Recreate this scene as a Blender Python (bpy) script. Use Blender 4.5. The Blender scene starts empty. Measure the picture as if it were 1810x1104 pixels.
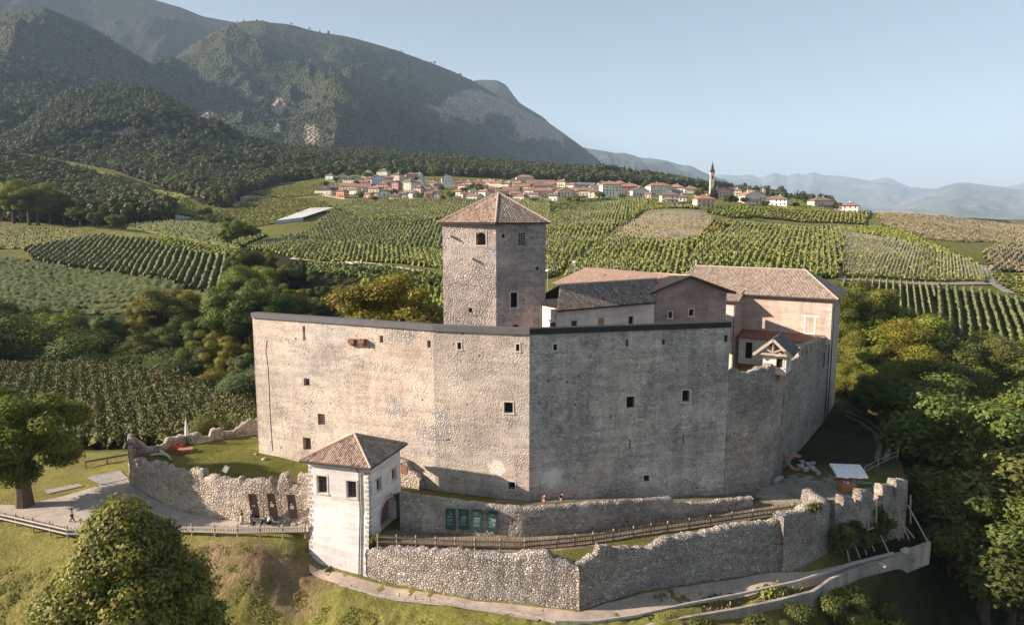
import bpy, bmesh, math, random
import numpy as np
from mathutils import Vector, Matrix

SC = bpy.context.scene
COL = SC.collection
# ---------------------------------------------------------------- camera
F = 1300.0; H = 36.0; HOR = 368.0
PITCH = math.atan((552 - HOR) / F); CP, SP = math.cos(PITCH), math.sin(PITCH)
camd = bpy.data.cameras.new('camera'); cam = bpy.data.objects.new('camera', camd); COL.objects.link(cam)
cam.location = (0, 0, H); cam.rotation_euler = (math.pi/2 - PITCH, 0, 0)
camd.sensor_width = 36; camd.lens = 36*F/1810; camd.clip_end = 90000; camd.clip_start = 1
SC.camera = cam
# ---------------------------------------------------------------- light
SUN_EL = math.radians(22.8)
SUN_AZ = math.radians(263.5)          # clockwise from +Y, where the sun stands
SUNV = Vector((math.sin(SUN_AZ)*math.cos(SUN_EL), math.cos(SUN_AZ)*math.cos(SUN_EL), math.sin(SUN_EL)))
W = bpy.data.worlds.new('World'); SC.world = W; W.use_nodes = True
nt = W.node_tree; bg = nt.nodes['Background']
sky = nt.nodes.new('ShaderNodeTexSky'); sky.sky_type = 'NISHITA'; sky.sun_disc = False
sky.sun_elevation = SUN_EL; sky.sun_rotation = SUN_AZ; sky.air_density = 1.0; sky.dust_density = 1.5; sky.ozone_density = 1.2
sky.altitude = 500
hs = nt.nodes.new('ShaderNodeHueSaturation'); hs.inputs['Saturation'].default_value = .74; nt.links.new(sky.outputs[0], hs.inputs['Color']); nt.links.new(hs.outputs[0], bg.inputs[0]); bg.inputs[1].default_value = 0.043
sl = bpy.data.lights.new('sun', 'SUN'); sl.energy = 5.0; sl.angle = math.radians(0.5); sl.color = (1.0, 0.85, 0.70)
so = bpy.data.objects.new('sun', sl); COL.objects.link(so)
so.rotation_euler = (-SUNV).to_track_quat('-Z', 'Y').to_euler(); so.location = (-200, -50, 300)
SC.view_settings.view_transform = 'Standard'; SC.view_settings.look = 'None'
SC.view_settings.exposure = 1.5; SC.view_settings.gamma = 1
SC.render.engine = 'CYCLES'
try:
    SC.cycles.volume_bounces = 2; SC.cycles.max_bounces = 6; SC.cycles.transparent_max_bounces = 8
except Exception: pass

# ---------------------------------------------------------------- pixel geometry (source pixels 1810x1104)
def ray(u, v): return np.array([u-905., F*CP+(552-v)*SP, -F*SP+(552-v)*CP])
def pz(u, v, z):
    d = ray(u, v); return Vector(np.array([0, 0, H]) + d*((z-H)/d[2]))
def py(u, v, Y):
    d = ray(u, v); return Vector(np.array([0, 0, H]) + d*(Y/d[1]))
def zv(v, Y):
    d = ray(905, v); return H + Y*d[2]/d[1]
def proj(x, y, z):
    zz = z-H; c = y*CP-zz*SP; up = y*SP+zz*CP
    c = np.where(c < 1, 1, c)
    return 905+F*x/c, 552-F*up/c

# ---------------------------------------------------------------- noise (vectorised value noise)
def _h(ix, iy, seed):
    n = (ix.astype(np.int64)*374761393 + iy.astype(np.int64)*668265263 + seed*974634777) & 0xffffffff
    n = ((n ^ (n >> 13))*1274126177) & 0xffffffff
    return ((n ^ (n >> 16)) & 0xffffff)/float(0xffffff)
def vnoise(x, y, seed=0):
    x = np.asarray(x, float); y = np.asarray(y, float)
    ix = np.floor(x); iy = np.floor(y); fx = x-ix; fy = y-iy
    fx = fx*fx*(3-2*fx); fy = fy*fy*(3-2*fy)
    a = _h(ix, iy, seed); b = _h(ix+1, iy, seed); c = _h(ix, iy+1, seed); d = _h(ix+1, iy+1, seed)
    return (a*(1-fx)+b*fx)*(1-fy)+(c*(1-fx)+d*fx)*fy
def fbm(x, y, o=4, seed=0, gain=.5):
    s = 0; a = 1; t = 0
    for k in range(o):
        s = s + a*vnoise(x*2**k+17.3*k, y*2**k-9.1*k, seed+k); t += a; a *= gain
    return s/t
def ridged(x, y, o=4, seed=0):
    s = 0; a = 1; t = 0
    for k in range(o):
        n = 1-abs(2*vnoise(x*2**k+7*k, y*2**k, seed+k)-1); s = s + a*n*n; t += a; a *= .5
    return s/t

def inpoly(px, py_, poly):
    px = np.asarray(px); py_ = np.asarray(py_); r = np.zeros(px.shape, bool); n = len(poly)
    for i in range(n):
        x0, y0 = poly[i]; x1, y1 = poly[(i+1) % n]
        if y0 == y1: continue
        c = ((y0 > py_) != (y1 > py_)) & (px < (x1-x0)*(py_-y0)/(y1-y0)+x0)
        r ^= c
    return r

# ---------------------------------------------------------------- object helpers
OFF = {}
def tag(o, label=None, cat=None, group=None, kind=None):
    if label: o['label'] = label
    if cat: o['category'] = cat
    if group: o['group'] = group
    if kind: o['kind'] = kind
    return o
def thing(name, label, cat, loc=(0, 0, 0), group=None):
    o = bpy.data.objects.new(name, None); COL.objects.link(o); o.location = Vector(loc)
    o.empty_display_size = .5
    OFF[o.name] = Vector(loc); tag(o, label, cat, group); return o
def finish(name, me, mat, parent=None, smooth=False):
    if mat is not None:
        for m in (mat if isinstance(mat, (list, tuple)) else [mat]): me.materials.append(m)
    if smooth: me.polygons.foreach_set('use_smooth', [True]*len(me.polygons))
    o = bpy.data.objects.new(name, me); COL.objects.link(o)
    if parent is not None:
        o.parent = parent; OFF[o.name] = OFF.get(parent.name, Vector((0, 0, 0)))
    return o
class MB:
    def __init__(s): s.v = []; s.f = []; s.m = []; s.uv = []
    def quad(s, a, b, c, d, mi=0, uv=None):
        n = len(s.v); s.v += [tuple(a), tuple(b), tuple(c), tuple(d)]; s.f.append((n, n+1, n+2, n+3)); s.m.append(mi)
        s.uv.append(uv or ((0, 0), (1, 0), (1, 1), (0, 1)))
    def poly(s, pts, mi=0, uv=None):
        n = len(s.v); s.v += [tuple(p) for p in pts]; s.f.append(tuple(range(n, n+len(pts)))); s.m.append(mi)
        s.uv.append(uv or tuple((0, 0) for _ in pts))
    def hexa(s, p, mi=0):   # 8 points: bottom 0-3 ccw, top 4-7
        for q in ((3, 2, 1, 0), (4, 5, 6, 7), (0, 1, 5, 4), (1, 2, 6, 5), (2, 3, 7, 6), (3, 0, 4, 7)):
            s.quad(*[p[i] for i in q], mi=mi)
    def box(s, c, size, rz=0, mi=0, rot=None):
        c = Vector(c); hx, hy, hz = size[0]/2, size[1]/2, size[2]/2
        R = rot if rot is not None else Matrix.Rotation(rz, 3, 'Z')
        p = [c + R @ Vector(q) for q in ((-hx, -hy, -hz), (hx, -hy, -hz), (hx, hy, -hz), (-hx, hy, -hz), (-hx, -hy, hz), (hx, -hy, hz), (hx, hy, hz), (-hx, hy, hz))]
        s.hexa(p, mi)
    def bar(s, a, b, w, h=None, mi=0):
        a = Vector(a); b = Vector(b); d = b-a; L = d.length
        if L < 1e-6: return
        q = d.to_track_quat('X', 'Z'); s.box((a+b)/2, (L, w, h or w), rot=q.to_matrix(), mi=mi)
    def tube(s, pts, r, n=6, mi=0, cap=True):
        pts = [Vector(p) for p in pts]; rs = r if isinstance(r, (list, tuple)) else [r]*len(pts); base = len(s.v)
        for i, p in enumerate(pts):
            d = (pts[min(i+1, len(pts)-1)]-pts[max(i-1, 0)]).normalized()
            x = d.orthogonal().normalized() if i == 0 else (x - d*x.dot(d)).normalized()
            y = d.cross(x)
            for k in range(n):
                a = 2*math.pi*k/n; s.v.append(tuple(p + (x*math.cos(a)+y*math.sin(a))*rs[i]))
        for i in range(len(pts)-1):
            for k in range(n):
                s.f.append((base+i*n+k, base+i*n+(k+1) % n, base+(i+1)*n+(k+1) % n, base+(i+1)*n+k)); s.m.append(mi); s.uv.append(((0, 0),)*4)
        if cap:
            s.f.append(tuple(base+k for k in reversed(range(n)))); s.m.append(mi); s.uv.append(((0, 0),)*n)
            s.f.append(tuple(base+(len(pts)-1)*n+k for k in range(n))); s.m.append(mi); s.uv.append(((0, 0),)*n)
    def build(s, name, mat, parent=None, smooth=False):
        off = OFF.get(parent.name, Vector((0, 0, 0))) if parent is not None else Vector((0, 0, 0))
        me = bpy.data.meshes.new(name)
        me.from_pydata([(x-off.x, y-off.y, z-off.z) for x, y, z in s.v], [], s.f)
        uvl = me.uv_layers.new(name='UVMap')
        flat = []
        for u in s.uv:
            for a in u: flat += a
        uvl.data.foreach_set('uv', flat)
        me.polygons.foreach_set('material_index', s.m)
        me.update()
        return finish(name, me, mat, parent, smooth)
def npmesh(name, V, Q, mat, parent=None, col=None, smooth=False, link=True, mi=None):
    """V (n,3) float, Q (m,k) int (k=3 or 4), col (n,3) linear vertex colour"""
    me = bpy.data.meshes.new(name); k = Q.shape[1]
    V = np.asarray(V, np.float32)
    me.vertices.add(len(V)); me.vertices.foreach_set('co', V.ravel())
    me.loops.add(Q.size); me.loops.foreach_set('vertex_index', Q.astype(np.int32).ravel())
    me.polygons.add(len(Q)); me.polygons.foreach_set('loop_start', np.arange(0, Q.size, k, dtype=np.int32))
    me.polygons.foreach_set('loop_total', np.full(len(Q), k, np.int32))
    if mi is not None: me.polygons.foreach_set('material_index', np.asarray(mi, np.int32))
    me.update(calc_edges=True)
    if col is not None:
        a = me.color_attributes.new('Col', 'FLOAT_COLOR', 'POINT')
        c = np.ones((len(V), 4), np.float32); c[:, :3] = col; a.data.foreach_set('color', c.ravel())
    if smooth: me.polygons.foreach_set('use_smooth', np.ones(len(Q), bool))
    if not link:
        if mat is not None: me.materials.append(mat)
        return me
    if mat is not None:
        for m in (mat if isinstance(mat, (list, tuple)) else [mat]): me.materials.append(m)
    o = bpy.data.objects.new(name, me); COL.objects.link(o)
    if parent is not None:
        o.parent = parent; OFF[o.name] = OFF.get(parent.name, Vector((0, 0, 0)))
    return o
def gridq(nu, nv):
    i = np.arange(nu*nv).reshape(nv, nu)
    return np.stack([i[:-1, :-1].ravel(), i[:-1, 1:].ravel(), i[1:, 1:].ravel(), i[1:, :-1].ravel()], 1)

# ---------------------------------------------------------------- material helpers
class NM:
    def __init__(s, name, rough=.85, spec=.3):
        s.mat = bpy.data.materials.new(name); s.mat.use_nodes = True; s.t = s.mat.node_tree
        s.b = s.t.nodes['Principled BSDF']; s.b.inputs['Roughness'].default_value = rough
        s.b.inputs['Specular IOR Level'].default_value = spec
        s._pos = None
    def n(s, t, **k):
        o = s.t.nodes.new(t)
        for a, b in k.items(): setattr(o, a, b)
        return o
    def l(s, a, b): s.t.links.new(a, b)
    def inp(s, node, i, val):
        if hasattr(val, 'is_output') or isinstance(val, bpy.types.NodeSocket): s.l(val, node.inputs[i])
        else:
            if isinstance(val, (tuple, list)) and len(val) == 3 and node.inputs[i].type == 'RGBA': val = (*val, 1)
            node.inputs[i].default_value = val
    def pos(s, scale=(1, 1, 1), obj=False):
        if obj: src = s.n('ShaderNodeTexCoord').outputs['Object']
        else: src = s.n('ShaderNodeNewGeometry').outputs['Position']
        m = s.n('ShaderNodeMapping'); s.l(src, m.inputs[0]); m.inputs['Scale'].default_value = scale
        return m.outputs[0]
    def uvm(s, scale=(1, 1, 1)):
        m = s.n('ShaderNodeMapping'); s.l(s.n('ShaderNodeTexCoord').outputs['UV'], m.inputs[0]); m.inputs['Scale'].default_value = scale
        return m.outputs[0]
    def noise(s, vec, scale, detail=3, rough=.55, dist=0):
        o = s.n('ShaderNodeTexNoise'); s.l(vec, o.inputs['Vector']); o.inputs['Scale'].default_value = scale
        o.inputs['Detail'].default_value = detail; o.inputs['Roughness'].default_value = rough; o.inputs['Distortion'].default_value = dist
        return o.outputs['Fac']
    def vor(s, vec, scale, feature='F1', rnd=1):
        o = s.n('ShaderNodeTexVoronoi', feature=feature); s.l(vec, o.inputs['Vector']); o.inputs['Scale'].default_value = scale
        o.inputs['Randomness'].default_value = rnd
        return o
    def ramp(s, fac, stops, interp='LINEAR'):
        o = s.n('ShaderNodeValToRGB'); s.inp(o, 0, fac); e = o.color_ramp.elements; o.color_ramp.interpolation = interp
        for i, (p, c) in enumerate(stops):
            el = e[i] if i < 2 else e.new(p)
            el.position = p; el.color = (*c, 1) if isinstance(c, (tuple, list)) else (c, c, c, 1)
        return o.outputs[0]
    def mix(s, fac, a, b, mode='MIX'):
        o = s.n('ShaderNodeMix', data_type='RGBA', blend_type=mode)
        s.inp(o, 0, fac); s.inp(o, 6, a); s.inp(o, 7, b); return o.outputs[2]
    def math(s, op, a, b=0, clamp=False):
        o = s.n('ShaderNodeMath', operation=op, use_clamp=clamp); s.inp(o, 0, a); s.inp(o, 1, b); return o.outputs[0]
    def rng(s, v, a, b, c=0, d=1):
        o = s.n('ShaderNodeMapRange'); s.inp(o, 0, v); o.inputs[1].default_value = a; o.inputs[2].default_value = b
        o.inputs[3].default_value = c; o.inputs[4].default_value = d; return o.outputs[0]
    def bump(s, h, strength=.5, dist=.1, prev=None):
        o = s.n('ShaderNodeBump'); s.inp(o, 'Height', h); o.inputs['Strength'].default_value = strength; o.inputs['Distance'].default_value = dist
        if prev is not None: s.l(prev, o.inputs['Normal'])
        return o.outputs[0]
    def out(s, color=None, normal=None, rough=None):
        if color is not None: s.inp(s.b, 'Base Color', color)
        if normal is not None: s.l(normal, s.b.inputs['Normal'])
        if rough is not None: s.inp(s.b, 'Roughness', rough)
        return s.mat
    def attr(s, name): return s.n('ShaderNodeVertexColor', layer_name=name).outputs[0]
def plain(name, c, rough=.7, spec=.3, var=.15, scale=3):
    m = NM(name, rough, spec); f = m.noise(m.pos(), scale, 3)
    lo = tuple(x*(1-var) for x in c); hi = tuple(min(1, x*(1+var)) for x in c)
    return m.out(m.ramp(f, [(.3, lo), (.7, hi)]))
# ================================================================ TERRAIN
def V(Y, v): return (Y, zv(v, Y))
TAB = {
 0: [(20,-34),(40,-24),(60,-14.5),(73,-7),(81,-2.4),(83.5,-1.5),(90,-1.3),(108,-1.5),(118,-3.5),(150,-4.5),(185,-5),(205,-14),(232,-13),(250,-6),V(265,545),V(300,500),V(340,470),V(420,425),V(500,398),V(560,388),V(620,384),V(750,335),V(900,280),V(1000,266),V(1300,262)],
 150: [(20,-34),(40,-25),(60,-15.5),(71,-8),(77,-2.6),(79,-1.5),(90,-1.3),(108,-1.3),(116,-3),(150,-4.5),(185,-5),(205,-14),(235,-13),(255,-4),V(270,540),V(300,505),V(340,475),V(420,425),V(500,397),V(600,385),V(750,350),V(900,298),V(1000,290),V(1300,286)],
 300: [(20,-34),(40,-25.5),(60,-16),(71,-8.5),(77,-2.6),(79,-1.5),(110,-1.3),(125,-4),(178,-5),(195,-13),(225,-12),V(245,560),V(270,505),V(330,460),V(380,425),V(450,400),V(520,378),V(700,343),V(900,328),V(1200,308)],
 420: [(20,-34),(40,-26),(60,-17),(71,-8.5),(77,-2.6),(79,-1.5),(112,-1.3),(125,-3),(150,-5),(180,-13),(215,-12),V(250,530),V(330,450),V(400,420),V(480,398),V(650,365),V(720,350),V(900,340),V(1200,305)],
 535: [(20,-34),(40,-26.0),(60,-15.5),(70,-8.3),(77,-5.4),(80,-4.8),(82,-3.6),(83.6,-1.8),(110,-1.5),(125,-4),(150,-10),(200,-8),V(250,505),V(300,462),V(400,415),V(480,386),V(600,365),V(750,347),V(850,332),V(1000,322),V(1300,300)],
 500: [(20,-34),(40,-26.5),(60,-16),(70,-8.5),(75.5,-6.2),(78.5,-4.0),(80.9,-1.6),(84,-1.4),(110,-1.5),(125,-4),(150,-10),(200,-8),V(250,505),V(300,462),V(400,415),V(480,390),V(600,365),V(750,347),V(850,333),V(1000,322),V(1300,300)],
 580: [(20,-34),(40,-25),(60,-14),(69,-7.8),(74,-5.6),(78,-5.0),(84,-4.5),(110,-4),(125,-5),(160,-8),(200,-4),V(250,490),V(300,468),V(380,425),V(480,390),V(600,363),V(750,343),V(850,328),V(1000,312),V(1300,296)],
 650: [(20,-34),(40,-25),(60,-12.5),(69,-7.2),(73,-5.8),(78,-5.5),(120,-5),(160,-6),V(220,500),V(280,472),V(360,430),V(450,395),V(600,363),V(750,340),V(850,325),V(950,312),V(1300,292)],
 800: [(20,-33),(40,-24),(58,-11.5),(66,-6.9),(69.5,-5.7),(76,-5.4),(120,-5),(160,-3),V(220,505),V(260,485),V(320,440),V(400,402),V(500,375),V(600,357),V(750,345),V(900,322),V(1300,297)],
 1000: [(20,-32),(40,-24),(54,-13.2),(62,-8.0),(67,-6.0),(72,-5.7),(120,-5),(160,0),V(210,500),V(250,480),V(350,422),V(500,382),V(620,362),V(720,348),V(850,337),V(1300,306)],
 1200: [(20,-32),(40,-23),(55,-13.5),(65,-7.8),(68,-6.5),(73,-5.7),(120,-5),(160,0),V(200,505),V(230,480),V(320,420),V(430,380),V(560,358),V(640,349),V(760,342),V(1000,333),(1300,60)],
 1400: [(20,-32),(40,-26),(60,-15.5),(73,-8.0),(75.5,-6.3),(79,-5.7),(95,-5),(120,-3),(150,-4),V(190,540),V(230,500),V(300,440),V(430,398),V(550,373),V(650,360),V(800,350),V(900,349),(1200,10)],
 1550: [(20,-34),(40,-31),(60,-20.5),(80,-8.2),(83.5,-6.5),(88,-5.8),(96,-4),(106,-2),(130,-1.9),(150,-8),(170,-10),V(185,560),V(240,500),V(320,440),V(450,400),V(560,375),(700,20),(1200,-20)],
 1640: [(20,-36),(40,-34),(60,-25),(84,-8.9),(88,-7.2),(96,-6),(108,-3.2),(126,-4),(150,-14),(172,-12),V(190,580),V(250,505),V(330,450),V(450,402),V(580,378),(750,15),(1200,-30)],
 1720: [(20,-38),(40,-37),(60,-31),(88,-19),(108,-14),(130,-15),(155,-19),(175,-12),V(195,600),V(260,505),V(340,450),V(400,425),V(520,398),V(620,385),(800,5),(1200,-40)],
 1810: [(20,-38),(40,-38),(60,-34),(90,-26),(120,-22),(150,-21),(178,-12),V(200,605),V(260,520),V(330,470),V(420,430),V(560,398),V(650,389),(800,0),(1200,-50)],
}
NA, NL = 500, 420
A0, A1 = -1.15, 1.15; L0, L1 = math.log(20), math.log(2600)
_us = sorted(TAB); _as = np.array([(u-905)/1300. for u in _us])
_lg = np.linspace(L0, L1, NL)
_cols = np.stack([np.interp(_lg, [math.log(q[0]) for q in TAB[u]], [q[1] for q in TAB[u]]) for u in _us])   # (ncol, NL)
_ag = np.linspace(A0, A1, NA)
GZ = np.stack([np.interp(_ag, _as, _cols[:, j]) for j in range(NL)], 1)      # (NA,NL)
def _blur(a, k, ax):
    w = np.hanning(2*k+3)[1:-1]; w /= w.sum(); pad = [(0, 0), (0, 0)]; pad[ax] = (k, k); b = np.pad(a, pad, mode='edge')
    return sum(w[i]*np.take(b, np.arange(i, i+a.shape[ax]), ax) for i in range(2*k+1))
GZs = _blur(_blur(GZ, 10, 0), 4, 1)
# keep the terrain crisp near the castle
_w = np.clip((_lg-math.log(112))/(math.log(150)-math.log(112)), 0, 1)[None, :]
GZ = (_blur(_blur(GZ, 4, 0), 1, 1))*(1-_w) + GZs*_w
_AA, _LL = np.meshgrid(_ag, _lg, indexing='ij'); _YY = np.exp(_LL); _XX = _AA*_YY
GZ = GZ + (fbm(_XX/38., _YY/38., 3, 5)-.5)*3.5*np.clip((_YY-130)/200, 0, 1) + (fbm(_XX/6., _YY/6., 3, 8)-.5)*.6*np.clip((86-_YY)/10, 0, 1)
def T(x, y):
    x = np.asarray(x, float); y = np.maximum(np.asarray(y, float), 20.0)
    a = np.clip((x/y-A0)/(A1-A0)*(NA-1), 0, NA-1.001); l = np.clip((np.log(y)-L0)/(L1-L0)*(NL-1), 0, NL-1.001)
    i = a.astype(int); j = l.astype(int); fa = a-i; fl = l-j
    return (GZ[i, j]*(1-fa)+GZ[i+1, j]*fa)*(1-fl)+(GZ[i, j+1]*(1-fa)+GZ[i+1, j+1]*fa)*fl
def Tf(x, y): return float(T(np.array([x]), np.array([y]))[0])
def hit(u, v, ymin=115, ymax=1500):
    """where the pixel's ray meets the terrain beyond ymin"""
    d = ray(u, v); Y = np.exp(np.linspace(math.log(ymin), math.log(ymax), 1500)); x = d[0]/d[1]*Y; z = H+d[2]/d[1]*Y
    t = T(x, Y); b = np.nonzero(z <= t)[0]
    k = b[0] if len(b) else int(np.argmax((t-z)/Y))
    return Vector((x[k], Y[k], t[k]))

# zones painted as real ground cover (bare wood floor, mown grass, dry grass, gravel)
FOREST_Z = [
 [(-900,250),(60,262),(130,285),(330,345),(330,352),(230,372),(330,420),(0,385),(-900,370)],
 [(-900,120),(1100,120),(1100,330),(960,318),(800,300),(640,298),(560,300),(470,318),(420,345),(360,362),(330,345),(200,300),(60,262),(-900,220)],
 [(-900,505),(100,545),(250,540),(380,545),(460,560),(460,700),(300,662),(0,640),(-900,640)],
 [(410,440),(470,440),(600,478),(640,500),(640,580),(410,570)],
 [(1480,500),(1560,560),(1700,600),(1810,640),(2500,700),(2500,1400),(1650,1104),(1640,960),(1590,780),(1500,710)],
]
gm = NM('grass_ground', .95, .1)
P = gm.pos(); vc = gm.attr('Col')
n1 = gm.noise(P, .35, 6, .7); n2 = gm.noise(P, 3.0, 5, .7)
c = gm.mix(1.0, vc, gm.ramp(n1, [(.25, (.62, .6, .5)), (.75, (1.4, 1.35, 1.3))]), 'MULTIPLY')
c = gm.mix(1.0, c, gm.ramp(n2, [(.25, (.55, .57, .5)), (.75, (1.35, 1.35, 1.3))]), 'MULTIPLY')
gmat = gm.out(c, gm.bump(n2, .9, .45, gm.bump(gm.noise(P, 12, 3), .6, .08)))

ys = np.exp(np.concatenate([np.linspace(math.log(22), math.log(64), 90), np.linspace(math.log(64.3), math.log(135), 300), np.linspace(math.log(136), math.log(2500), 430)]))
aa = np.linspace(-1.1, 1.1, 640)
A, Y = np.meshgrid(aa, ys); X = A*Y; Z = T(X, Y)
fine = (fbm(X/1.1, Y/1.1, 3, 3)-.5)
Zm = Z + fine*.45*np.clip((82-Y)/6, 0, 1)
uu, vv = proj(X, Y, Z)
near = Y < 112
col = np.zeros(X.shape+(3,)); 
g = fbm(X/30, Y/30, 4, 21)[..., None]
far_c = np.array([.135, .155, .045])*(1-g) + np.array([.18, .175, .065])*g
near_c = np.array([.22, .24, .06])*(1-g) + np.array([.32, .285, .11])*g
col[:] = np.where(near[..., None], near_c, far_c)
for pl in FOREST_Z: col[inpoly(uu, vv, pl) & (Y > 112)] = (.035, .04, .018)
# dry brownish bank left of the gatehouse
pc = py(470, 985, 76.5); dd = np.hypot((X-pc.x)/9.5, (Y-pc.y)/3.6)+ (fbm(X/3, Y/3, 3, 9)-.5)*1.2
w = np.clip(1.25-dd, 0, 1)[..., None]; col = col*(1-w)+np.array([.37, .26, .18])*w
pc = py(1290, 1100, 66); 
# dark scrub towards the right gully
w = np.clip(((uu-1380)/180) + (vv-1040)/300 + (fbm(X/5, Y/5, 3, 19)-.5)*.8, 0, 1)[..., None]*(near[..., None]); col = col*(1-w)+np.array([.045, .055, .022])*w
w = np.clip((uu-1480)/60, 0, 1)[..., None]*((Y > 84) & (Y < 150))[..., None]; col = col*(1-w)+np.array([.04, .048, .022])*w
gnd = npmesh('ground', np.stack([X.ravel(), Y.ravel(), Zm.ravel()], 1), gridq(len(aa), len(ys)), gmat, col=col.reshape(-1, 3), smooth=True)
tag(gnd, kind='structure')
# a low ground sheet far around so that nothing ends in the air
fm = NM('far_ground', .95, .1); fmat = fm.out(fm.ramp(fm.noise(fm.pos(), .002, 6), [(.3, (.06, .08, .03)), (.7, (.11, .12, .06))]))
rr = np.array([5, 20, 60, 200, 800, 2500, 8000, 40000.]); th = np.linspace(0, 2*math.pi, 49)
R_, T_ = np.meshgrid(rr, th); zz = np.interp(R_, [5, 60, 200, 1000, 3000, 8000, 40000], [-42, -45, -70, -160, -300, -350, -400])
vg = npmesh('valley_ground', np.stack([(R_*np.cos(T_)).ravel(), (R_*np.sin(T_)).ravel(), zz.ravel()], 1), gridq(len(rr), len(th)), fmat, smooth=True)
tag(vg, kind='structure')

# ---------------------------------------------------------------- mountains
def mountain(name, crest, D, foot_v, Df, amp, gs, seed, mat, nu=420, nv=200, power=1.0, back=.35, crest_j=0.0, rockz=None, au=None, tone=1.0):
    us = np.array([c[0] for c in crest], float); vs = np.array([c[1] for c in crest], float)
    u = np.linspace(us[0], us[-1], nu); cv = np.interp(u, us, vs)
    k = np.hanning(9); k /= k.sum(); cv = np.convolve(np.pad(cv, 4, mode='edge'), k, 'valid')
    Du = np.interp(u, [d[0] for d in D], [d[1] for d in D]); Dfu = np.interp(u, [d[0] for d in Df], [d[1] for d in Df])
    fv = np.interp(u, [d[0] for d in foot_v], [d[1] for d in foot_v])
    t = np.concatenate([np.linspace(0, 1, int(nv*.8)), np.linspace(1, 1+back, nv-int(nv*.8)+1)[1:]])
    a = (u-905)/1305.
    slope = lambda v: (-F*SP+(552-v)*CP)/(F*CP+(552-v)*SP)
    zc = H+slope(cv)*Du; zf = H+slope(fv)*Dfu
    TT, AAm = np.meshgrid(t, a, indexing='ij')
    tt = np.minimum(TT, 1)
    Yg = Dfu[None]+(Du-Dfu)[None]*TT; Xg = AAm*Yg
    base = zf[None]+(zc-zf)[None]*(tt**power) - np.maximum(TT-1, 0)*(zc-zf)[None]*1.4
    n = ridged(Xg/gs, Yg/gs, 5, seed)-.45 ; n2 = fbm(Xg/(gs*.22), Yg/(gs*.22), 4, seed+40)-.5
    env = np.clip(np.sin(np.pi*np.clip(TT, 0, 1))*1.3, 0, 1)*np.clip((1-TT)*3.2, 0, 1)
    if au: amp = amp*np.interp(u, [q[0] for q in au], [q[1] for q in au])[None]
    Zg = base+amp*(n*env + n2*.30*np.clip(env+.12, 0, 1))
    colr = np.zeros(Xg.shape+(3,))
    g = fbm(Xg/(gs*.3), Yg/(gs*.3), 4, seed+7)[..., None]
    colr[:] = np.array([.030, .046, .024])*(1-g)+np.array([.084, .082, .044])*g
    colr *= tone
    uu, vv = proj(Xg, Yg, Zg)
    if rockz:
        for (cu, cv_, ru, rv) in rockz:
            d = np.hypot((uu-cu)/ru, (vv-cv_)/rv)+(fbm(Xg/(gs*.1), Zg/(gs*.1), 4, seed+9)-.5)*2.0
            w = (np.clip(1.2-d, 0, .3)/.3)[..., None]; colr = colr*(1-w)+np.array([.46, .36, .30])*w
    o = npmesh(name, np.stack([Xg.ravel(), Yg.ravel(), Zg.ravel()], 1), gridq(nu, len(t)), mat, col=colr.reshape(-1, 3), smooth=True)
    tag(o, kind='structure'); return (Xg, Yg, Zg, uu, vv)
def mmat(name, sc):
    m = NM(name, .95, .1); P = m.pos(); vc = m.attr('Col')
    f = m.noise(P, sc, 5, .7); v = m.vor(P, sc*3.0)
    c = m.mix(1.0, vc, m.ramp(f, [(.3, (.6, .6, .6)), (.7, (1.5, 1.45, 1.35))]), 'MULTIPLY')
    c = m.mix(1.0, c, m.ramp(v.outputs['Distance'], [(.1, (1.35, 1.35, 1.3)), (.8, (.45, .47, .5))]), 'MULTIPLY')
    hgt = m.math('SUBTRACT', 1.0, v.outputs['Distance'])
    return m.out(c, m.bump(hgt, .9, .5/sc, m.bump(f, .5, 1.2/sc)))
mt_far = NM('far_mountain', .95, .1); mtf = mt_far.out(mt_far.ramp(mt_far.noise(mt_far.pos(), .0012, 6), [(.35, (.05, .06, .035)), (.65, (.15, .14, .12))]))
mm1 = mmat('forest_slope', .035); mm0 = mmat('near_forest_slope', .07)
mountain('far_mountains', [(1180,330),(1230,320),(1270,308),(1300,311),(1320,308),(1340,315),(1362,304),(1385,312),(1400,306),(1416,309),(1430,303),(1450,310),(1480,311),(1530,319),(1560,313),(1600,330),(1650,334),(1700,333),(1760,332),(1810,322),(1950,310),(2200,300)], [(1180,21000),(2200,21000)], [(1180,395),(2200,395)], [(1180,12000),(2200,12000)], 420, 2400, 3, mtf, 420, 140)
mountain('far_mountains', [(1560,372),(1600,352),(1640,336),(1668,326),(1690,322),(1715,325),(1750,329),(1790,334),(1810,330),(1950,320),(2200,330)], [(1560,15000),(2200,15000)], [(1560,400),(2200,400)], [(1560,9000),(2200,9000)], 380, 1900, 4, mtf, 260, 120)
mountain('distant_ridge', [(900,240),(1000,255),(1035,262),(1062,266),(1085,271),(1100,270),(1130,279),(1150,280),(1175,284),(1200,292),(1215,292),(1240,305),(1260,312),(1300,328),(1360,345),(1460,360),(1560,372)], [(900,10500),(1560,13000)], [(900,372),(1560,392)], [(900,6500),(1560,8500)], 320, 1500, 5, mtf, 300, 90)
MB_ = mountain('mountain', [(-700,-160),(-200,-120),(0,-100),(100,-60),(200,-30),(260,-10),(310,4),(345,14),(380,28),(440,40),(480,60),(560,120),(650,180)], [(-700,4600),(650,5200)], [(-700,310),(650,310)], [(-700,3000),(650,3800)], 420, 1300, 11, mm1, 380, 160, tone=.5)
MH_ = mountain('mountain', [(780,180),(820,152),(838,143),(850,141),(880,142),(895,150),(905,165),(918,182),(960,208),(1010,260),(1060,300)], [(780,6400),(1060,6400)], [(780,310),(1060,310)], [(780,5000),(1060,5600)], 60, 500, 12, mm1, 160, 90)
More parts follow.
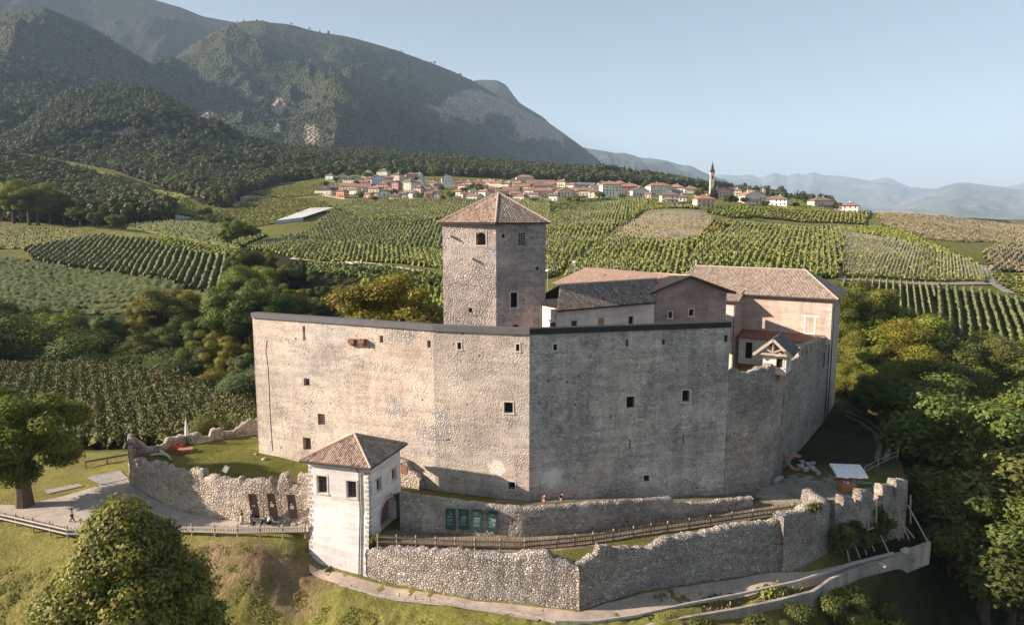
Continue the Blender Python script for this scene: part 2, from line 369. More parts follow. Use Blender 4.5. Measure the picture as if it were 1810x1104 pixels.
MM_ = mountain('mountain', [(180,260),(240,200),(280,150),(320,108),(360,78),(400,55),(440,40),(480,36),(520,42),(560,52),(600,60),(640,68),(700,86),(760,108),(810,130),(850,150),(900,182),(940,203),(970,218),(1000,240),(1030,262),(1055,282),(1070,300),(1085,335)],
  [(180,3300),(440,3900),(700,4300),(850,4800),(1070,7200)], [(180,300),(700,305),(1085,340)], [(180,1900),(600,2100),(800,2700),(1085,5600)], 560, 1000, 23, mm1, 520, 260, 1.0, .3, au=[(180,1),(700,1),(860,.45),(1000,.3)], rockz=[(370,205,14,7),(490,188,10,14),(548,238,12,16),(490,228,8,10),(850,190,85,22),(960,225,60,25),(650,270,8,6)])
ML_ = mountain('mountain', [(-700,-60),(-300,-20),(-60,20),(0,22),(60,18),(130,22),(180,42),(220,70),(260,95),(300,125),(340,158),(380,195),(430,240),(470,290)], [(-700,2700),(470,3100)], [(-700,300),(470,305)], [(-700,1500),(470,1900)], 420, 760, 31, mm1, 360, 170)
ML2_ = mountain('mountain', [(-700,60),(-200,88),(0,96),(45,98),(90,112),(130,135),(165,160),(210,200),(260,250)], [(-700,2200),(260,2300)], [(-700,290),(260,300)], [(-700,1300),(260,1500)], 200, 450, 33, mm1, 260, 120)
MK_ = mountain('wooded_hill', [(-700,215),(-200,225),(0,262),(30,245),(60,228),(100,196),(140,168),(170,160),(210,156),(250,158),(290,166),(330,190),(370,220),(400,236),(440,252),(520,268),(600,275),(680,277),(750,283),(850,292),(950,301),(1030,308),(1080,316),(1130,320),(1180,325),(1250,338),(1330,350),(1400,360),(1470,374)],
  [(-700,1550),(0,1600),(210,1750),(440,1500),(800,1450),(1470,1400)], [(-700,300),(0,300),(350,330),(600,315),(800,318),(1080,330),(1250,338),(1470,366)], [(-700,1000),(210,1020),(440,980),(800,1000),(1470,1050)], 75, 300, 41, mm0, 620, 150, 1.0, .3, au=[(-700,1),(480,1),(620,.35),(1500,.25)], rockz=[(222,238,30,11),(172,236,12,8),(645,268,9,5)])
# ================================================================ MATERIALS
def masonry(name, stones, mortar, scale=2.2, plaster=None, pl_amt=.5, bump=.6, zs=1.5, holes=True, patches=(), streak=.25, pl_scale=.18, dist=.12, thin=.7, repair=.55, crack=.45, bed=.30):
    m = NM(name, .92, .15); P = m.pos(); Q = m.pos((1, 1, zs))
    w = m.n('ShaderNodeVectorMath', operation='SCALE')
    nz = m.n('ShaderNodeTexNoise'); m.l(P, nz.inputs['Vector']); nz.inputs['Scale'].default_value = 1.7; nz.inputs['Detail'].default_value = 2
    m.l(nz.outputs['Color'], w.inputs[0]); w.inputs['Scale'].default_value = .35
    ad = m.n('ShaderNodeVectorMath', operation='ADD'); m.l(Q, ad.inputs[0]); m.l(w.outputs[0], ad.inputs[1]); Q = ad.outputs[0]
    v = m.vor(Q, scale); e = m.vor(Q, scale, 'DISTANCE_TO_EDGE')
    sep = m.n('ShaderNodeSeparateColor'); m.l(v.outputs['Color'], sep.inputs[0])
    k = len(stones); sc = m.ramp(sep.outputs[0], [(i/(k-1) if k > 1 else 0, s) for i, s in enumerate(stones)])
    edge = m.rng(e.outputs['Distance'], .02, .10)
    c = m.mix(edge, mortar, sc)
    hgt = m.rng(e.outputs['Distance'], 0, .28)
    big = m.noise(P, .12, 4, .6)
    if plaster is not None:
        pn = m.noise(P, pl_scale, 6, .72, .4)
        mask = m.rng(pn, .34+pl_amt*.32, .40+pl_amt*.32)      # 1 = bare stone
        pf = m.noise(P, 3.5, 6, .75)
        pc = m.mix(m.rng(pf, .3, .7), tuple(x*.78 for x in plaster), tuple(min(1, x*1.14) for x in plaster))
        tint = m.noise(P, .09, 3, .5)
        pc = m.mix(m.rng(tint, .42, .62), pc, tuple(p*q for p, q in zip(plaster, (1.0, .92, .90))))
        show = m.rng(m.noise(P, .55, 5, .7), .38, .62, thin*.25, thin)      # how far stones show through the thin render
        pc = m.mix(show, pc, c)
        c = m.mix(mask, pc, c)
        ph = m.math('MULTIPLY', pf, .35); ph = m.math('ADD', ph, .35)
        h2 = m.n('ShaderNodeMix', data_type='FLOAT'); m.l(show, h2.inputs[0]); m.l(ph, h2.inputs[2]); m.l(hgt, h2.inputs[3])
        hm = m.n('ShaderNodeMix', data_type='FLOAT'); m.l(mask, hm.inputs[0]); m.l(h2.outputs[0], hm.inputs[2]); m.l(hgt, hm.inputs[3]); hgt = hm.outputs[0]
    # weathering: vertical streaks and broad variation that belong to the stone
    S = m.pos((1, 1, .12)); st = m.noise(S, .8, 4, .6)
    c = m.mix(streak, c, m.mix(1.0, c, m.ramp(st, [(.35, (.5, .5, .52)), (.6, (1.1, 1.08, 1.05))]), 'MULTIPLY'))
    c = m.mix(1.0, c, m.ramp(big, [(.3, (.82, .82, .85)), (.7, (1.14, 1.12, 1.08))]), 'MULTIPLY')
    rv = m.n('ShaderNodeTexVoronoi', feature='F1'); rd = m.n('ShaderNodeVectorMath', operation='ADD'); m.l(P, rd.inputs[0]); rn_ = m.n('ShaderNodeTexNoise'); m.l(P, rn_.inputs['Vector']); rn_.inputs['Scale'].default_value = .8; rn_.inputs['Detail'].default_value = 5; rq = m.n('ShaderNodeVectorMath', operation='SCALE'); m.l(rn_.outputs['Color'], rq.inputs[0]); rq.inputs['Scale'].default_value = 2.6; m.l(rq.outputs[0], rd.inputs[1]); m.l(rd.outputs[0], rv.inputs['Vector']); rv.inputs['Scale'].default_value = .24
    rs_ = m.n('ShaderNodeSeparateColor'); m.l(rv.outputs['Color'], rs_.inputs[0]); c = m.mix(repair, c, m.mix(1.0, c, m.ramp(rs_.outputs[0], [(0, (.76, .73, .72)), (.35, (.98, .98, .98)), (.6, (1.04, .99, .955)), (1, (1.12, 1.10, 1.07))], 'CONSTANT'), 'MULTIPLY'))
    ck = m.rng(m.math('ABSOLUTE', m.math('SUBTRACT', m.noise(m.pos((1, 1, .55)), .45, 7, .62, .8), .5)), .003, .011); c = m.mix(m.math('MULTIPLY', m.math('SUBTRACT', 1.0, ck), crack), c, tuple(x*.30 for x in mortar))
    if holes:
        pv_ = m.vor(m.pos((1, 1, 1.6)), 1.15); pg = m.n('ShaderNodeSeparateColor'); m.l(pv_.outputs['Color'], pg.inputs[0]); pit = m.math('MULTIPLY', m.rng(pv_.outputs['Distance'], .10, .16, 1, 0), m.rng(pg.outputs[0], .62, .66)); c = m.mix(m.math('MULTIPLY', pit, .75), c, tuple(x*.3 for x in mortar))
    fine = m.noise(P, 9, 4, .7)
    c = m.mix(1.0, c, m.ramp(fine, [(.3, (.84, .84, .84)), (.7, (1.12, 1.12, 1.12))]), 'MULTIPLY')
    bd = m.noise(m.pos((.30, .30, 3.4)), 1.5, 6, .78, .6); c = m.mix(m.math('MULTIPLY', m.rng(bd, .56, .68), bed), c, tuple(x*.42 for x in mortar))
    # big blotch of dirt courses
    cr = m.noise(m.pos((.18, .18, 1.0)), 1.3, 4, .65)
    c = m.mix(1.0, c, m.ramp(cr, [(.35, (.80, .80, .82)), (.6, (1.04, 1.04, 1.03))]), 'MULTIPLY')
    if holes:
        hv = m.vor(m.pos((1, 1, 1)), .42); hd_ = m.math('ADD', hv.outputs['Distance'], m.math('MULTIPLY', m.math('SUBTRACT', m.noise(P, 4, 3, .6), .5), .09)); hm_ = m.rng(hd_, .045, .075)
        c = m.mix(hm_, tuple(x*.22 for x in mortar), c); hgt = m.math('MULTIPLY', hgt, m.rng(hd_, .035, .085, .0, 1))
    for (p, r, col_) in patches:
        d = m.n('ShaderNodeVectorMath', operation='DISTANCE'); m.l(m.n('ShaderNodeNewGeometry').outputs['Position'], d.inputs[0]); d.inputs[1].default_value = p
        dn = m.math('ADD', d.outputs['Value'], m.math('MULTIPLY', m.math('SUBTRACT', m.noise(P, .9, 5, .7), .5), r*1.5))
        f = m.rng(dn, r*.85, r*1.1, .9, 0); c = m.mix(f, c, col_)
    n = m.bump(hgt, bump, dist); n = m.bump(fine, .35, .03, n)
    return m.out(c, n)

def tilemat(name, cols, moss=.3, mosscol=(.05, .055, .04), lichen=.25):
    m = NM(name, .88, .15); U = m.uvm(); fl = m.n('ShaderNodeVectorMath', operation='FLOOR'); m.l(U, fl.inputs[0])
    wn = m.n('ShaderNodeTexWhiteNoise', noise_dimensions='3D'); m.l(fl.outputs[0], wn.inputs['Vector'])
    k = len(cols); c = m.ramp(wn.outputs['Value'], [(i/(k-1), s) for i, s in enumerate(cols)])
    fr = m.n('ShaderNodeVectorMath', operation='FRACTION'); m.l(U, fr.inputs[0]); sx = m.n('ShaderNodeSeparateXYZ'); m.l(fr.outputs[0], sx.inputs[0])
    P = m.pos(); n1 = m.noise(P, .5, 5, .7); n2 = m.noise(P, 4, 4, .7)
    c = m.mix(m.rng(n1, .5, .75, 0, moss), c, mosscol)
    c = m.mix(m.rng(n2, .58, .75, 0, lichen), c, (.42, .40, .34))
    # the under-tile channel is darker than the cover tile
    tri = m.math('ABSOLUTE', m.math('SUBTRACT', sx.outputs[0], .5)); c = m.mix(m.rng(tri, .30, .46, 0, .75), c, (.05, .042, .036))
    return m.out(c, m.bump(n2, .4, .02))

M = {}
M['curtain'] = masonry('curtain_masonry', [(.52, .47, .42), (.66, .61, .55), (.40, .36, .32), (.76, .71, .65), (.56, .51, .45)], (.44, .39, .345), 2.9, (.655, .57, .49), .70, .65, thin=.62,
    patches=[(tuple(py(880, 826, 88.4)), 1.15, (.80, .75, .68)), (tuple(py(972, 838, 88.7)), 1.6, (.74, .70, .66))])
M['curtain_grey'] = masonry('weathered_curtain_masonry', [(.54, .50, .465), (.72, .68, .64), (.40, .37, .35), (.84, .80, .76), (.58, .54, .51)], (.42, .385, .36), 2.9, (.66, .60, .56), .45, .8, streak=.45, bed=.62,
    patches=[(tuple(py(972, 838, 88.7)), 1.6, (.74, .70, .66))], thin=.95)
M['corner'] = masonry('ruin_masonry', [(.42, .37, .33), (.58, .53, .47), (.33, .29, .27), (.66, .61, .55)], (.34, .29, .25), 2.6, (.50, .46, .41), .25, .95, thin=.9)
M['rubble'] = masonry('rubble_masonry', [(.54, .48, .43), (.72, .66, .60), (.40, .36, .32), (.82, .77, .70), (.62, .55, .49)], (.34, .30, .265), 3.5, None, 0, 1.0, 1.15, False, dist=.2, streak=.12)
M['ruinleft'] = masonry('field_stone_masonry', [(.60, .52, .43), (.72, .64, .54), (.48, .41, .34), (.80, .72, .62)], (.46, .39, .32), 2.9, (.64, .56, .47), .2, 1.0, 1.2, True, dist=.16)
M['tower'] = masonry('tower_masonry', [(.46, .40, .37), (.60, .54, .50), (.38, .33, .31), (.66, .61, .56)], (.40, .35, .32), 2.5, (.54, .47, .435), .40, .7, 1.5, True, dist=.16)
M['chapel'] = masonry('chapel_masonry', [(.34, .26, .24), (.42, .34, .31), (.28, .21, .19)], (.36, .29, .27), 2.4, (.38, .31, .29), .6, .6)
M['palace'] = masonry('palace_plaster', [(.44, .36, .30), (.5, .42, .36)], (.42, .34, .29), 2.4, (.60, .51, .44), 1.25, .3, thin=.12, repair=.3, crack=.3, holes=False, streak=.35)
M['pinkplaster'] = masonry('pink_plaster', [(.44, .33, .28), (.5, .38, .32)], (.42, .33, .29), 2.4, (.56, .42, .36), 1.3, .2, thin=.12, repair=.3, crack=.3, holes=False)
M['whiteplaster'] = masonry('white_plaster', [(.6, .55, .5), (.66, .6, .55)], (.6, .55, .5), 2.4, (.70, .65, .60), 1.5, .15, thin=.12, repair=.12, crack=.12, holes=False, streak=.22, bed=.05)
M['gateplaster'] = masonry('gatehouse_plaster', [(.74, .70, .66), (.78, .74, .70)], (.74, .70, .66), 2.4, (.86, .84, .82), 1.6, .12, thin=.12, repair=.12, crack=.12, holes=False, streak=.16, bed=.04)
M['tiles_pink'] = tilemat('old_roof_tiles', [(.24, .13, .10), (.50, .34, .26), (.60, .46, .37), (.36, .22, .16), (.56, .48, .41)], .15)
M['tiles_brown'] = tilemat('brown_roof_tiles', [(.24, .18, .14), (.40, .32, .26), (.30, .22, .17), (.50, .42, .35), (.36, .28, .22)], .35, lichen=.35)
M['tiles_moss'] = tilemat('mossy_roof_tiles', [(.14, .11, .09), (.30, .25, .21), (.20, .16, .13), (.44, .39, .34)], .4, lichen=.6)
M['tiles_red'] = tilemat('red_roof_tiles', [(.34, .21, .165), (.46, .31, .25), (.38, .25, .19), (.54, .42, .35)], .15, lichen=.35)
M['slate'] = tilemat('grey_slate', [(.09, .09, .095), (.14, .14, .145), (.18, .18, .18)], .2, lichen=.2)
M['eave'] = plain('eave_wood', (.07, .05, .04), .8)
M['fascia'] = plain('brown_gutter', (.09, .06, .05), .5)
M['coping_metal'] = plain('coping_metal', (.12, .115, .12), .6, .3, .1, 1.5)
M['coping_shade'] = plain('shade_toned_coping_metal', (.035, .035, .04), .7, .2, .1, 1.5)  # same coping metal, with the shade of the right-hand stretch put into its colour
M['ridge'] = plain('ridge_mortar', (.46, .36, .30), .9)
M['dark'] = plain('dark_interior', (.012, .011, .012), .9)
M['glass'] = plain('window_glass', (.03, .035, .045), .12, .6)
M['shutter'] = plain('brown_shutter', (.16, .08, .05), .7)
M['woodpale'] = plain('weathered_pine', (.42, .33, .26), .8, .2, .25, 6)
M['wooddark'] = plain('weathered_fence_wood', (.15, .115, .09), .85, .2, .3, 6)
M['woodred'] = plain('red_brown_timber', (.22, .10, .06), .8)
M['orangewood'] = plain('orange_timber', (.42, .19, .08), .75)
M['stoneframe'] = plain('dressed_stone', (.56, .50, .45), .85, .2, .12, 4)
M['greystone'] = plain('grey_quoin_stone', (.40, .37, .35), .85, .2, .12, 4)
M['iron'] = plain('iron', (.03, .03, .032), .5)
M['whitepaint'] = plain('white_paint', (.72, .70, .68), .6)
M['concrete'] = plain('cast_concrete', (.36, .33, .30), .9, .2, .2, 1.2)
M['netting'] = plain('hail_netting', (.50, .50, .50), .9, .1, .2, .15)
M['canvas'] = plain('white_canvas', (.78, .78, .80), .8)
M['red'] = plain('red_paint', (.33, .06, .04), .5)
M['greenpanel'] = plain('dark_green_panel', (.025, .075, .065), .55)
M['brownpanel'] = plain('dark_brown_panel', (.075, .045, .035), .7)
M['print'] = plain('pale_print', (.30, .34, .32), .8)
M['printpale'] = plain('printed_label', (.55, .50, .50), .8)
M['terracotta'] = plain('terracotta', (.48, .24, .15), .85)
M['boulder'] = plain('boulder_stone', (.42, .38, .34), .9, .2, .3, 3)
M['purple'] = plain('purple_poster', (.28, .10, .34), .7)
M['bark'] = plain('bark', (.11, .085, .065), .95, .1, .35, 5)
M['birchbark'] = plain('pale_bark', (.30, .26, .21), .95, .1, .3, 4)

# ---------------------------------------------------------------- builders for walls and roofs
def on_face(P0, P1, u, v):
    """pixel -> (s along face, z) on the vertical plane through P0,P1"""
    d = ray(u, v); ex, ey = P1[0]-P0[0], P1[1]-P0[1]; L = math.hypot(ex, ey); ex /= L; ey /= L
    nx, ny = ey, -ex; t = (nx*P0[0]+ny*P0[1])/(nx*d[0]+ny*d[1])
    return ((t*d[0]-P0[0])*ex+(t*d[1]-P0[1])*ey, H+t*d[2])
def wall_face(mb, P0, P1, zb, zt0, zt1, ops=(), mi=0, thick=.55, bat=0.0, zbat=None):
    """vertical face from P0 to P1 (viewer on the right-hand side normal), openings (s0,s1,z0,z1[,depth]) cut through with reveals"""
    P0 = Vector((P0[0], P0[1], 0)); P1 = Vector((P1[0], P1[1], 0)); L = (P1-P0).length; e = (P1-P0)/L; n = Vector((e.y, -e.x, 0))
    def pt(s, z, d=0):
        o = 0
        if bat and z < zbat: o = bat*(zbat-z)
        return P0 + e*s + n*(o-d) + Vector((0, 0, z))
    S = sorted(set([0, L]+[x for o in ops for x in (o[0], o[1])]+list(np.arange(4, L-1, 4.0))))
    ztm = min(zt0, zt1)
    Z = sorted(set([zb]+[x for o in ops for x in (o[2], o[3])]+([zbat] if bat else [])+list(np.arange(zb+3, ztm-.5, 3.0))+[ztm]))
    for i in range(len(S)-1):
        sa, sb = S[i], S[i+1]; sm = (sa+sb)/2
        ta = zt0+(zt1-zt0)*sa/L; tb = zt0+(zt1-zt0)*sb/L
        for j in range(len(Z)-1):
            za, zb_ = Z[j], Z[j+1]; zm = (za+zb_)/2
            if any(o[0] < sm < o[1] and o[2] < zm < o[3] for o in ops): continue
            mb.quad(pt(sa, za), pt(sb, za), pt(sb, zb_), pt(sa, zb_), mi)
        if abs(zt0-zt1) > 1e-4: mb.poly([pt(sa, ztm), pt(sb, ztm)] + ([pt(sb, tb)] if tb > ztm+1e-5 else []) + ([pt(sa, ta)] if ta > ztm+1e-5 else []), mi)
    for o in ops:
        s0, s1, z0, z1 = o[:4]; d = o[4] if len(o) > 4 else thick
        mb.quad(pt(s0, z0), pt(s1, z0), pt(s1, z0, d), pt(s0, z0, d), mi)
        mb.quad(pt(s1, z1), pt(s0, z1), pt(s0, z1, d), pt(s1, z1, d), mi)
        mb.quad(pt(s0, z1), pt(s0, z0), pt(s0, z0, d), pt(s0, z1, d), mi)
        mb.quad(pt(s1, z0), pt(s1, z1), pt(s1, z1, d), pt(s1, z0, d), mi)
    return pt
def window_part(parent, pt, o, style, name='window'):
    """pane (dark), with frame / shutters / grille as sub-parts"""
    s0, s1, z0, z1 = o[:4]; d = (o[4] if len(o) > 4 else .55)-.03
    mb = MB(); mb.quad(pt(s0, z0, d), pt(s1, z0, d), pt(s1, z1, d), pt(s0, z1, d))
    mat = {'dark': M['dark'], 'frame': M['dark'], 'framed': M['glass'], 'grille': M['dark'], 'louver': M['shutter'], 'boarded': M['shutter'], 'slit': M['dark'], 'arch': M['dark'], 'door': M['shutter'], 'ghost': M['stoneframe'], 'tan': M['orangewood']}[style]
    w = mb.build(name, mat, parent)
    if style in ('frame', 'framed', 'grille', 'arch', 'ghost'):
        f = MB(); b = .16
        def bx(a0, a1, c0, c1, o_=.05):
            p = [pt(a0, c0, 0.02), pt(a1, c0, 0.02), pt(a1, c0, -o_), pt(a0, c0, -o_), pt(a0, c1, 0.02), pt(a1, c1, 0.02), pt(a1, c1, -o_), pt(a0, c1, -o_)]; f.hexa([p[3], p[2], p[1], p[0], p[7], p[6], p[5], p[4]])
        bx(s0-b, s0-.003, z0-.0, z1+b); bx(s1+.003, s1+b, z0-.0, z1+b); bx(s0+.002, s1-.002, z1+.003, z1+b); bx(s0-b-.08, s1+b+.08, z0-.17, z0-.004, .10)
        f.build('frame', M['stoneframe'], w)
    if style in ('grille',):
        f = MB(); k = max(3, int((s1-s0)/.18)); 
        for i in range(1, k): f.bar(pt(s0+(s1-s0)*i/k, z0, .12), pt(s0+(s1-s0)*i/k, z1, .12), .03)
        k = max(3, int((z1-z0)/.22))
        for i in range(1, k): f.bar(pt(s0, z0+(z1-z0)*i/k, .12), pt(s1, z0+(z1-z0)*i/k, .12), .03)
        f.build('grille', M['iron'], w)
    if style == 'louver':
        f = MB(); k = 6
        for i in range(k): f.bar(pt(s0, z0+(z1-z0)*(i+.5)/k, .2), pt(s1, z0+(z1-z0)*(i+.5)/k, .2), .05, .1)
        f.build('slats', M['wooddark'], w)
    if style == 'framed':
        f = MB(); sm = (s0+s1)/2; f.bar(pt(sm, z0, d-.06), pt(sm, z1, d-.06), .07); f.bar(pt(s0, (z0+z1)/2, d-.06), pt(s1, (z0+z1)/2, d-.06), .05)
        f.build('mullion', M['shutter'], w)
    return w
def roof_plane(mb, pts, sp=.24, row=.42, amp=.075, mi=0, sub=4):
    """corrugated tile surface on a planar convex polygon; pts[0]->pts[1] is the eave"""
    pts = [Vector(p) for p in pts]; o = pts[0]; e = (pts[1]-o).normalized(); n = e.cross(pts[2]-o).normalized()
    if n.z < 0: n = -n
    up = n.cross(e).normalized()
    if up.z < 0: up = -up
    q = [((p-o).dot(e), (p-o).dot(up)) for p in pts]
    s0 = min(a for a, b in q); s1 = max(a for a, b in q); tm = max(b for a, b in q)
    def rngt(s):
        ts = []
        for i in range(len(q)):
            (a, b), (c, d) = q[i], q[(i+1) % len(q)]
            if abs(a-c) < 1e-9:
                if abs(s-a) < 1e-6: ts += [b, d]
            elif min(a, c)-1e-7 <= s <= max(a, c)+1e-7: ts.append(b+(d-b)*(s-a)/(c-a))
        return (min(ts), max(ts)) if ts else (0, 0)
    ns = max(2, int((s1-s0)/sp*sub)); nr = max(2, int(tm/row*2))
    V0 = len(mb.v); prof = [0, .75, 1, .75] if sub == 4 else [0, 1]
    for i in range(ns+1):
        s = s0+(s1-s0)*i/ns; s_ = min(max(s, s0+1e-6), s1-1e-6); t0, t1 = rngt(s_); h = amp*prof[i % sub]
        for j in range(nr+1):
            t = t0+(t1-t0)*j/nr; fr = (t/row) % 1
            p = o+e*s+up*t+n*(h+.05*(1-fr)); mb.v.append(tuple(p))
    for i in range(ns):
        for j in range(nr):
            a = V0+i*(nr+1)+j; mb.f.append((a, a+nr+1, a+nr+2, a+1)); mb.m.append(mi)
            sA = (s0+(s1-s0)*(i+.5)/ns)
            us0, us1 = i/sub, (i+1)/sub
            tt = [rngt(min(max(s0+(s1-s0)*k/ns, s0+1e-6), s1-1e-6)) for k in (i, i+1)]
            f = lambda k, jj: (tt[k][0]+(tt[k][1]-tt[k][0])*jj/nr)/row
            mb.uv.append(((us0, f(0, j)), (us1, f(1, j)), (us1, f(1, j+1)), (us0, f(0, j+1))))
def slab(mb, pts, th=.22, mi=0, drop=.02):
    pts = [Vector(p)-Vector((0, 0, drop)) for p in pts]; lo = [p-Vector((0, 0, th)) for p in pts]; n = len(pts)
    nrm = (pts[1]-pts[0]).cross(pts[2]-pts[0])
    if nrm.z < 0: pts.reverse(); lo.reverse()
    mb.poly(pts, mi); mb.poly(lo[::-1], mi)
    for i in range(n): mb.quad(lo[i], lo[(i+1) % n], pts[(i+1) % n], pts[i], mi)
def ridge_cap(mb, a, b, r=.13, mi=0):
    a = Vector(a)+Vector((0, 0, .08)); b = Vector(b)+Vector((0, 0, .08)); k = max(2, int((b-a).length/.45))
    for i in range(k):
        p = a.lerp(b, i/k); q = a.lerp(b, (i+1.12)/k); mb.tube([p, q], [r*1.12, r*.92], 6, mi)
def ruin_wall(name, path, zb, th, mat, parent=None, seed=0, jag=.22, step=.38, rough=.10, merlons=()):
    """rough rubble wall along path [(x,y,ztop)], jagged top; returns object"""
    pts = []; rnd = np.random.RandomState(seed)
    for i in range(len(path)-1):
        a, b = np.array(path[i][:3], float), np.array(path[i+1][:3], float); L = np.hypot(*(b-a)[:2]); k = max(1, int(L/step))
        for j in range(k): pts.append(a+(b-a)*j/k)
    pts.append(np.array(path[-1][:3], float)); P = np.array(pts); n = len(P)
    # smoothed tangents -> normals (mitred)
    d = np.gradient(P[:, :2], axis=0); d /= np.maximum(np.linalg.norm(d, axis=1), 1e-6)[:, None]; N = np.stack([d[:, 1], -d[:, 0]], 1)
    s = np.concatenate([[0], np.cumsum(np.hypot(*np.diff(P[:, :2], axis=0).T))])
    top = P[:, 2]+(vnoise(s*1.3, s*0+seed, seed)-.5)*jag*1.4+(np.round(rnd.rand(n)*3)/3-.5)*jag*1.5
    zb_ = np.broadcast_to(np.asarray(zb, float) if np.ndim(zb) == 0 else np.interp(np.linspace(0, 1, n), np.linspace(0, 1, len(zb)), zb), (n,))
    nz = 15; fr = np.linspace(0, 1, nz); ntp = 3
    rings = []
    for side in (1, -1):
        col = []
        for f in (fr if side == 1 else fr[::-1]):
            z = zb_+(top-zb_)*f; off = th/2*(1+.12*(1-f))+(fbm(s*1.4+31*side, z*1.4, 2, seed+3)-.5)*rough*2 - (.10 if f == 1 else 0)
            col.append(np.stack([P[:, 0]+N[:, 0]*off*side, P[:, 1]+N[:, 1]*off*side, z+(rnd.rand(n)-.5)*(.08 if f == 1 else 0)], 1))
        if side == 1:
            rings += col
            rings.append(np.stack([P[:, 0], P[:, 1], top+.08+(rnd.rand(n)-.5)*.16], 1))
        else: rings += col
    R = np.array(rings); m = len(R); V = R.transpose(1, 0, 2).reshape(-1, 3)     # index = i*m + k
    Q = []
    for i in range(n-1):
        b = i*m
        for k in range(m-1): Q.append((b+k, b+m+k, b+m+k+1, b+k+1))
    Q = np.array(Q)[:, ::-1]
    V2 = V.copy(); caps = []
    for b, rev in ((0, False), ((n-1)*m, True)):
        for k in range(m//2):
            q = [b+k, b+k+1, b+m-2-k, b+m-1-k]; caps.append(q[::-1] if rev else q)
    Q = np.concatenate([Q, np.array(caps)])
    off = OFF.get(parent.name, Vector((0, 0, 0))) if parent is not None else Vector((0, 0, 0))
    return npmesh(name, V2-np.array(off)[None], Q, mat, parent)
def zat(u, v, Y): return py(u, v, Y).z
# ================================================================ CASTLE
ZT = 21.0
A_ = pz(446, 561, ZT); B_ = pz(766, 584, ZT); C_ = pz(936, 591, ZT); D_ = pz(1291, 578, ZT)
E1 = Vector((31.6, 93.9, 0)); E2 = Vector((34.2, 95.3, 0)); E3 = Vector((36.2, 97.6, 0)); E4 = Vector((38.7, 101.2, 0)); F_ = Vector((55.8, 127., 0))
FACES = {'AB': (A_, B_), 'BC': (B_, C_), 'CD': (C_, D_), 'EF': (E4, F_)}
def ops_px(face, lst):
    P0, P1 = FACES[face]; r = []
    for (u0, v0, u1, v1, st) in lst:
        sa, za = on_face(P0, P1, u0, v1); sb, zb = on_face(P0, P1, u1, v0); r.append(((sa, sb, za, zb, .6), st))
    return r
cw = thing('curtain_wall', 'tall windowed curtain wall of pale plastered rubble with metal coping, folded round the castle front', 'castle wall', (C_.x, C_.y, 0))
O_AB = ops_px('AB', [(537, 669, 547, 681, 'boarded'), (562, 732, 574, 750, 'louver'), (536, 774, 549, 794, 'boarded'), (671, 593, 677, 605, 'boarded'), (755, 602, 761, 614, 'boarded'), (535.5, 576, 539, 601, 'slit')])
O_BC = ops_px('BC', [(808.5, 605, 815, 617, 'arch'), (912, 608, 918, 620, 'arch'), (891, 711, 906.5, 729, 'frame'), (899, 851.5, 910.5, 863.5, 'grille')])
O_CD = ops_px('CD', [(978, 608, 985, 619, 'arch'), (1106.5, 600, 1111, 612, 'dark'), (1170.5, 600, 1176, 609, 'dark'), (1280, 592, 1287, 604, 'dark'), (1107, 700, 1122, 721, 'frame'), (1205.5, 689, 1219.5, 710, 'frame'), (1112, 776, 1115, 794, 'slit'), (1206.5, 767, 1209.5, 785, 'slit'), (1137.5, 839, 1148, 850.5, 'grille')])
mb = MB(); PT = {}
for k, O in (('AB', O_AB), ('BC', O_BC), ('CD', O_CD)):
    P0, P1 = FACES[k]; PT[k] = wall_face(mb, P0, P1, -5, ZT, ZT, [o for o, s in O], mi=1 if k == 'CD' else 0)
# inner side and end faces (1.6 m thick)
def offs(P, n, d): return Vector((P[0]+n[0]*d, P[1]+n[1]*d, 0))
pth = [A_, B_, C_, D_]
inn = []
for i, p in enumerate(pth):
    ds = []
    if i > 0: ds.append((Vector(pth[i]).xy-Vector(pth[i-1]).xy).normalized())
    if i < 3: ds.append((Vector(pth[i+1]).xy-Vector(pth[i]).xy).normalized())
    d = sum(ds, Vector((0, 0))).normalized(); inn.append(Vector((p[0]-d.y*1.6, p[1]+d.x*1.6, 0)))
zz = lambda p, z: Vector((p[0], p[1], z))
for i in range(3):
    mb.quad(zz(inn[i+1], -5), zz(inn[i], -5), zz(inn[i], ZT), zz(inn[i+1], ZT)); mb.quad(zz(pth[i], ZT), zz(pth[i+1], ZT), zz(inn[i+1], ZT), zz(inn[i], ZT))
mb.quad(zz(inn[0], -5), zz(pth[0], -5), zz(pth[0], ZT), zz(inn[0], ZT)); mb.quad(zz(pth[3], -5), zz(inn[3], -5), zz(inn[3], ZT), zz(pth[3], ZT))
# long side wall running back from A (seen edge on)
A2 = Vector((A_.x+2.0, A_.y+34, 0)); A3 = A2+Vector((1.6, 0, 0))
mb.quad(zz(A2, -8), zz(A_, -5), zz(A_, ZT-.02), zz(A2, 13)); mb.quad(zz(inn[0], -5), zz(A3, -8), zz(A3, 13), zz(inn[0], ZT-.02)); mb.quad(zz(A_, ZT-.02), zz(inn[0], ZT-.02), zz(A3, 13), zz(A2, 13)); mb.quad(zz(A3, -8), zz(A2, -8), zz(A2, 13), zz(A3, 13))
mb.build('wall', [M['curtain'], M['curtain_grey']], cw)
for k, O in (('AB', O_AB), ('BC', O_BC), ('CD', O_CD)):
    for o, s in O: window_part(cw, PT[k], o, s, 'window' if s != 'slit' else 'arrow_slit')
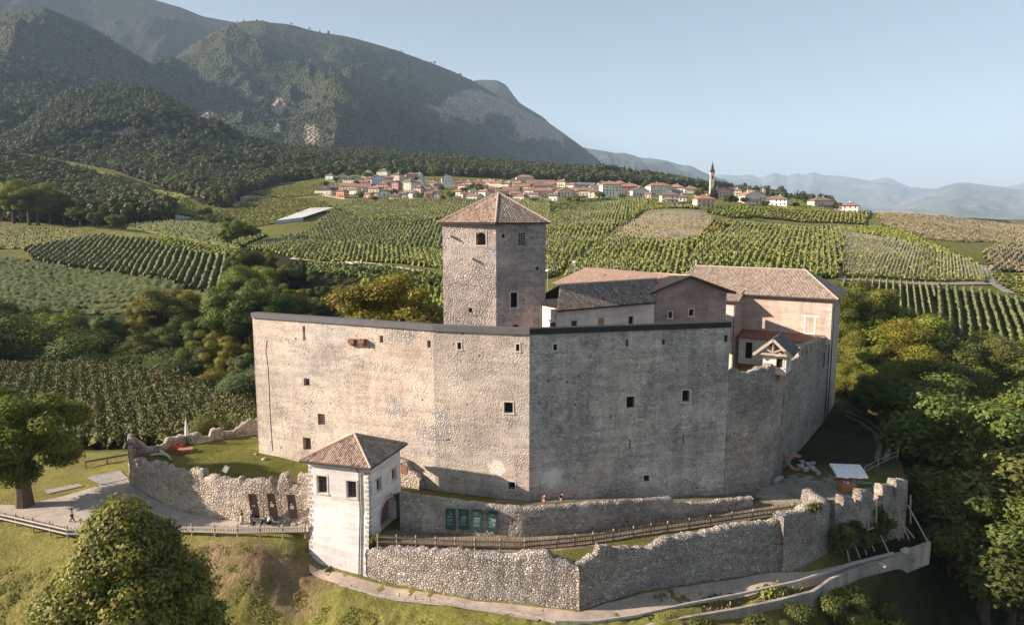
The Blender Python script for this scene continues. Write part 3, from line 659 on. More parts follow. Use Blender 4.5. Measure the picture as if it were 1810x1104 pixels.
# sloping metal coping, one part per stretch
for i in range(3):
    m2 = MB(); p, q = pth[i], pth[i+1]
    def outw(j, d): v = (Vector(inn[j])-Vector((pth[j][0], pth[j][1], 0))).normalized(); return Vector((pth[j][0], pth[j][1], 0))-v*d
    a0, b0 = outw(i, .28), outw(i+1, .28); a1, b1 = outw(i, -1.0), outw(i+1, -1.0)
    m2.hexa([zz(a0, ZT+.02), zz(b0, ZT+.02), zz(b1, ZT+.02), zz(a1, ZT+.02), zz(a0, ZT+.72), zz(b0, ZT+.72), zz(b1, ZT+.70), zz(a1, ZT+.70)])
    m2.build('coping', M['coping_metal' if i < 2 else 'coping_shade'], cw)
# two brick corbel stubs near the top of the left stretch, with pale bricks
for (u, v) in ((625, 602), (643, 602)):
    s, z = on_face(A_, B_, u, v); m2 = MB(); p = PT['AB'](s, z, -.35); m2.box(p, (.9, .75, .55), rz=math.atan2((B_-A_).y, (B_-A_).x)); p2 = PT['AB'](s, z-.45, -.18); m2.box(p2, (.7, .42, .35), rz=math.atan2((B_-A_).y, (B_-A_).x)); m2.build('corbel', M['woodred'], cw)
m2 = MB()
pl = [on_face(A_, B_, u, v) for u, v in ((472, 601), (470, 620), (474, 650), (476, 690), (478, 740), (482, 796))]
m2.tube([PT['AB'](s, z, .0) for s, z in pl], .05, 5); m2.build('crack', M['dark'], cw)

# ---- ruined lower wall D..E with turret, and the east wall E..F
e_top = [(D_.x+.02, D_.y+.02, 15.2), (E1.x, E1.y, 14.8), (E2.x, E2.y, 15.2), (E3.x, E3.y, 15.0), (E4.x, E4.y, 15.2)]
# shift the path inward half a thickness so that the outer faces line up
def inward(path, d):
    P = [Vector((p[0], p[1])) for p in path]; r = []
    for i, p in enumerate(path):
        a = P[max(i-1, 0)]; b = P[min(i+1, len(P)-1)]; t = (b-a).normalized(); r.append((p[0]-t.y*d, p[1]+t.x*d, p[2]))
    return r
ew = thing('bastion_wall', 'rounded rubble corner bastion with a ragged top under the wooden lookout', 'castle wall', (E2.x, E2.y, -1.3))
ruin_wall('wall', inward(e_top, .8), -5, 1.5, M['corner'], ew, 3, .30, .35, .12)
ea = thing('east_wall', 'long shaded castle wall with pale battlements and an arched doorway', 'castle wall', (F_.x, F_.y, -1.3))
mb = MB(); L = (F_-E4).length
o = [on_face(E4, F_, 1378, 838), on_face(E4, F_, 1388, 800)]
O_EF = [((o[0][0], o[1][0], -1.3, o[1][1], .8), 'door')] + [(tuple([*(lambda a, b: (a[0], b[0], a[1], b[1]))(on_face(E4, F_, 1454, 652), on_face(E4, F_, 1459, 622)), .4]), 'slit')]
ptE = wall_face(mb, E4, F_, -5, 14.6, 12.7, [q for q, s in O_EF])
nE = Vector(((F_-E4).normalized().y, -(F_-E4).normalized().x, 0)); E4i, Fi = E4-nE*1.4, F_-nE*1.4
mb.quad(zz(Fi, -5), zz(E4i, -5), zz(E4i, 14.6), zz(Fi, 12.7)); mb.quad(zz(E4, 14.6), zz(F_, 12.7), zz(Fi, 12.7), zz(E4i, 14.6))
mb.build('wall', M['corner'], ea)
for q, s in O_EF: window_part(ea, ptE, q, s, 'door' if s == 'door' else 'arrow_slit')
eEF = (F_-E4).normalized()
for k in range(7):
    s = 7.5+k*3.1; zt = 14.6-1.9*s/L; m2 = MB(); c = E4+eEF*s-nE*.7
    for j in range(3):
        w_ = 1.75-.12*j; m2.box((c.x, c.y, zt+.22+.42*j), (w_, 1.36-.05*j, .44), rz=math.atan2(eEF.y, eEF.x)+random.Random(k*3+j).uniform(-.05, .05))
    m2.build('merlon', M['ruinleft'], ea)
m2 = MB(); m2.tube([ptE(L-1.0, 12.5, -.08), ptE(L-1.2, -1, -.08)], .08, 6); m2.build('downpipe', M['iron'], ea)

# ---- keep tower
K = Vector((-2.25, 104., 0)); TL = K+Vector((-.953, .303, 0))*8.15; TR = K+Vector((.972, .235, 0))*7.3
TBL = TL+Vector((1.2, 8.6, 0)); TBR = TR+Vector((-1.0, 7.6, 0)); ZE = 33.9
tw = thing('keep_tower', 'tall square rubble keep with a pyramid tiled roof rising behind the curtain wall', 'tower', (K.x, K.y, 0))
mb = MB(); FACES['TL'] = (TL, K); FACES['TR'] = (K, TR)
def rect(face, u0, v0, u1, v1, d=.6):
    P0, P1 = FACES[face]; a = on_face(P0, P1, u0, v1); b = on_face(P0, P1, u1, v0); return (a[0], b[0], a[1], b[1], d)
oTL = [(rect('TL', 841.5, 411, 858.5, 433, 1.0), None), (rect('TL', 828.5, 544, 834.5, 552), 'dark')]
oTR = [(rect('TR', 916, 411.5, 928.5, 433), 'lattice'), (rect('TR', 902.5, 516.5, 914.5, 543.5), 'frame'), (rect('TR', 906, 573.5, 916.5, 582), 'boarded'), (rect('TR', 947.5, 471, 952.5, 477), 'dark'), (rect('TR', 887.5, 413.5, 892, 420), 'dark')]
ptl = wall_face(mb, TL, K, 5, ZE, ZE, [o for o, s in oTL]); ptr = wall_face(mb, K, TR, 5, ZE, ZE, [o for o, s in oTR])
for a, b in ((TR, TBR), (TBR, TBL), (TBL, TL)):
    if (a - TBL).length < .1: wall_face(mb, a, b, 5, ZE, ZE, [(3, 5.4, ZE-4.2, ZE-1.0, .9)])
    elif (a - TBR).length < .1: wall_face(mb, a, b, 5, ZE, ZE, [(2.6, 5.6, ZE-4.6, ZE-.8, .9)])
    else: wall_face(mb, a, b, 5, ZE, ZE)
for z in (ZE-5.0,): mb.poly([zz(p, z) for p in (TL, K, TR, TBR, TBL)])
mb.build('wall', M['tower'], tw)
# arched head and lattice
o = oTL[0][0]; m2 = MB(); r = (o[1]-o[0])/2; sc_ = (o[0]+o[1])/2
for sgn in (-1, 1):
    for k in range(5):
        a0 = math.pi/2*k/5; a1 = math.pi/2*(k+1)/5
        p0 = (sc_+sgn*r*math.cos(a0), o[3]-r*.8+r*.8*math.sin(a0)); p1 = (sc_+sgn*r*math.cos(a1), o[3]-r*.8+r*.8*math.sin(a1))
        m2.hexa([ptl(p0[0], p0[1], .03), ptl(p1[0], p1[1], .03), ptl(p1[0], p1[1], .9), ptl(p0[0], p0[1], .9), ptl(p0[0], o[3], .03), ptl(p1[0], o[3], .03), ptl(p1[0], o[3], .9), ptl(p0[0], o[3], .9)])
fw = m2.build('window_arch', M['tower'], tw)
f = MB()
for (a, b, c, d) in ((o[0]-.16, o[0]-.01, o[2], o[3]), (o[1]+.01, o[1]+.16, o[2], o[3]), (o[0]-.2, o[1]+.2, o[2]-.18, o[2]-.01)):
    f.hexa([ptl(a, c, -.05), ptl(b, c, -.05), ptl(b, c, .05), ptl(a, c, .05), ptl(a, d, -.05), ptl(b, d, -.05), ptl(b, d, .05), ptl(a, d, .05)])
f.build('window_frame', M['stoneframe'], tw)
window_part(tw, ptl, oTL[1][0], 'dark')
for q, s in oTR[1:]: window_part(tw, ptr, q, s)
q = oTR[0][0]; w = window_part(tw, ptr, q, 'dark'); f = MB()
for i in range(4): f.bar(ptr(q[0]+(q[1]-q[0])*i/3, q[2], .1), ptr(q[0]+(q[1]-q[0])*i/3, q[3], .1), .14)
for i in range(6): f.bar(ptr(q[0], q[2]+(q[3]-q[2])*i/5, .12), ptr(q[1], q[2]+(q[3]-q[2])*i/5, .12), .12)
f.build('brick_lattice', M['chapel'], w)
for (pt_, fc, u, v) in ((ptl, 'TL', 797, 417), (ptl, 'TL', 835, 457)):
    s, z = on_face(*FACES[fc], u, v); f = MB(); f.bar(pt_(s, z, .2), pt_(s, z, -.75), .28, .22); f.build('beam_stub', M['stoneframe'], tw)
cen = Vector((-1.9, 109.3, 0)); ap = Vector((cen.x-.1, cen.y, zat(883, 341, cen.y)))
ov = lambda p, d=.75: p+(p-cen).normalized()*d
ev = [ov(TL), ov(K, .9), ov(TR), ov(TBR), ov(TBL)]; ze = ZE+.05; evz = [Vector((p.x, p.y, ze)) for p in ev]
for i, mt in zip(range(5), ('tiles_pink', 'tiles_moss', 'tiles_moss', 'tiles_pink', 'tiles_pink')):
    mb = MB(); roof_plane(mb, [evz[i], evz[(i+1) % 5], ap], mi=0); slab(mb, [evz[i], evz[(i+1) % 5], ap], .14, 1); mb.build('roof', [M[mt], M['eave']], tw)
m2 = MB()
for i in range(5): ridge_cap(m2, evz[i], ap)
m2.build('ridge_tiles', M['ridge'], tw)

# ---- residence wing (white wall, mossy roof)
rs = thing('residence_wing', 'low white plastered wing with mossy tiled roof to the right of the keep', 'house', (14, 104, 10))
ZR = 22.0
R0 = pz(984, 549, ZR); R1 = pz(1160, 534, ZR)
d = (R1-R0).normalized(); n = Vector((d.y, -d.x, 0)); W0 = R0-n*.75+d*.6; W1 = R1-n*.75+d*.3
mb = MB(); FACES['RS'] = (W0, W1)
oRS = [(rect('RS', 973, 569.5, 983, 582, .3), 'framed'), (rect('RS', 1009.5, 566, 1020, 582, .3), 'framed'), (rect('RS', 1057, 561, 1068, 579, .2), 'tan'), (rect('RS', 1111, 558.5, 1120, 577, .4), 'dark')]
ptR = wall_face(mb, W0, W1, 8, ZR+.15, ZR+.15, [q for q, s in oRS]); 
back = -n*13
for a, b in ((W1, W1+back), (W1+back, W0+back), (W0+back, W0)): wall_face(mb, a, b, 8, ZR+.15, ZR+.15)
mb.build('wall', M['whiteplaster'], rs)
for q, s in oRS: window_part(rs, ptR, q, s)
for q, s in oRS:
    f = MB(); p = ptR((q[0]+q[1])/2, q[3]+.35, -.04); f.box(p, (q[1]-q[0]+.7, .12, .22), rz=math.atan2(d.y, d.x)); f.build('lintel', M['stoneframe'], rs)
rz_ = 25.0; RG1 = py(1161, 493, (36-rz_)/.0955); RG0 = RG1-d*18.5; RG0.z = RG1.z
Rv = py(1139, 522, 111.5)
mb = MB(); roof_plane(mb, [R0, R1, RG1, RG0]); slab(mb, [R0, R1, RG1, RG0], .16, 1); mb.build('roof', [M['tiles_moss'], M['eave']], rs)
mb = MB(); bk = [RG1, RG0, RG0-n*6-Vector((0, 0, 2.6)), RG1-n*6-Vector((0, 0, 2.6))]; roof_plane(mb, [bk[2], bk[3], bk[0], bk[1]]); slab(mb, bk, .16, 1); mb.build('roof', [M['tiles_red'], M['eave']], rs)
m2 = MB(); ridge_cap(m2, RG0, RG1); m2.build('ridge_tiles', M['ridge'], rs)
m2 = MB(); m2.tube([R0+Vector((0, 0, -.15)), R1+Vector((0, 0, -.15))], .09, 6); m2.tube([R0+Vector((0, 0, -.2)), W0-d*.3+Vector((0, 0, -1.2+22-22)), W0-d*.9+Vector((0, 0, -2.2)), Vector((W0.x-d.x*.9, W0.y-d.y*.9, 12))], .07, 6); m2.build('gutter', M['fascia'], rs)

# ---- chapel with stone gable
ch = thing('chapel', 'stone gabled building with red tiled roof in the middle of the castle', 'building', (28, 114, 10))
GL = py(1139, 522, 110.8); GA = py(1221, 488, 112.3); GR = Vector((35.2, 114.9, GL.z)); GL.z = GR.z = (GL.z+.0)
gd = (GR-GL); gd.z = 0; gd.normalize(); gn = Vector((gd.y, -gd.x, 0)); GLw = GL+gd*1.2; GRw = GR-gd*1.2
GA = GL.lerp(GR, .5); GA.z = zat(1221, 488, GA.y)
GLi, GRi, GAi = GLw-gn*.7, GRw-gn*.7, GA-gn*.7
mb = MB(); FACES['CH'] = (GLi, GRi)
oCH = [(rect('CH', 1181.5, 550, 1188, 562, .5), 'arch'), (rect('CH', 1217.5, 546, 1226, 558, .5), 'arch')]
ptC = wall_face(mb, GLi, GRi, 8, GL.z, GL.z, [q for q, s in oCH])
hgt = GA.z-GL.z-.1
mb.poly([GLi.xy.to_3d()+Vector((0, 0, GL.z)), GRi.xy.to_3d()+Vector((0, 0, GL.z)), GAi.xy.to_3d()+Vector((0, 0, GA.z-.25))])
cb = -gn*16
for a, b in ((GRi, GRi+cb), (GRi+cb, GLi+cb), (GLi+cb, GLi)): wall_face(mb, a, b, 8, GL.z, GL.z)
mb.build('wall', M['chapel'], ch)
for q, s in oCH: window_part(ch, ptC, q, s)
RB = GA-gn*30; RB.z = GA.z; RBk = py(1036, 479, 138); RBk.z = GA.z-1.0
rb = (RBk-GA); LB = GL+rb*.94; LB.z = GL.z-.6; RBb = GR+rb*.94
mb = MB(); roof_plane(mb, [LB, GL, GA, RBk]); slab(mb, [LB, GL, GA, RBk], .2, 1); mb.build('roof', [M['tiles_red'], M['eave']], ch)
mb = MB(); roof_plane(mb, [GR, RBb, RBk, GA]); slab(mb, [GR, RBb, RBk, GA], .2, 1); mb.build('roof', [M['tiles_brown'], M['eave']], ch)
m2 = MB(); ridge_cap(m2, GA, RBk); m2.build('ridge_tiles', M['ridge'], ch)
m2 = MB()
for a, b in ((GL, GA), (GA, GR)): m2.bar(a+gn*.05-Vector((0, 0, .1)), b+gn*.05-Vector((0, 0, .1)), .1, .32)
m2.build('bargeboard', M['eave'], ch)

# ---- palace
pn = Vector((-.5, -.866, 0)); plf = Vector((-.866, .5, 0)); ZP = 20.3
pa = thing('palace', 'palace block with broad brown tiled hip roof at the right end of the castle', 'building', (F_.x, F_.y, -1.3))
PL = F_+plf*15.0; PG = F_-pn*12.5+Vector((0, 0, 0)); PBL = PL-pn*12.5
FACES['PF'] = (PL, F_); FACES['PS'] = (F_, PG)
mb = MB(); oPF = []
ptP = wall_face(mb, PL, F_, 6, ZP, ZP, [])
oPS = [(rect('PS', 1476.5, 556, 1480.5, 572, .4), 'frame')]
ptS = wall_face(mb, F_, PG, -5, ZP, ZP, [(3.0, 4.0, 13.4, 15.4, .4), (3.2, 4.0, 6, 8.4, .4)]); wall_face(mb, PG, PBL, -5, ZP, ZP); wall_face(mb, PBL, PL, 6, ZP, ZP)
mb.build('wall', M['palace'], pa)
window_part(pa, ptS, (3.0, 4.0, 13.4, 15.4, .4), 'frame'); window_part(pa, ptS, (3.2, 4.0, 6, 8.4, .4), 'dark')
# walled up window with pale surround and ear stones
q = rect('PF', 1423, 560, 1440, 587, .1); f = MB()
for (a, b, c, d_) in ((q[0]-.25, q[0], q[2], q[3]), (q[1], q[1]+.25, q[2], q[3]), (q[0]-.6, q[1]+.25, q[3]+.02, q[3]+.24), (q[1]+.25, q[1]+.75, q[3]-.05, q[3]+.24), (q[0]-.25, q[1]+.25, q[2]-.28, q[2]-.02)):
    f.hexa([ptP(a, c, -.04), ptP(b, c, -.04), ptP(b, c, .05), ptP(a, c, .05), ptP(a, d_, -.04), ptP(b, d_, -.04), ptP(b, d_, .05), ptP(a, d_, .05)])
f.build('window_surround', M['whitepaint'], pa)
f = MB()
for k in range(5):
    z = ZP-1.3-k*.8; w_ = .55+.35*(k % 2); f.hexa([ptP(15-w_, z, -.03), ptP(15.0, z, -.03), ptP(15.0, z, .05), ptP(15-w_, z, .05), ptP(15-w_, z+.5, -.03), ptP(15.0, z+.5, -.03), ptP(15.0, z+.5, .05), ptP(15-w_, z+.5, .05)])
f.build('corner_stones', M['stoneframe'], pa)
m2 = MB(); p = ptP(15.35, ZP-.3, -.25); m2.tube([p+Vector((.9, -.4, .2)), p+Vector((0, 0, -1.0)), Vector((p.x, p.y, 8)), Vector((p.x-.05, p.y, -1.3))], .09, 6); m2.build('downpipe', M['iron'], pa)
# roof
ovh = .9; RF0 = F_+pn*ovh-plf*ovh*1.1; RL0 = PL+pn*ovh+plf*14; RG_ = PG-pn*ovh-plf*ovh; RBL = PBL-pn*ovh+plf*14
for q_ in (RF0, RL0, RG_, RBL): q_.z = ZP+.1
dep = 12.5+2*ovh; rise = 4.3
Rg1 = RF0-pn*dep/2+plf*6.6; Rg0 = RL0-pn*dep/2-plf*3.0; Rg1.z = Rg0.z = ZP+.1+rise
mb = MB(); roof_plane(mb, [RL0, RF0, Rg1, Rg0]); slab(mb, [RL0, RF0, Rg1, Rg0], .2, 1); mb.build('roof', [M['tiles_brown'], M['eave']], pa)
mb = MB(); roof_plane(mb, [RF0, RG_, Rg1]); slab(mb, [RF0, RG_, Rg1], .2, 1); mb.build('roof', [M['tiles_brown'], M['eave']], pa)
mb = MB(); roof_plane(mb, [RG_, RBL, Rg0, Rg1]); slab(mb, [RG_, RBL, Rg0, Rg1], .2, 1); mb.build('roof', [M['tiles_brown'], M['eave']], pa)
mb = MB(); roof_plane(mb, [RBL, RL0, Rg0]); slab(mb, [RBL, RL0, Rg0], .2, 1); mb.build('roof', [M['tiles_brown'], M['eave']], pa)
m2 = MB(); ridge_cap(m2, Rg0, Rg1); ridge_cap(m2, RF0, Rg1); ridge_cap(m2, RG_, Rg1); ridge_cap(m2, RL0, Rg0); m2.build('ridge_tiles', M['ridge'], pa)
m2 = MB(); m2.tube([RL0.lerp(RF0, .48)+Vector((0, 0, -.08)), RF0+Vector((0, 0, -.08)), RG_+Vector((0, 0, -.08))], .13, 6); m2.build('gutter', M['fascia'], pa)
# protruding white block left of the facade
bk = thing('stair_block', 'white and pink plastered block stepping forward between chapel and palace', 'building', (36, 130, 8))
Q1 = PL+pn*3.0+plf*.86; Q0 = Q1+plf*7.4; Q2 = PL.copy(); ZB = 19.3; FACES['BF'] = (Q0, Q1)
mb = MB(); oB = [(rect('BF', 1256.5, 549.5, 1266.5, 577, .4), 'boarded')]
ptB = wall_face(mb, Q0, Q1, 6, ZB, ZB, [q for q, s in oB]); wall_face(mb, Q2-pn*1+plf*8.2, Q0, 6, ZB, ZB+1)
mb.build('front_wall', M['whiteplaster'], bk)
mb = MB(); wall_face(mb, Q1, Q2, 6, ZB, ZB+2.0, []); mb.build('side_wall', M['pinkplaster'], bk)
for q, s in oB: window_part(bk, ptB, q, s, 'door')
r0 = Q0+pn*.8+plf*2.2; r1 = Q1+pn*.8-plf*.9; r0.z = r1.z = ZB+.05
up_ = -pn*5.6+Vector((0, 0, 2.0)); 
mb = MB(); roof_plane(mb, [r0, r1, r1+up_, r0+up_]); slab(mb, [r0, r1, r1+up_, r0+up_], .2, 1); mb.build('roof', [M['tiles_brown'], M['eave']], bk)
m2 = MB(); m2.tube([r0+Vector((0, 0, -.1)), r1+Vector((0, 0, -.1))], .1, 6); p = ptB((Q1-Q0).length-.15, ZB-.8, -.15)
m2.tube([r1-plf*-.9+Vector((0, 0, -.15)), p, Vector((p.x, p.y, 6))], .08, 6); m2.build('gutter', M['fascia'], bk)

# ---- low courtyard lean-to below the palace facade
lt = thing('lean_to', 'low lean-to with rusty sheet roof against the palace foot', 'shed', (44, 126, 10))
a0 = PL+pn*.05; b0 = F_+pn*.05; z1 = 13.9
mb = MB(); t0 = a0.copy(); t1 = F_+plf*1.0; t0.z = t1.z = z1
e0 = PL+pn*3.2-plf*0; e1 = F_+plf*1.0+pn*3.2; e0.z = e1.z = z1-1.0
slab(mb, [e0, e1, t1, t0], .12); mb.build('roof', M['woodred'], lt)
mb = MB(); w0 = e0-pn*.3; w1 = e1-pn*.3; FACES['LT'] = (w0, w1)
oL = [(1.2, 2.4, 9, 12, .3), (5.4, 8.0, 9, 12.2, .3)]
ptL = wall_face(mb, w0, w1, 8.0, z1-1.05, z1-1.05, oL); mb.build('wall', M['whiteplaster'], lt)
for q in oL: window_part(lt, ptL, q, 'dark', 'doorway')

# ---- lookout turret on the corner bastion
tu = thing('lookout_turret', 'small projecting lookout with dark gabled roof on the castle corner', 'turret', (36.5, 98, 13))
tc = Vector((36.6, 98.2, 0)); te = Vector((.50, .866, 0)); tn = Vector((.866, -.5, 0))
def tp(a, b, z): q = tc+tn*a+te*b; return Vector((q.x, q.y, z))   # a: outward, b: along
mb = MB(); z0, z1 = 13.9, 16.9
fr = (tp(-2.0, -1.9, 0), tp(1.0, -1.9, 0)); 
ptT = wall_face(mb, fr[0], fr[1], z0, z1, z1, [(1.75, 2.55, 14.9, 16.1, .3)]); 
pt2 = wall_face(mb, tp(1.0, -1.9, 0), tp(1.0, 2.2, 0), z0, z1, z1, [(1.4, 1.9, 15.0, 16.1, .3)]); wall_face(mb, tp(1.0, 2.2, 0), tp(-2, 2.2, 0), z0, z1, z1)
mb.poly([tp(-2, -1.9, z0), tp(-2, 2.2, z0), tp(1, 2.2, z0), tp(1, -1.9, z0)])
mb.build('wall', M['whiteplaster'], tu)
w = window_part(tu, ptT, (1.75, 2.55, 14.9, 16.1, .3), 'frame'); window_part(tu, pt2, (1.4, 1.9, 15.0, 16.1, .3), 'frame')
zr, ze_ = 18.9, 16.7
ra, rbk_ = tp(-.6, -2.9, zr), tp(-.6, 3.0, zr); la, lb = tp(-3.1, -2.9, ze_), tp(-3.1, 3.0, ze_); rra, rrb = tp(1.9, -2.9, ze_), tp(1.9, 3.0, ze_)
mb = MB(); roof_plane(mb, [rra, rrb, rbk_, ra], sp=.5, row=.5, amp=.02); slab(mb, [rra, rrb, rbk_, ra], .14, 1); mb.build('roof', [M['slate'], M['eave']], tu)
mb = MB(); roof_plane(mb, [lb, la, ra, rbk_], sp=.5, row=.5, amp=.02); slab(mb, [lb, la, ra, rbk_], .14, 1); mb.build('roof', [M['slate'], M['eave']], tu)
for (a, b) in ((la, ra), (ra, rra)):
    m2 = MB(); dn = Vector((0, 0, -.16)); m2.bar(a+dn-te*.1, b+dn-te*.1, .12, .36); m2.build('bargeboard', M['woodpale'], tu)
m2 = MB(); m2.bar(tp(-2.4, -2.7, 16.75), tp(1.3, -2.7, 16.75), .25); m2.bar(tp(-.6, -2.7, 16.8), tp(-.6, -2.7, 18.4), .22); m2.bar(tp(-.6, -2.7, 17.0), tp(.7, -2.7, 17.6), .18); m2.bar(tp(-.6, -2.7, 17.0), tp(-1.9, -2.7, 17.6), .18); m2.build('truss', M['woodpale'], tu)
for k in range(5):
    m2 = MB(); b = -1.6+k*.9; m2.hexa([tp(.3, b-.15, 12.8), tp(.45, b-.15, 12.8), tp(.45, b+.15, 12.8), tp(.3, b+.15, 12.8), tp(.3, b-.22, 13.88), tp(1.1, b-.22, 13.88), tp(1.1, b+.22, 13.88), tp(.3, b+.22, 13.88)]); m2.build('corbel', M['terracotta'], tu)

# ---- gatehouse
GZ_ = 7.5
FR = pz(655, 828, GZ_); BR = pz(720, 784, GZ_); FL = pz(529, 814, GZ_); BL = FL+(BR-FR)
FR.z = BR.z = FL.z = BL.z = 0
gt = thing('gatehouse', 'white plastered gatehouse tower with tiled pyramid roof and arched passage', 'gatehouse', ((FR+BL)/2).to_tuple())
cg = (FR+BL)/2; ins = lambda p: p+(cg-p).normalized()*.95
f_, r_, b_, l_ = ins(FR), ins(BR), ins(BL), ins(FL)
FACES['GF'] = (l_, f_); FACES['GR'] = (f_, r_); FACES['GB'] = (b_, l_)
zw = GZ_-.05
mb = MB(); oGF = [(rect('GF', 561, 841.5, 577.5, 870, .45), 'framed'), (rect('GF', 613, 850.5, 629.5, 878.5, .45), 'framed')]
ptF = wall_face(mb, l_, f_, -8, zw, zw, [q for q, s in oGF], bat=.10, zbat=2.0)
arch = rect('GR', 671, 894, 700, 936, 0); arch = (arch[0]+.25, arch[1], -1.35, 2.0, 1.0)
oGR = [(rect('GR', 665, 842, 673, 869, .35), 'framed'), (rect('GR', 692, 825, 699.5, 850, .35), 'framed')]
ptG = wall_face(mb, f_, r_, -8, zw, zw, [q for q, s in oGR]+[arch])
wall_face(mb, r_, b_, -8, zw, zw)
wall_face(mb, b_, l_, -8, zw, zw, [((r_-f_).length-arch[1], (r_-f_).length-arch[0], -1.35, arch[3], 1.0)])
mb.build('wall', M['gateplaster'], gt)
for q, s in oGF: window_part(gt, ptF, q, s)
for q, s in oGR:
    w = window_part(gt, ptG, q, s); f = MB(); hw = (q[1]-q[0]); f.hexa([ptG(q[0]-hw*.95, q[2], -.03), ptG(q[0]-.03, q[2], -.03), ptG(q[0]-.03, q[2], -.09), ptG(q[0]-hw*.95, q[2], -.09), ptG(q[0]-hw*.95, q[3], -.03), ptG(q[0]-.03, q[3], -.03), ptG(q[0]-.03, q[3], -.09), ptG(q[0]-hw*.95, q[3], -.09)]); f.build('shutter', M['whitepaint'], w)
# passage: floor, side walls, ceiling and arch rings
mb = MB(); Lw = (l_-f_).length
def gp(s, t, z): return f_+(r_-f_).normalized()*s+(l_-f_).normalized()*t+Vector((0, 0, z))
s0, s1, zt_ = arch[0], arch[1], arch[3]
mb.quad(gp(s0, 1, -1.32), gp(s1, 1, -1.32), gp(s1, Lw-1, -1.32), gp(s0, Lw-1, -1.32)); mb.quad(gp(s0, .99, -1.3), gp(s0, Lw-.99, -1.3), gp(s0, Lw-.99, zt_), gp(s0, .99, zt_)); mb.quad(gp(s1, .99, -1.3), gp(s1, Lw-.99, -1.3), gp(s1, Lw-.99, zt_), gp(s1, .99, zt_)); mb.quad(gp(s0, .99, zt_), gp(s1, .99, zt_), gp(s1, Lw-.99, zt_), gp(s0, Lw-.99, zt_))
mb.build('passage', M['pinkplaster'], gt)
for t0_, t1_ in ((-.04, .9), (Lw-.9, Lw+.04)):
    m2 = MB(); r = (s1-s0)/2; sc_ = (s0+s1)/2; hh = r*.85
    for sgn in (-1, 1):
        for k in range(7):
            a0 = math.pi/2*k/7; a1 = math.pi/2*(k+1)/7
            p0 = (sc_+sgn*r*math.cos(a0), zt_-hh+hh*math.sin(a0)); p1 = (sc_+sgn*r*math.cos(a1), zt_-hh+hh*math.sin(a1))
            m2.hexa([gp(p0[0], t0_, p0[1]), gp(p1[0], t0_, p1[1]), gp(p1[0], t1_, p1[1]), gp(p0[0], t1_, p0[1]), gp(p0[0], t0_, zt_+.02), gp(p1[0], t0_, zt_+.02), gp(p1[0], t1_, zt_+.02), gp(p0[0], t1_, zt_+.02)])
    m2.build('arch', M['gateplaster'], gt)
m2 = MB(); r = (s1-s0)/2; 
for k in range(13):
    a0 = math.pi*k/13+.02; a1 = math.pi*(k+1)/13-.02; ro = r+.32+.08*(k % 2)
    pts = [(sc_-ri*math.cos(a), zt_-hh+ri*math.sin(a)*.95) for ri, a in ((r, a0), (r, a1), (ro, a1), (ro, a0))]
    lo = [gp(a, -.045, b) for a, b in pts]; hi = [gp(a, -.09, b) for a, b in pts]; m2.hexa(lo+hi)
m2.build('arch_stones', M['stoneframe'], gt)
# painted quoins
for (e_pt, a, b) in ((f_, l_, None), (f_, r_, None), (l_, f_, None)):
    m2 = MB(); dd = (a-e_pt).normalized(); nn = Vector((dd.y, -dd.x, 0))
    if nn.dot(e_pt-cg) < 0: nn = -nn
    for k in range(24):
        z = zw-.5-k*.52; w_ = .30+.22*(k % 2)
        bo = (.10*(2.0-z) if z < 2 else 0) if (a is l_ or e_pt is l_) else 0
        bo2 = (.10*(2.0-z-.34) if z+.34 < 2 else 0) if (a is l_ or e_pt is l_) else 0
        def g2(s, zz2, o_, b0): q = e_pt+dd*s+nn*(o_+b0); return Vector((q.x, q.y, zz2))
        m2.hexa([g2(.02, z, .0, bo), g2(w_, z, .0, bo), g2(w_, z, .02, bo), g2(.02, z, .02, bo), g2(.02, z+.34, .0, bo2), g2(w_, z+.34, .0, bo2), g2(w_, z+.34, .02, bo2), g2(.02, z+.34, .02, bo2)])
    m2.build('quoins', M['greystone'], gt)
m2 = MB(); q = f_-(f_-l_).normalized()*1.1; nn = Vector(((f_-l_).normalized().y, -(f_-l_).normalized().x, 0))
m2.tube([q+nn*.75+Vector((0, 0, GZ_-.12)), q+nn*.12+Vector((0, 0, GZ_-.9)), q+nn*.12+Vector((0, 0, 2)), q+nn*.9+Vector((0, 0, -5.6))], .08, 6); m2.build('downpipe', M['fascia'], gt)
ga = Vector((cg.x, cg.y, zat(628, 767, cg.y)))
ez = [Vector((p.x, p.y, GZ_)) for p in (FL, FR, BR, BL)]
for i in range(4):
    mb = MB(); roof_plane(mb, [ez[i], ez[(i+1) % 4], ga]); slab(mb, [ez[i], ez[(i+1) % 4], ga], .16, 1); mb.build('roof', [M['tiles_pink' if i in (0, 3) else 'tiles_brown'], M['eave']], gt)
m2 = MB()
for i in range(4): ridge_cap(m2, ez[i], ga)
m2.build('ridge_tiles', M['ridge'], gt)
m2 = MB(); m2.tube([e+Vector((0, 0, -.05)) for e in (ez[0], ez[1], ez[2])], .09, 6); m2.build('gutter', M['fascia'], gt)
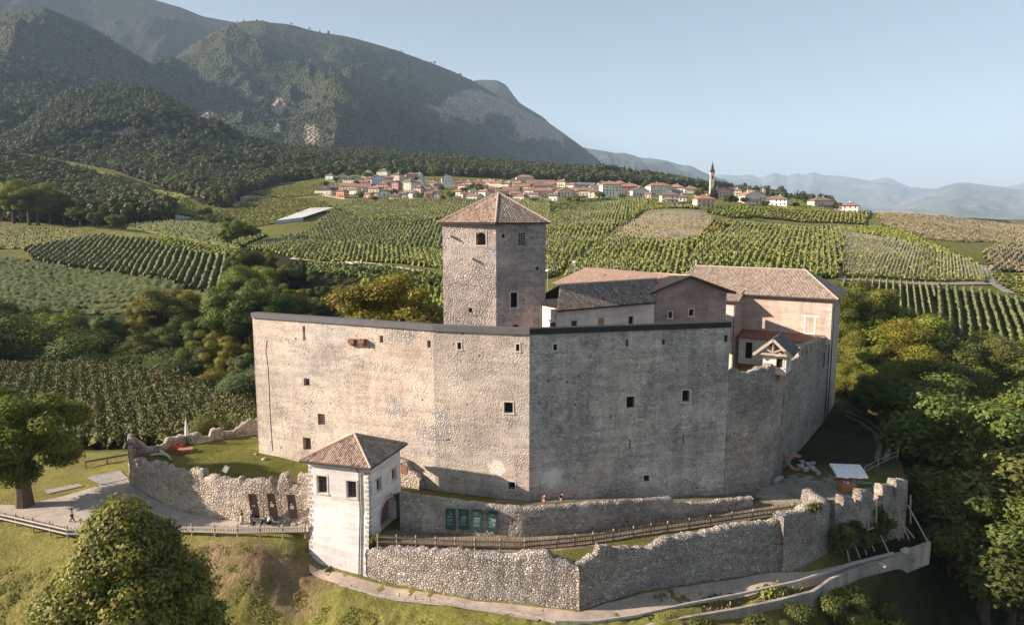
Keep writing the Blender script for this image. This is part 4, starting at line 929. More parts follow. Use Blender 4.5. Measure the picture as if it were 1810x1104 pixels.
# ================================================================ GROUND SHEETS, WALLS AND FENCES ROUND THE CASTLE
def sheet(name, poly, zf, mat, step=.5, colf=None, skirt=0.0):
    """fine grid clipped to a plan polygon; zf(X,Y)->Z"""
    P = np.array([(p[0], p[1]) for p in poly]); x0, y0 = P.min(0); x1, y1 = P.max(0)
    xs = np.arange(x0, x1+step, step); ys_ = np.arange(y0, y1+step, step); X, Y = np.meshgrid(xs, ys_)
    # pull grid vertices just outside onto the outline for a clean edge
    ins = inpoly(X, Y, [tuple(p) for p in P]); n = len(P); best = np.full(X.shape, 1e9); bx = X.copy(); by = Y.copy()
    for i in range(n):
        a, b = P[i], P[(i+1) % n]; d = b-a; L2 = max(d@d, 1e-9); t = np.clip(((X-a[0])*d[0]+(Y-a[1])*d[1])/L2, 0, 1); qx = a[0]+d[0]*t; qy = a[1]+d[1]*t; dd = np.hypot(X-qx, Y-qy)
        m = dd < best; best[m] = dd[m]; bx[m] = qx[m]; by[m] = qy[m]
    mv = (~ins) & (best < step*1.5); X2 = np.where(mv, bx, X); Y2 = np.where(mv, by, Y)
    ok = ins | mv; Q = gridq(len(xs), len(ys_)); okf = ok.ravel(); insf = ins.ravel(); keep = okf[Q].all(1) & insf[Q].any(1); Q = Q[keep]
    Z = zf(X2, Y2); used = np.unique(Q); mp = -np.ones(X.size, int); mp[used] = np.arange(len(used))
    Vv = np.stack([X2.ravel()[used], Y2.ravel()[used], Z.ravel()[used]], 1); c = None
    if colf is not None: c = colf(Vv[:, 0], Vv[:, 1])
    return npmesh(name, Vv, mp[Q], mat, col=c, smooth=True)
def polyline(pts, X, Y):
    best = np.full(np.shape(X), 1e9); par = np.zeros(np.shape(X)); 
    for i in range(len(pts)-1):
        a = np.array(pts[i][:2]); b = np.array(pts[i+1][:2]); d = b-a; t = np.clip(((X-a[0])*d[0]+(Y-a[1])*d[1])/(d@d), 0, 1)
        q = np.hypot(X-a[0]-d[0]*t, Y-a[1]-d[1]*t); m = q < best; best = np.where(m, q, best); par = np.where(m, i+t, par)
    return best, par
GP = lambda u, v, z=-1.3: tuple(pz(u, v, z))[:2]
# gravel / dirt sheets
pm = NM('gravel', .95, .1); P = pm.pos(); vc = pm.attr('Col'); a = pm.noise(P, 1.2, 6, .75); b = pm.noise(P, 9, 4, .7)
c = pm.mix(1.0, vc, pm.ramp(a, [(.3, (.72, .70, .68)), (.7, (1.2, 1.2, 1.2))]), 'MULTIPLY'); c = pm.mix(1.0, c, pm.ramp(b, [(.3, (.8, .8, .8)), (.7, (1.15, 1.15, 1.15))]), 'MULTIPLY')
gravel = pm.out(c, pm.bump(b, .6, .05))
# --- outer wall outline at its foot
OW = [(645, 1024), (760, 1046), (840, 1060), (930, 1069), (1025, 1079)]
OW2 = [(1025, 1079), (1073, 1061), (1130, 1046), (1183, 1036), (1256, 1025), (1320, 1015), (1384, 1006)]
zO = -5.7
owp = [GP(u, v, zO) for u, v in OW]; owp2 = [GP(u, v, zO) for u, v in OW2]
topL = [(646, 973), (700, 969), (719, 969), (778, 973), (815, 973), (851, 979), (905, 983), (921, 975), (968, 977), (976, 987), (1023, 1002)]
topR = [(1024, 1000), (1040, 990), (1057, 982), (1062, 968), (1088, 970), (1146, 970), (1172, 954), (1238, 943), (1311, 928), (1384, 921)]
def wall_tops(foot, top, back=0.0):
    """for every top profile pixel find the plan point on the wall line and its height"""
    r = []
    for (u, v) in top:
        best = None
        for i in range(len(foot)-1):
            a, b = foot[i], foot[i+1]; d = ray(u, v); ex, ey = b[0]-a[0], b[1]-a[1]; L = math.hypot(ex, ey); nx, ny = ey/L, -ex/L
            t = (nx*a[0]+ny*a[1])/(nx*d[0]+ny*d[1]); x, y = t*d[0], t*d[1]; s = ((x-a[0])*ex+(y-a[1])*ey)/L/L
            k = 0 if 0 <= s <= 1 else min(abs(s), abs(s-1))
            if best is None or k < best[0]: best = (k, x, y, H+t*d[2])
        r.append(best[1:])
    return r
ow = thing('outer_wall', 'low outer rubble wall with sunlit rounded stones beside the white gatehouse', 'stone wall', (*owp[2], zO))
tL = wall_tops(owp, topL); ruin_wall('wall', inward(tL, .55), -7.5, 1.1, M['rubble'], ow, 11, .16, .3, .14)
ow2 = thing('outer_wall', 'shaded rubble wall climbing in steps to the right below the picket fence', 'stone wall', (*owp2[2], zO))
tR = wall_tops(owp2, topR); ruin_wall('wall', inward(tR, .55), -7.5, 1.1, M['rubble'], ow2, 12, .16, .3, .14)
pier = [GP(1386, 1008, zO), GP(1424, 992, zO), GP(1467, 972, zO)]
op = thing('wall_pier', 'taller end block of the shaded outer rubble wall with grass on its sloping top', 'stone wall', (*pier[0], zO))
tP = wall_tops(pier, [(1386, 913), (1421, 905), (1440, 893), (1467, 888)]); pp = inward(tP, .8); ex = pp[-1]; pp.append((ex[0]-.2, ex[1]+4.5, ex[2]-.3)); ruin_wall('wall', pp, -9, 1.6, M['rubble'], op, 13, .14, .3, .14)

# --- inner wall
IW = [(708, 936), (800, 943), (860, 947), (930, 949), (1000, 942), (1060, 934), (1130, 925), (1200, 915), (1270, 905), (1332, 895)]
iwp = [GP(u, v) for u, v in IW]
topI = [(706, 872), (740, 877), (800, 885), (860, 892), (920, 898), (950, 897), (1000, 893), (1060, 889), (1130, 884), (1190, 881), (1192, 892), (1240, 889), (1290, 884), (1332, 879)]
iw = thing('inner_wall', 'long inner rubble retaining wall hung with green panels behind the picket fence', 'stone wall', (*iwp[3], -1.3))
tI = wall_tops(iwp, topI); ruin_wall('wall', inward(tI, .45), -3, .9, M['corner'], iw, 14, .07, .35, .06)

# --- left ruined wall
LW = [(229, 857), (270, 878), (330, 905), (380, 915), (430, 921), (480, 923), (545, 926)]
lwp = [GP(u, v) for u, v in LW]
topW = [(228, 812), (243, 812), (247, 820), (262, 823), (264, 817), (281, 819), (283, 826), (291, 824), (300, 829), (312, 830), (320, 834), (334, 834), (336, 829), (355, 831), (358, 845), (370, 840), (380, 843), (384, 848), (396, 846), (405, 850), (420, 848), (440, 852), (446, 848), (470, 850), (474, 845), (480, 851), (488, 862), (492, 852), (494, 838), (510, 838), (512, 856), (524, 857), (526, 840), (545, 841)]
lw = thing('ruined_wall', 'long sunlit ruined wall with crumbling merlons between road and lawn', 'stone wall', (*lwp[3], -1.3))
tW = wall_tops(lwp, topW); ruin_wall('wall', inward(tW, .6), -3, 1.2, M['ruinleft'], lw, 15, .14, .26, .10)
cr = lwp[0]; BW = [(cr[0]+.3, cr[1]+.6, 4.4), (*GP(233, 797, 2.0), 4.6), (*GP(262, 800, 1.6), 2.6), (*GP(285, 797, 1.6), 2.4), (*GP(300, 788, 1.6), 2.9), (*GP(312, 786, 1.6), 3.0), (*GP(330, 784, 1.6), 3.2), (*GP(352, 782, 1.6), 3.0), (*GP(370, 778, 1.6), 2.2), (*GP(374, 777, 1.6), 3.3), (*GP(392, 775, 1.6), 3.4), (*GP(394, 774, 1.6), 2.5), (*GP(418, 771, 1.6), 2.9), (*GP(440, 768, 1.6), 3.9), (*GP(470, 763, 1.6), 3.9)]
bw = thing('ruined_wall', 'low broken wall along the far edge of the castle lawn', 'stone wall', (*BW[6][:2], 1.6))
ruin_wall('wall', BW, -2.5, .9, M['ruinleft'], bw, 16, .22, .35, .12)

# --- lawn inside the ruined wall and up to the curtain wall
gl = BL + (BL-cg).normalized()*.2
front = [Vector((p[0], p[1], 0)) for p in inward([(x, y, 0) for x, y in lwp], .9)]
zf_ = [1.4, 1.4, 1.3, 1.2, 1.1, 1.0, .9]
itop = inward(tI, .8)
frontL = [(p.x, p.y, z) for p, z in zip(front, zf_)] + [(b_.x-3, b_.y+.3, .9), (b_.x+.6, b_.y-.2, 1.2)] + [(x, y, z-.35) for x, y, z in itop[1:]]
backL = [(BW[2][0], BW[2][1]+.2, 1.7), (BW[6][0], BW[6][1]+.2, 1.7), (BW[9][0], BW[9][1]+.2, 1.65), (BW[13][0]+1, BW[13][1]+.3, 1.6), (A_.x+.5, A_.y+.3, 1.55), (B_.x, B_.y+.5, 0.1), (C_.x, C_.y+.5, -.1), (D_.x, D_.y+.5, -1.4), (E2.x, E2.y+.6, -1.7)]
lawn_poly = [p[:2] for p in frontL]+[p[:2] for p in reversed(backL)]
fa = np.array(frontL); ba = np.array(backL)
def zlawn(X, Y):
    d1, p1 = polyline(frontL, X, Y); d2, p2 = polyline(backL, X, Y)
    z1 = np.interp(p1, np.arange(len(fa)), fa[:, 2]); z2 = np.interp(p2, np.arange(len(ba)), ba[:, 2]); w = d1/(d1+d2+1e-6)
    return z1*(1-w)+z2*w+(fbm(X/3, Y/3, 3, 66)-.5)*.25
def clawn(x, y):
    g = fbm(x/2.5, y/2.5, 4, 71)[:, None]; c = np.array([.14, .155, .035])*(1-g)+np.array([.20, .195, .06])*g
    d, _ = polyline([(C_.x-3, C_.y), (D_.x, D_.y), (E2.x, E2.y)], x, y); w = (np.clip(1.6-d/3, 0, 1)*(x > -2))[:, None]; return c*(1-w)+np.array([.30, .27, .23])*w
lawn = sheet('lawn', lawn_poly, zlawn, gmat, .45, clawn); tag(lawn, kind='structure')

# --- flat terrace (path level) between outer wall, castle and the east yard
FN2 = [(668, 962), (770, 967), (840, 970), (928, 971), (985, 966), (1048, 959), (1120, 948), (1180, 939), (1256, 928), (1330, 917), (1400, 907), (1450, 900), (1494, 897)]
fn2 = [GP(u, v) for u, v in FN2]
tpoly = [(f_.x, f_.y)]+[p[:2] for p in inward(tL, .5)]+[p[:2] for p in inward(tR, .5)][1:]+[p[:2] for p in pp[:3]]+[GP(1500, 905), GP(1545, 893), GP(1600, 880), GP(1604, 850), GP(1590, 812), GP(1586, 775), GP(1560, 742), GP(1525, 722), GP(1490, 708), (F_.x-1, F_.y+6), (F_.x-5, F_.y), (E4.x-2, E4.y+3), (E3.x-2, E3.y+2), (E2.x-1.5, E2.y+1), (E1.x-2, E1.y+1)]+[(p[0], p[1]+.4) for p in reversed(iwp)]+[(r_.x-.2, r_.y)]
def zter(X, Y):
    d1, p1 = polyline(fn2, X, Y); d2, _ = polyline([p[:2] for p in tL]+[p[:2] for p in tR], X, Y)
    zt_ = np.interp(polyline([p[:2] for p in tL], X, Y)[1], np.arange(len(tL)), [p[2] for p in tL]); zt2 = np.interp(polyline([p[:2] for p in tR], X, Y)[1], np.arange(len(tR)), [p[2] for p in tR])
    near1 = polyline([p[:2] for p in tL], X, Y)[0] < polyline([p[:2] for p in tR], X, Y)[0]; ze2 = np.where(near1, zt_, zt2)-.15
    w = np.clip(1-d2/2.2, 0, 1); w = w*w*(3-2*w); return -1.3*(1-w)+np.minimum(ze2, -.9)*w+(fbm(X/2, Y/2, 3, 67)-.5)*.12
def cter(x, y):
    g = fbm(x/2.2, y/2.2, 4, 72)[:, None]; c = np.array([.13, .15, .04])*(1-g)+np.array([.20, .18, .07])*g
    # gravel between fence and inner wall
    mid = [((a_[0]+b__[0])/2, (a_[1]+b__[1])/2) for a_, b__ in [(GP(u, 962), GP(u, 936)) for u in (700, 760)]]+[GP(860, 958), GP(930, 960), GP(1010, 953), GP(1100, 939), GP(1200, 923), GP(1300, 907), GP(1380, 893)]
    d, _ = polyline(mid, x, y); w = np.clip((2.3-d)/.5+(g[:, 0]-.5)*1.5, 0, 1)[:, None]; c = c*(1-w)+np.array([.33, .28, .235])*w
    # paved yard by the door
    dy = np.hypot((x-GP(1425, 870)[0])/9.5, (y-GP(1425, 866)[1])/5.5)+(fbm(x/1.1, y/1.1, 4, 73)-.5)*1.6; w = np.clip((1.05-dy)/.15, 0, 1)[:, None]; c = c*(1-w)+np.array([.40, .38, .36])*w
    # dark grass of the east yard
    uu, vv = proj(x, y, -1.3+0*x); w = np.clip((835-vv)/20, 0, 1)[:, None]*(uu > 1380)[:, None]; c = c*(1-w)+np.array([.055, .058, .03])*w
    for tr in ([(1497, 735), (1520, 745), (1547, 765), (1556, 785), (1550, 812)], [(1500, 728), (1535, 743), (1566, 768), (1572, 792), (1564, 812)]):
        d, _ = polyline([GP(*q) for q in tr], x, y); w = np.clip((.42-d)/.2+(g[:, 0]-.5)*1.2, 0, 1)[:, None]; c = c*(1-w)+np.array([.26, .25, .23])*w
    return c
ter = sheet('terrace', tpoly, zter, gmat, .35, cter); tag(ter, kind='structure')

# --- road, paved court and lower path
def drape(name, poly, col, dz=.05, step=.5, mat=None):
    def zf(X, Y): return T(X, Y)+dz
    def cf(x, y): g = fbm(x/1.8, y/1.8, 4, 77)[:, None]; return np.array(col)*(.85+.3*g)
    o = sheet(name, poly, zf, mat or gravel, step, cf); tag(o, kind='structure'); return o
rp = [(-900, 905), (-300, 886), (60, 892), (120, 876), (165, 862), (228, 852)]; 
road_poly = [GP(*q) for q in ((-700, 880), (-200, 884), (40, 893), (110, 877), (165, 861), (225, 845), (232, 857), (262, 877), (330, 906), (390, 917), (430, 922), (545, 926), (545, 939), (300, 940), (230, 948), (120, 946), (0, 918), (-200, 905), (-700, 895))]
def zr(X, Y): return np.maximum(T(X, Y)+.06, -1.3)
rd = sheet('road', road_poly, zr, gravel, .4, lambda x, y: np.array([.46, .40, .35])*(.85+.3*fbm(x/1.8, y/1.8, 4, 77)[:, None])); tag(rd, kind='structure')
def path_poly(inner, outer, z): return [tuple(pz(u, v, z))[:2] for u, v in inner]+[tuple(pz(u, v, z))[:2] for u, v in reversed(outer)]
inner = [(547, 1016), (600, 1022), (641, 1030), (760, 1050), (840, 1064), (930, 1073), (1025, 1083), (1073, 1065), (1183, 1040), (1256, 1028), (1384, 1009), (1430, 1000), (1500, 985), (1560, 965)]
outer = [(547, 1024), (600, 1039), (665, 1053), (734, 1062), (800, 1070), (866, 1078), (925, 1088), (983, 1098), (1050, 1096), (1120, 1086), (1220, 1064), (1316, 1046), (1410, 1025), (1470, 1005), (1510, 992), (1580, 975)]
drape('path', path_poly(inner, outer, -5.65), (.46, .37, .31), .09, .3)
drape('path', path_poly([(690, 1076), (760, 1084), (860, 1096), (960, 1110)], [(690, 1079), (760, 1090), (860, 1104), (950, 1120)], -7.0), (.35, .29, .23), .09, .25)
court = [GP(*q) for q in ((152, 844), (212, 832), (228, 846), (178, 858))]; drape('paved_court', court, (.34, .32, .31), .12, .4)
slabp = [GP(*q) for q in ((78, 866), (138, 855), (148, 859), (84, 873))]; drape('stone_paving', slabp, (.36, .34, .31), .10, .4)
# kerb of the lower path (concrete edge) and retaining wall
def edge_wall(name, label, pts, z, h, th, mat, cat='retaining wall', zb=None, ztops=None):
    t = thing(name, label, cat, (*tuple(pz(*pts[len(pts)//2], z))[:2], z)); P = [pz(u, v, z) for u, v in pts]; mb = MB()
    for i in range(len(P)-1):
        a, b = P[i], P[i+1]; d = (b-a).normalized(); n = Vector((d.y, -d.x, 0))*th; za = 0
        mb.hexa([a+n-Vector((0, 0, h)), b+n-Vector((0, 0, h)), b-Vector((0, 0, h)), a-Vector((0, 0, h)), a+n, b+n, b, a])
    mb.build('wall', mat, t); return t
RWp = [(1080, 1122), (1159, 1097), (1230, 1084), (1296, 1073), (1365, 1059), (1433, 1042), (1449, 1032), (1465, 1020), (1531, 995), (1590, 974), (1641, 955)]
M['castwall'] = masonry('board_marked_concrete', [(.40, .37, .34), (.46, .43, .40)], (.38, .35, .32), 2, (.44, .41, .38), 1.6, .3, thin=.1, repair=.3, crack=.3, holes=False, streak=.7)
edge_wall('retaining_wall', 'pale concrete retaining wall curving below the lower path', RWp, -6.1, 3.0, .35, M['castwall'])
pts = [(545, 1025)]
lk = thing('path_kerb', 'thin stone kerb along the outer edge of the lower dirt path', 'kerb', (*tuple(pz(866, 1079, -5.7))[:2], -5.7)); mb = MB()
for i in range(1, len(outer)-1):
    a = pz(*outer[i], -5.62); b = pz(*outer[i+1], -5.62); a.z = max(Tf(a.x, a.y)+.1, -5.75); b.z = max(Tf(b.x, b.y)+.1, -5.75)
    k = max(1, int((b-a).length/1.1))
    for j in range(k): mb.bar(a.lerp(b, j/k), a.lerp(b, (j+.96)/k), .22, .3)
mb.build('kerb_stones', M['greystone'], lk)
r2 = random.Random(5)
for (u, v) in ((600, 1040), (621, 1044), (668, 1053), (706, 1058), (734, 1063), (760, 1067)):
    p = pz(u, v, -5.7); mb = MB(); mb.tube([(p.x, p.y, p.z-.2), (p.x+.02, p.y, p.z+.35), (p.x+.03, p.y, p.z+.75)], [.06, .055, .045], 6); o = mb.build('path_stake', M['wooddark']); tag(o, 'short dark wooden stake at the outer edge of the lower path, %s from the left' % ({600: 'first', 621: 'second', 668: 'third', 706: 'fourth', 734: 'fifth', 760: 'sixth'}[u]), 'stake', 'stakes along the lower path')

# --- picket fences
def fence(name, label, pts, z, mats, bay=2.6, hp=1.25, h=1.05, rails=(.35, .85), side=1, pick=.19, cap=.12):
    P = [Vector((*q, z)) for q in pts]; t = thing(name, label, 'fence', P[len(P)//2])
    segs = []; pos = [P[0]]
    for i in range(len(P)-1):
        L = (P[i+1]-P[i]).length; k = max(1, round(L/bay))
        for j in range(k): pos.append(P[i].lerp(P[i+1], (j+1)/k))
    rn = random.Random(9)
    for i, p in enumerate(pos):
        mb = MB(); lx, ly = rn.uniform(-.03, .03), rn.uniform(-.03, .03); mb.tube([p+Vector((0, 0, -.5)), p+Vector((lx, ly, hp)), p+Vector((lx, ly, hp+.1))], [.10, .09, .03], 7); mb.build('post', mats[0], t)
    for i in range(len(pos)-1):
        a, b = pos[i], pos[i+1]; d = (b-a).normalized(); n = Vector((d.y, -d.x, 0))*side
        for rz2 in rails:
            mb = MB(); mb.bar(a+n*.09+Vector((0, 0, rz2)), b+n*.09+Vector((0, 0, rz2)), .07, .14); mb.build('rail', mats[1], t)
        mb = MB(); L = (b-a).length; k = int(L/pick)
        for j in range(k):
            q = a+d*(L*(j+.5)/k)+Vector((0, 0, 0))-n*.02; hh = h+rn.uniform(-cap, cap); tl = rn.uniform(-.03, .03)
            mb.tube([q+Vector((0, 0, .08)), q+d*tl+Vector((0, 0, hh-.08)), q+d*tl+Vector((0, 0, hh))], [.042, .04, .012], 5)
        mb.build('picket_panel', mats[2], t)
    return t
fence('picket_fence', 'sunlit wooden picket fence with pale double rails along the road edge', [GP(*q) for q in ((-420, 873), (-200, 893), (0, 919), (120, 947), (230, 947), (300, 942), (420, 945), (540, 943))], -1.32, (M['woodpale'], M['stoneframe'], M['wooddark']), h=1.1)
fence('picket_fence', 'dark weathered picket fence curving along the terrace below the castle', fn2, -1.3, (M['woodpale'], M['wooddark'], M['wooddark']), h=1.2, rails=(.4, .95))
# wire rail fence of the east yard
rf = [GP(*q) for q in ((1528, 838), (1552, 825), (1586, 809), (1590, 790), (1588, 768), (1572, 748))]
t = thing('post_and_rail_fence', 'thin grey post and rail fence behind the market stall', 'fence', (*rf[1], -1.3))
for i, p in enumerate(rf):
    mb = MB(); mb.tube([(p[0], p[1], -2), (p[0], p[1], -.1)], .05, 5); mb.build('post', M['greystone'], t)
for z in (-.2, -.85):
    mb = MB(); mb.tube([(p[0], p[1], z) for p in rf], .04, 5); mb.build('rail', M['greystone'], t)
# low far timber rail on the left lawn edge
t = thing('timber_rail', 'long low timber rail behind the paved court left of the ruined wall', 'rail', (*GP(190, 820), -1)); mb = MB()
mb.bar((*GP(150, 824), -.6), (*GP(228, 810), -.6), .22, .25); mb.build('beam', M['wooddark'], t)
for u, v in ((152, 826), (190, 819), (226, 812)):
    mb = MB(); p = GP(u, v); mb.tube([(p[0], p[1], -2), (p[0], p[1], -.5)], .1, 6); mb.build('post', M['wooddark'], t)

# --- boards
def board(name, label, group, foot, dirv, w, h, mats, rows, lean=.0, seed=0, louver=0):
    d = Vector(dirv).normalized(); n = Vector((d.y, -d.x, 0)); o = Vector(foot); t = thing(name, label, 'information board', o, group)
    def q(s, z, f): return o+d*s+n*(f+lean*(h-z))+Vector((0, 0, z))
    mb = MB(); mb.hexa([q(-w/2, 0, .06), q(w/2, 0, .06), q(w/2, 0, 0), q(-w/2, 0, 0), q(-w/2, h, .06), q(w/2, h, .06), q(w/2, h, 0), q(-w/2, h, 0)]); mb.build('panel', mats[0], t)
    rn = random.Random(seed); mb = MB()
    for (s0, s1, z0, z1) in rows: mb.hexa([q(s0*w, z0*h, .075), q(s1*w, z0*h, .075), q(s1*w, z0*h, .062), q(s0*w, z0*h, .062), q(s0*w, z1*h, .075), q(s1*w, z1*h, .075), q(s1*w, z1*h, .062), q(s0*w, z1*h, .062)])
    mb.build('print', mats[1], t)
    if louver:
        for k in range(louver):
            mb = MB(); z = h*(.96-.07*k); mb.bar(q(-w/2-.12, z, .05), q(-w/2+.12, z, .05), .1, .06); mb.build('bracket', M['terracotta'], t)
def on_iw(u, v):   # point on the front of the inner wall
    r = wall_tops(iwp, [(u, v)])[0]; return Vector(r)
txt = [(-.3, -.05, .60, .66), (-.1, .3, .60, .63), (-.35, .35, .50, .515), (-.35, .30, .46, .475), (-.35, .33, .42, .435), (-.35, .2, .38, .395), (-.35, .35, .30, .312), (-.35, .25, .26, .272), (-.35, .32, .22, .232)]
for k, (u, v0, v1, lab, extra) in enumerate(((797, 897, 934, 'dark green information panel nearest the white gatehouse', [(-.05, .15, .70, .76)]), (820, 898, 934, 'dark green information panel second from the gatehouse, with a wide pale title', [(-.2, .3, .55, .66)]), (843.5, 899, 936, 'dark green information panel third from the gatehouse', [(-.3, .35, .56, .62)]), (871, 901, 938, 'dark green information panel farthest right, set slightly apart', [(-.1, .35, .52, .60), (.0, .3, .32, .38)]))):
    p1 = on_iw(u, v1); p0 = on_iw(u, v0); d = Vector(tI[4])-Vector(tI[2]); d.z = 0
    # emblem as a small ring of blocks
    emb = [(math.cos(a)*.12-.03, math.cos(a)*.12+.03, .82+math.sin(a)*.045-.008, .82+math.sin(a)*.045+.008) for a in [i*math.pi/4 for i in range(8)]]
    dn = d.normalized(); nn_ = Vector((dn.y, -dn.x, 0))
    board('information_panel', lab, 'green panels on the inner wall', p1+nn_*.16, d, 1.12, p0.z-p1.z, (M['greenpanel'], M['print']), txt[k % 3:]+extra+emb, 0, k)
for k, (u, u1, v0, v1, lab) in enumerate(((452, 459, 866, 912, 'brown leaning board leftmost of three in the ruined wall, half in shadow'), (484, 491, 865, 909, 'brown leaning board in the middle of three, with a square pale label'), (519, 525, 867, 914, 'brown leaning board nearest the gatehouse, with a slanted pale label'))):
    r = wall_tops(lwp, [(u+3, v1), (u, v0)]); d = Vector(lwp[6])-Vector(lwp[4]); dn = d.normalized(); nn_ = Vector((dn.y, -dn.x, 0)); nn_ = Vector((nn_[0], nn_[1], 0)); ft = Vector(r[0])+nn_*1.1
    board('leaning_board', lab, 'brown boards in the ruined wall', (ft.x, ft.y, r[0][2]), (d[0], d[1], 0), 1.05, r[1][2]-r[0][2], (M['brownpanel'], M['printpale']), [(-.22, .22, .42, .56), (-.15, .05, .60, .64)] if k else [(-.2, .2, .50, .53)], -.22, k, 6)

# --- remnant of wall with small arch beside the gatehouse
rm = thing('arched_wall_stub', 'short rubble wall stub with a small brick arch between gatehouse and curtain wall', 'stone wall', tuple(pz(735, 858, .8)))
b0 = pz(708, 850, .9); b1 = pz(747, 860, .8)
rr_ = []
for f_2, vt in ((0, 808), (.25, 812), (.42, 815), (.5, 828), (.75, 835), (1, 846)):
    q = b0.lerp(b1, f_2); rr_.append((q.x, q.y, zat(0, vt, q.y)))
ruin_wall('wall', rr_, -.5, .9, M['ruinleft'], rm, 21, .06, .3, .05)
mb = MB(); q = Vector(rr_[1]); q2 = Vector(rr_[2]); dd = (q2-q); dd.z = 0; dd.normalize(); nn_ = Vector((dd.y, -dd.x, 0))
mb.box(q+dd*.1+nn_*.45+Vector((0, 0, -1.15)), (.95, .12, 1.3), rz=math.atan2(dd.y, dd.x)); mb.build('blocked_opening', M['woodred'], rm)
mb = MB()
for k in range(7):
    a0 = math.pi*k/7; a1 = math.pi*(k+1)/7; c_ = q+dd*.1+nn_*.5+Vector((0, 0, -.55)); mb.bar(c_+dd*(-.58*math.cos(a0))+Vector((0, 0, .45*math.sin(a0))), c_+dd*(-.58*math.cos(a1))+Vector((0, 0, .45*math.sin(a1))), .18, .2)
mb.build('arch', M['ruinleft'], rm)

# --- ruined battlements at the right with wooden props
rb = thing('ruined_battlements', 'ruined battlement wall with tall stone stumps and ivy on the right slope', 'stone wall', (*GP(1540, 900), -1.3))
bl_ = [GP(1478, 912), GP(1500, 906), GP(1545, 895), GP(1580, 886), GP(1604, 878)]
seg = wall_tops(bl_, [(1476, 892), (1490, 893), (1491, 878), (1509, 880), (1511, 896), (1521, 894), (1522, 868), (1543, 870), (1545, 890), (1559, 886), (1560, 858), (1577, 860), (1579, 884), (1583, 872), (1584, 849), (1605, 850)])
ruin_wall('wall', inward(seg, .6), -9.5, 1.3, M['corner'], rb, 25, .12, .24, .10)
for k, (ua, va, ub, vb) in enumerate(((1488, 945, 1502, 992), (1500, 950, 1520, 985), (1518, 950, 1532, 980), (1530, 945, 1546, 974), (1545, 935, 1572, 978), (1572, 930, 1590, 955), (1586, 918, 1607, 953), (1604, 905, 1640, 957), (1592, 935, 1616, 950))):
    a_ = wall_tops(bl_, [(ua, va-14)])[0]; foot = pz(ub, vb, -6.0); mb = MB(); mb.bar(Vector(a_), foot, .13); o = mb.build('timber_prop', M['woodpale']); tag(o, 'slanting timber prop under the ruined battlements, %s from the left' % (['first', 'second', 'third', 'fourth', 'fifth', 'sixth', 'seventh', 'longest and last', 'eighth'][k]), 'prop', 'timber props under the battlements')
for k, (ua, va, vb) in enumerate(((1486, 905, 940), (1515, 900, 935), (1530, 895, 930), (1544, 880, 925), (1583, 890, 942), (1604, 870, 920))):
    a_ = Vector(wall_tops(bl_, [(ua, va)])[0]); b2 = Vector(wall_tops(bl_, [(ua, vb)])[0]); mb = MB(); dd = Vector((0, -.75, 0)); mb.bar(a_+dd, b2+dd, .13, .13); mb.build('upright_brace', M['woodpale'], rb)
mb = MB(); p0_, p1_ = Vector(wall_tops(bl_, [(1485, 945)])[0]), Vector(wall_tops(bl_, [(1545, 925)])[0]); mb.bar(p0_+Vector((0, -.8, 0)), p1_+Vector((0, -.8, 0)), .16); mb.build('waling', M['woodpale'], rb)
# ================================================================ TREES
def leafmat(name, tint=(1, 1, 1), trans=.25):
    m = NM(name, .6, .25); vc = m.attr('Col'); oi = m.n('ShaderNodeObjectInfo')
    c = m.mix(1.0, vc, oi.outputs['Color'], 'MULTIPLY')
    r = m.ramp(oi.outputs['Random'], [(0, (.85, .85, .85)), (1, (1.15, 1.12, 1.1))]); c = m.mix(1.0, c, r, 'MULTIPLY')
    m.inp(m.b, 'Base Color', c)
    tr = m.n('ShaderNodeBsdfTranslucent'); m.l(m.mix(1.0, c, (1.2, 1.3, .6), 'MULTIPLY'), tr.inputs[0]); mx = m.n('ShaderNodeMixShader'); mx.inputs[0].default_value = trans
    m.l(m.b.outputs[0], mx.inputs[1]); m.l(tr.outputs[0], mx.inputs[2]); m.l(mx.outputs[0], m.t.nodes['Material Output'].inputs[0]); return m.mat
LEAF = leafmat('leaves')
def leaf_quads(C, N, size, rs, aspect=1.0):
    """C (n,3) centres, N (n,3) normals -> rhombic quads"""
    n = len(C); N = N/np.maximum(np.linalg.norm(N, axis=1), 1e-6)[:, None]; R = rs.randn(n, 3); X = np.cross(N, R); X /= np.maximum(np.linalg.norm(X, axis=1), 1e-6)[:, None]; Y = np.cross(N, X)
    s = (size*(.6+.8*rs.rand(n)))[:, None]*.5 if np.ndim(size) == 0 else (size*(.6+.8*rs.rand(n)))[:, None]*.5
    V = np.stack([C-X*s, C-Y*s*.6*aspect, C+X*s, C+Y*s*.6*aspect], 1).reshape(-1, 3); Q = np.arange(4*n).reshape(n, 4); return V, Q
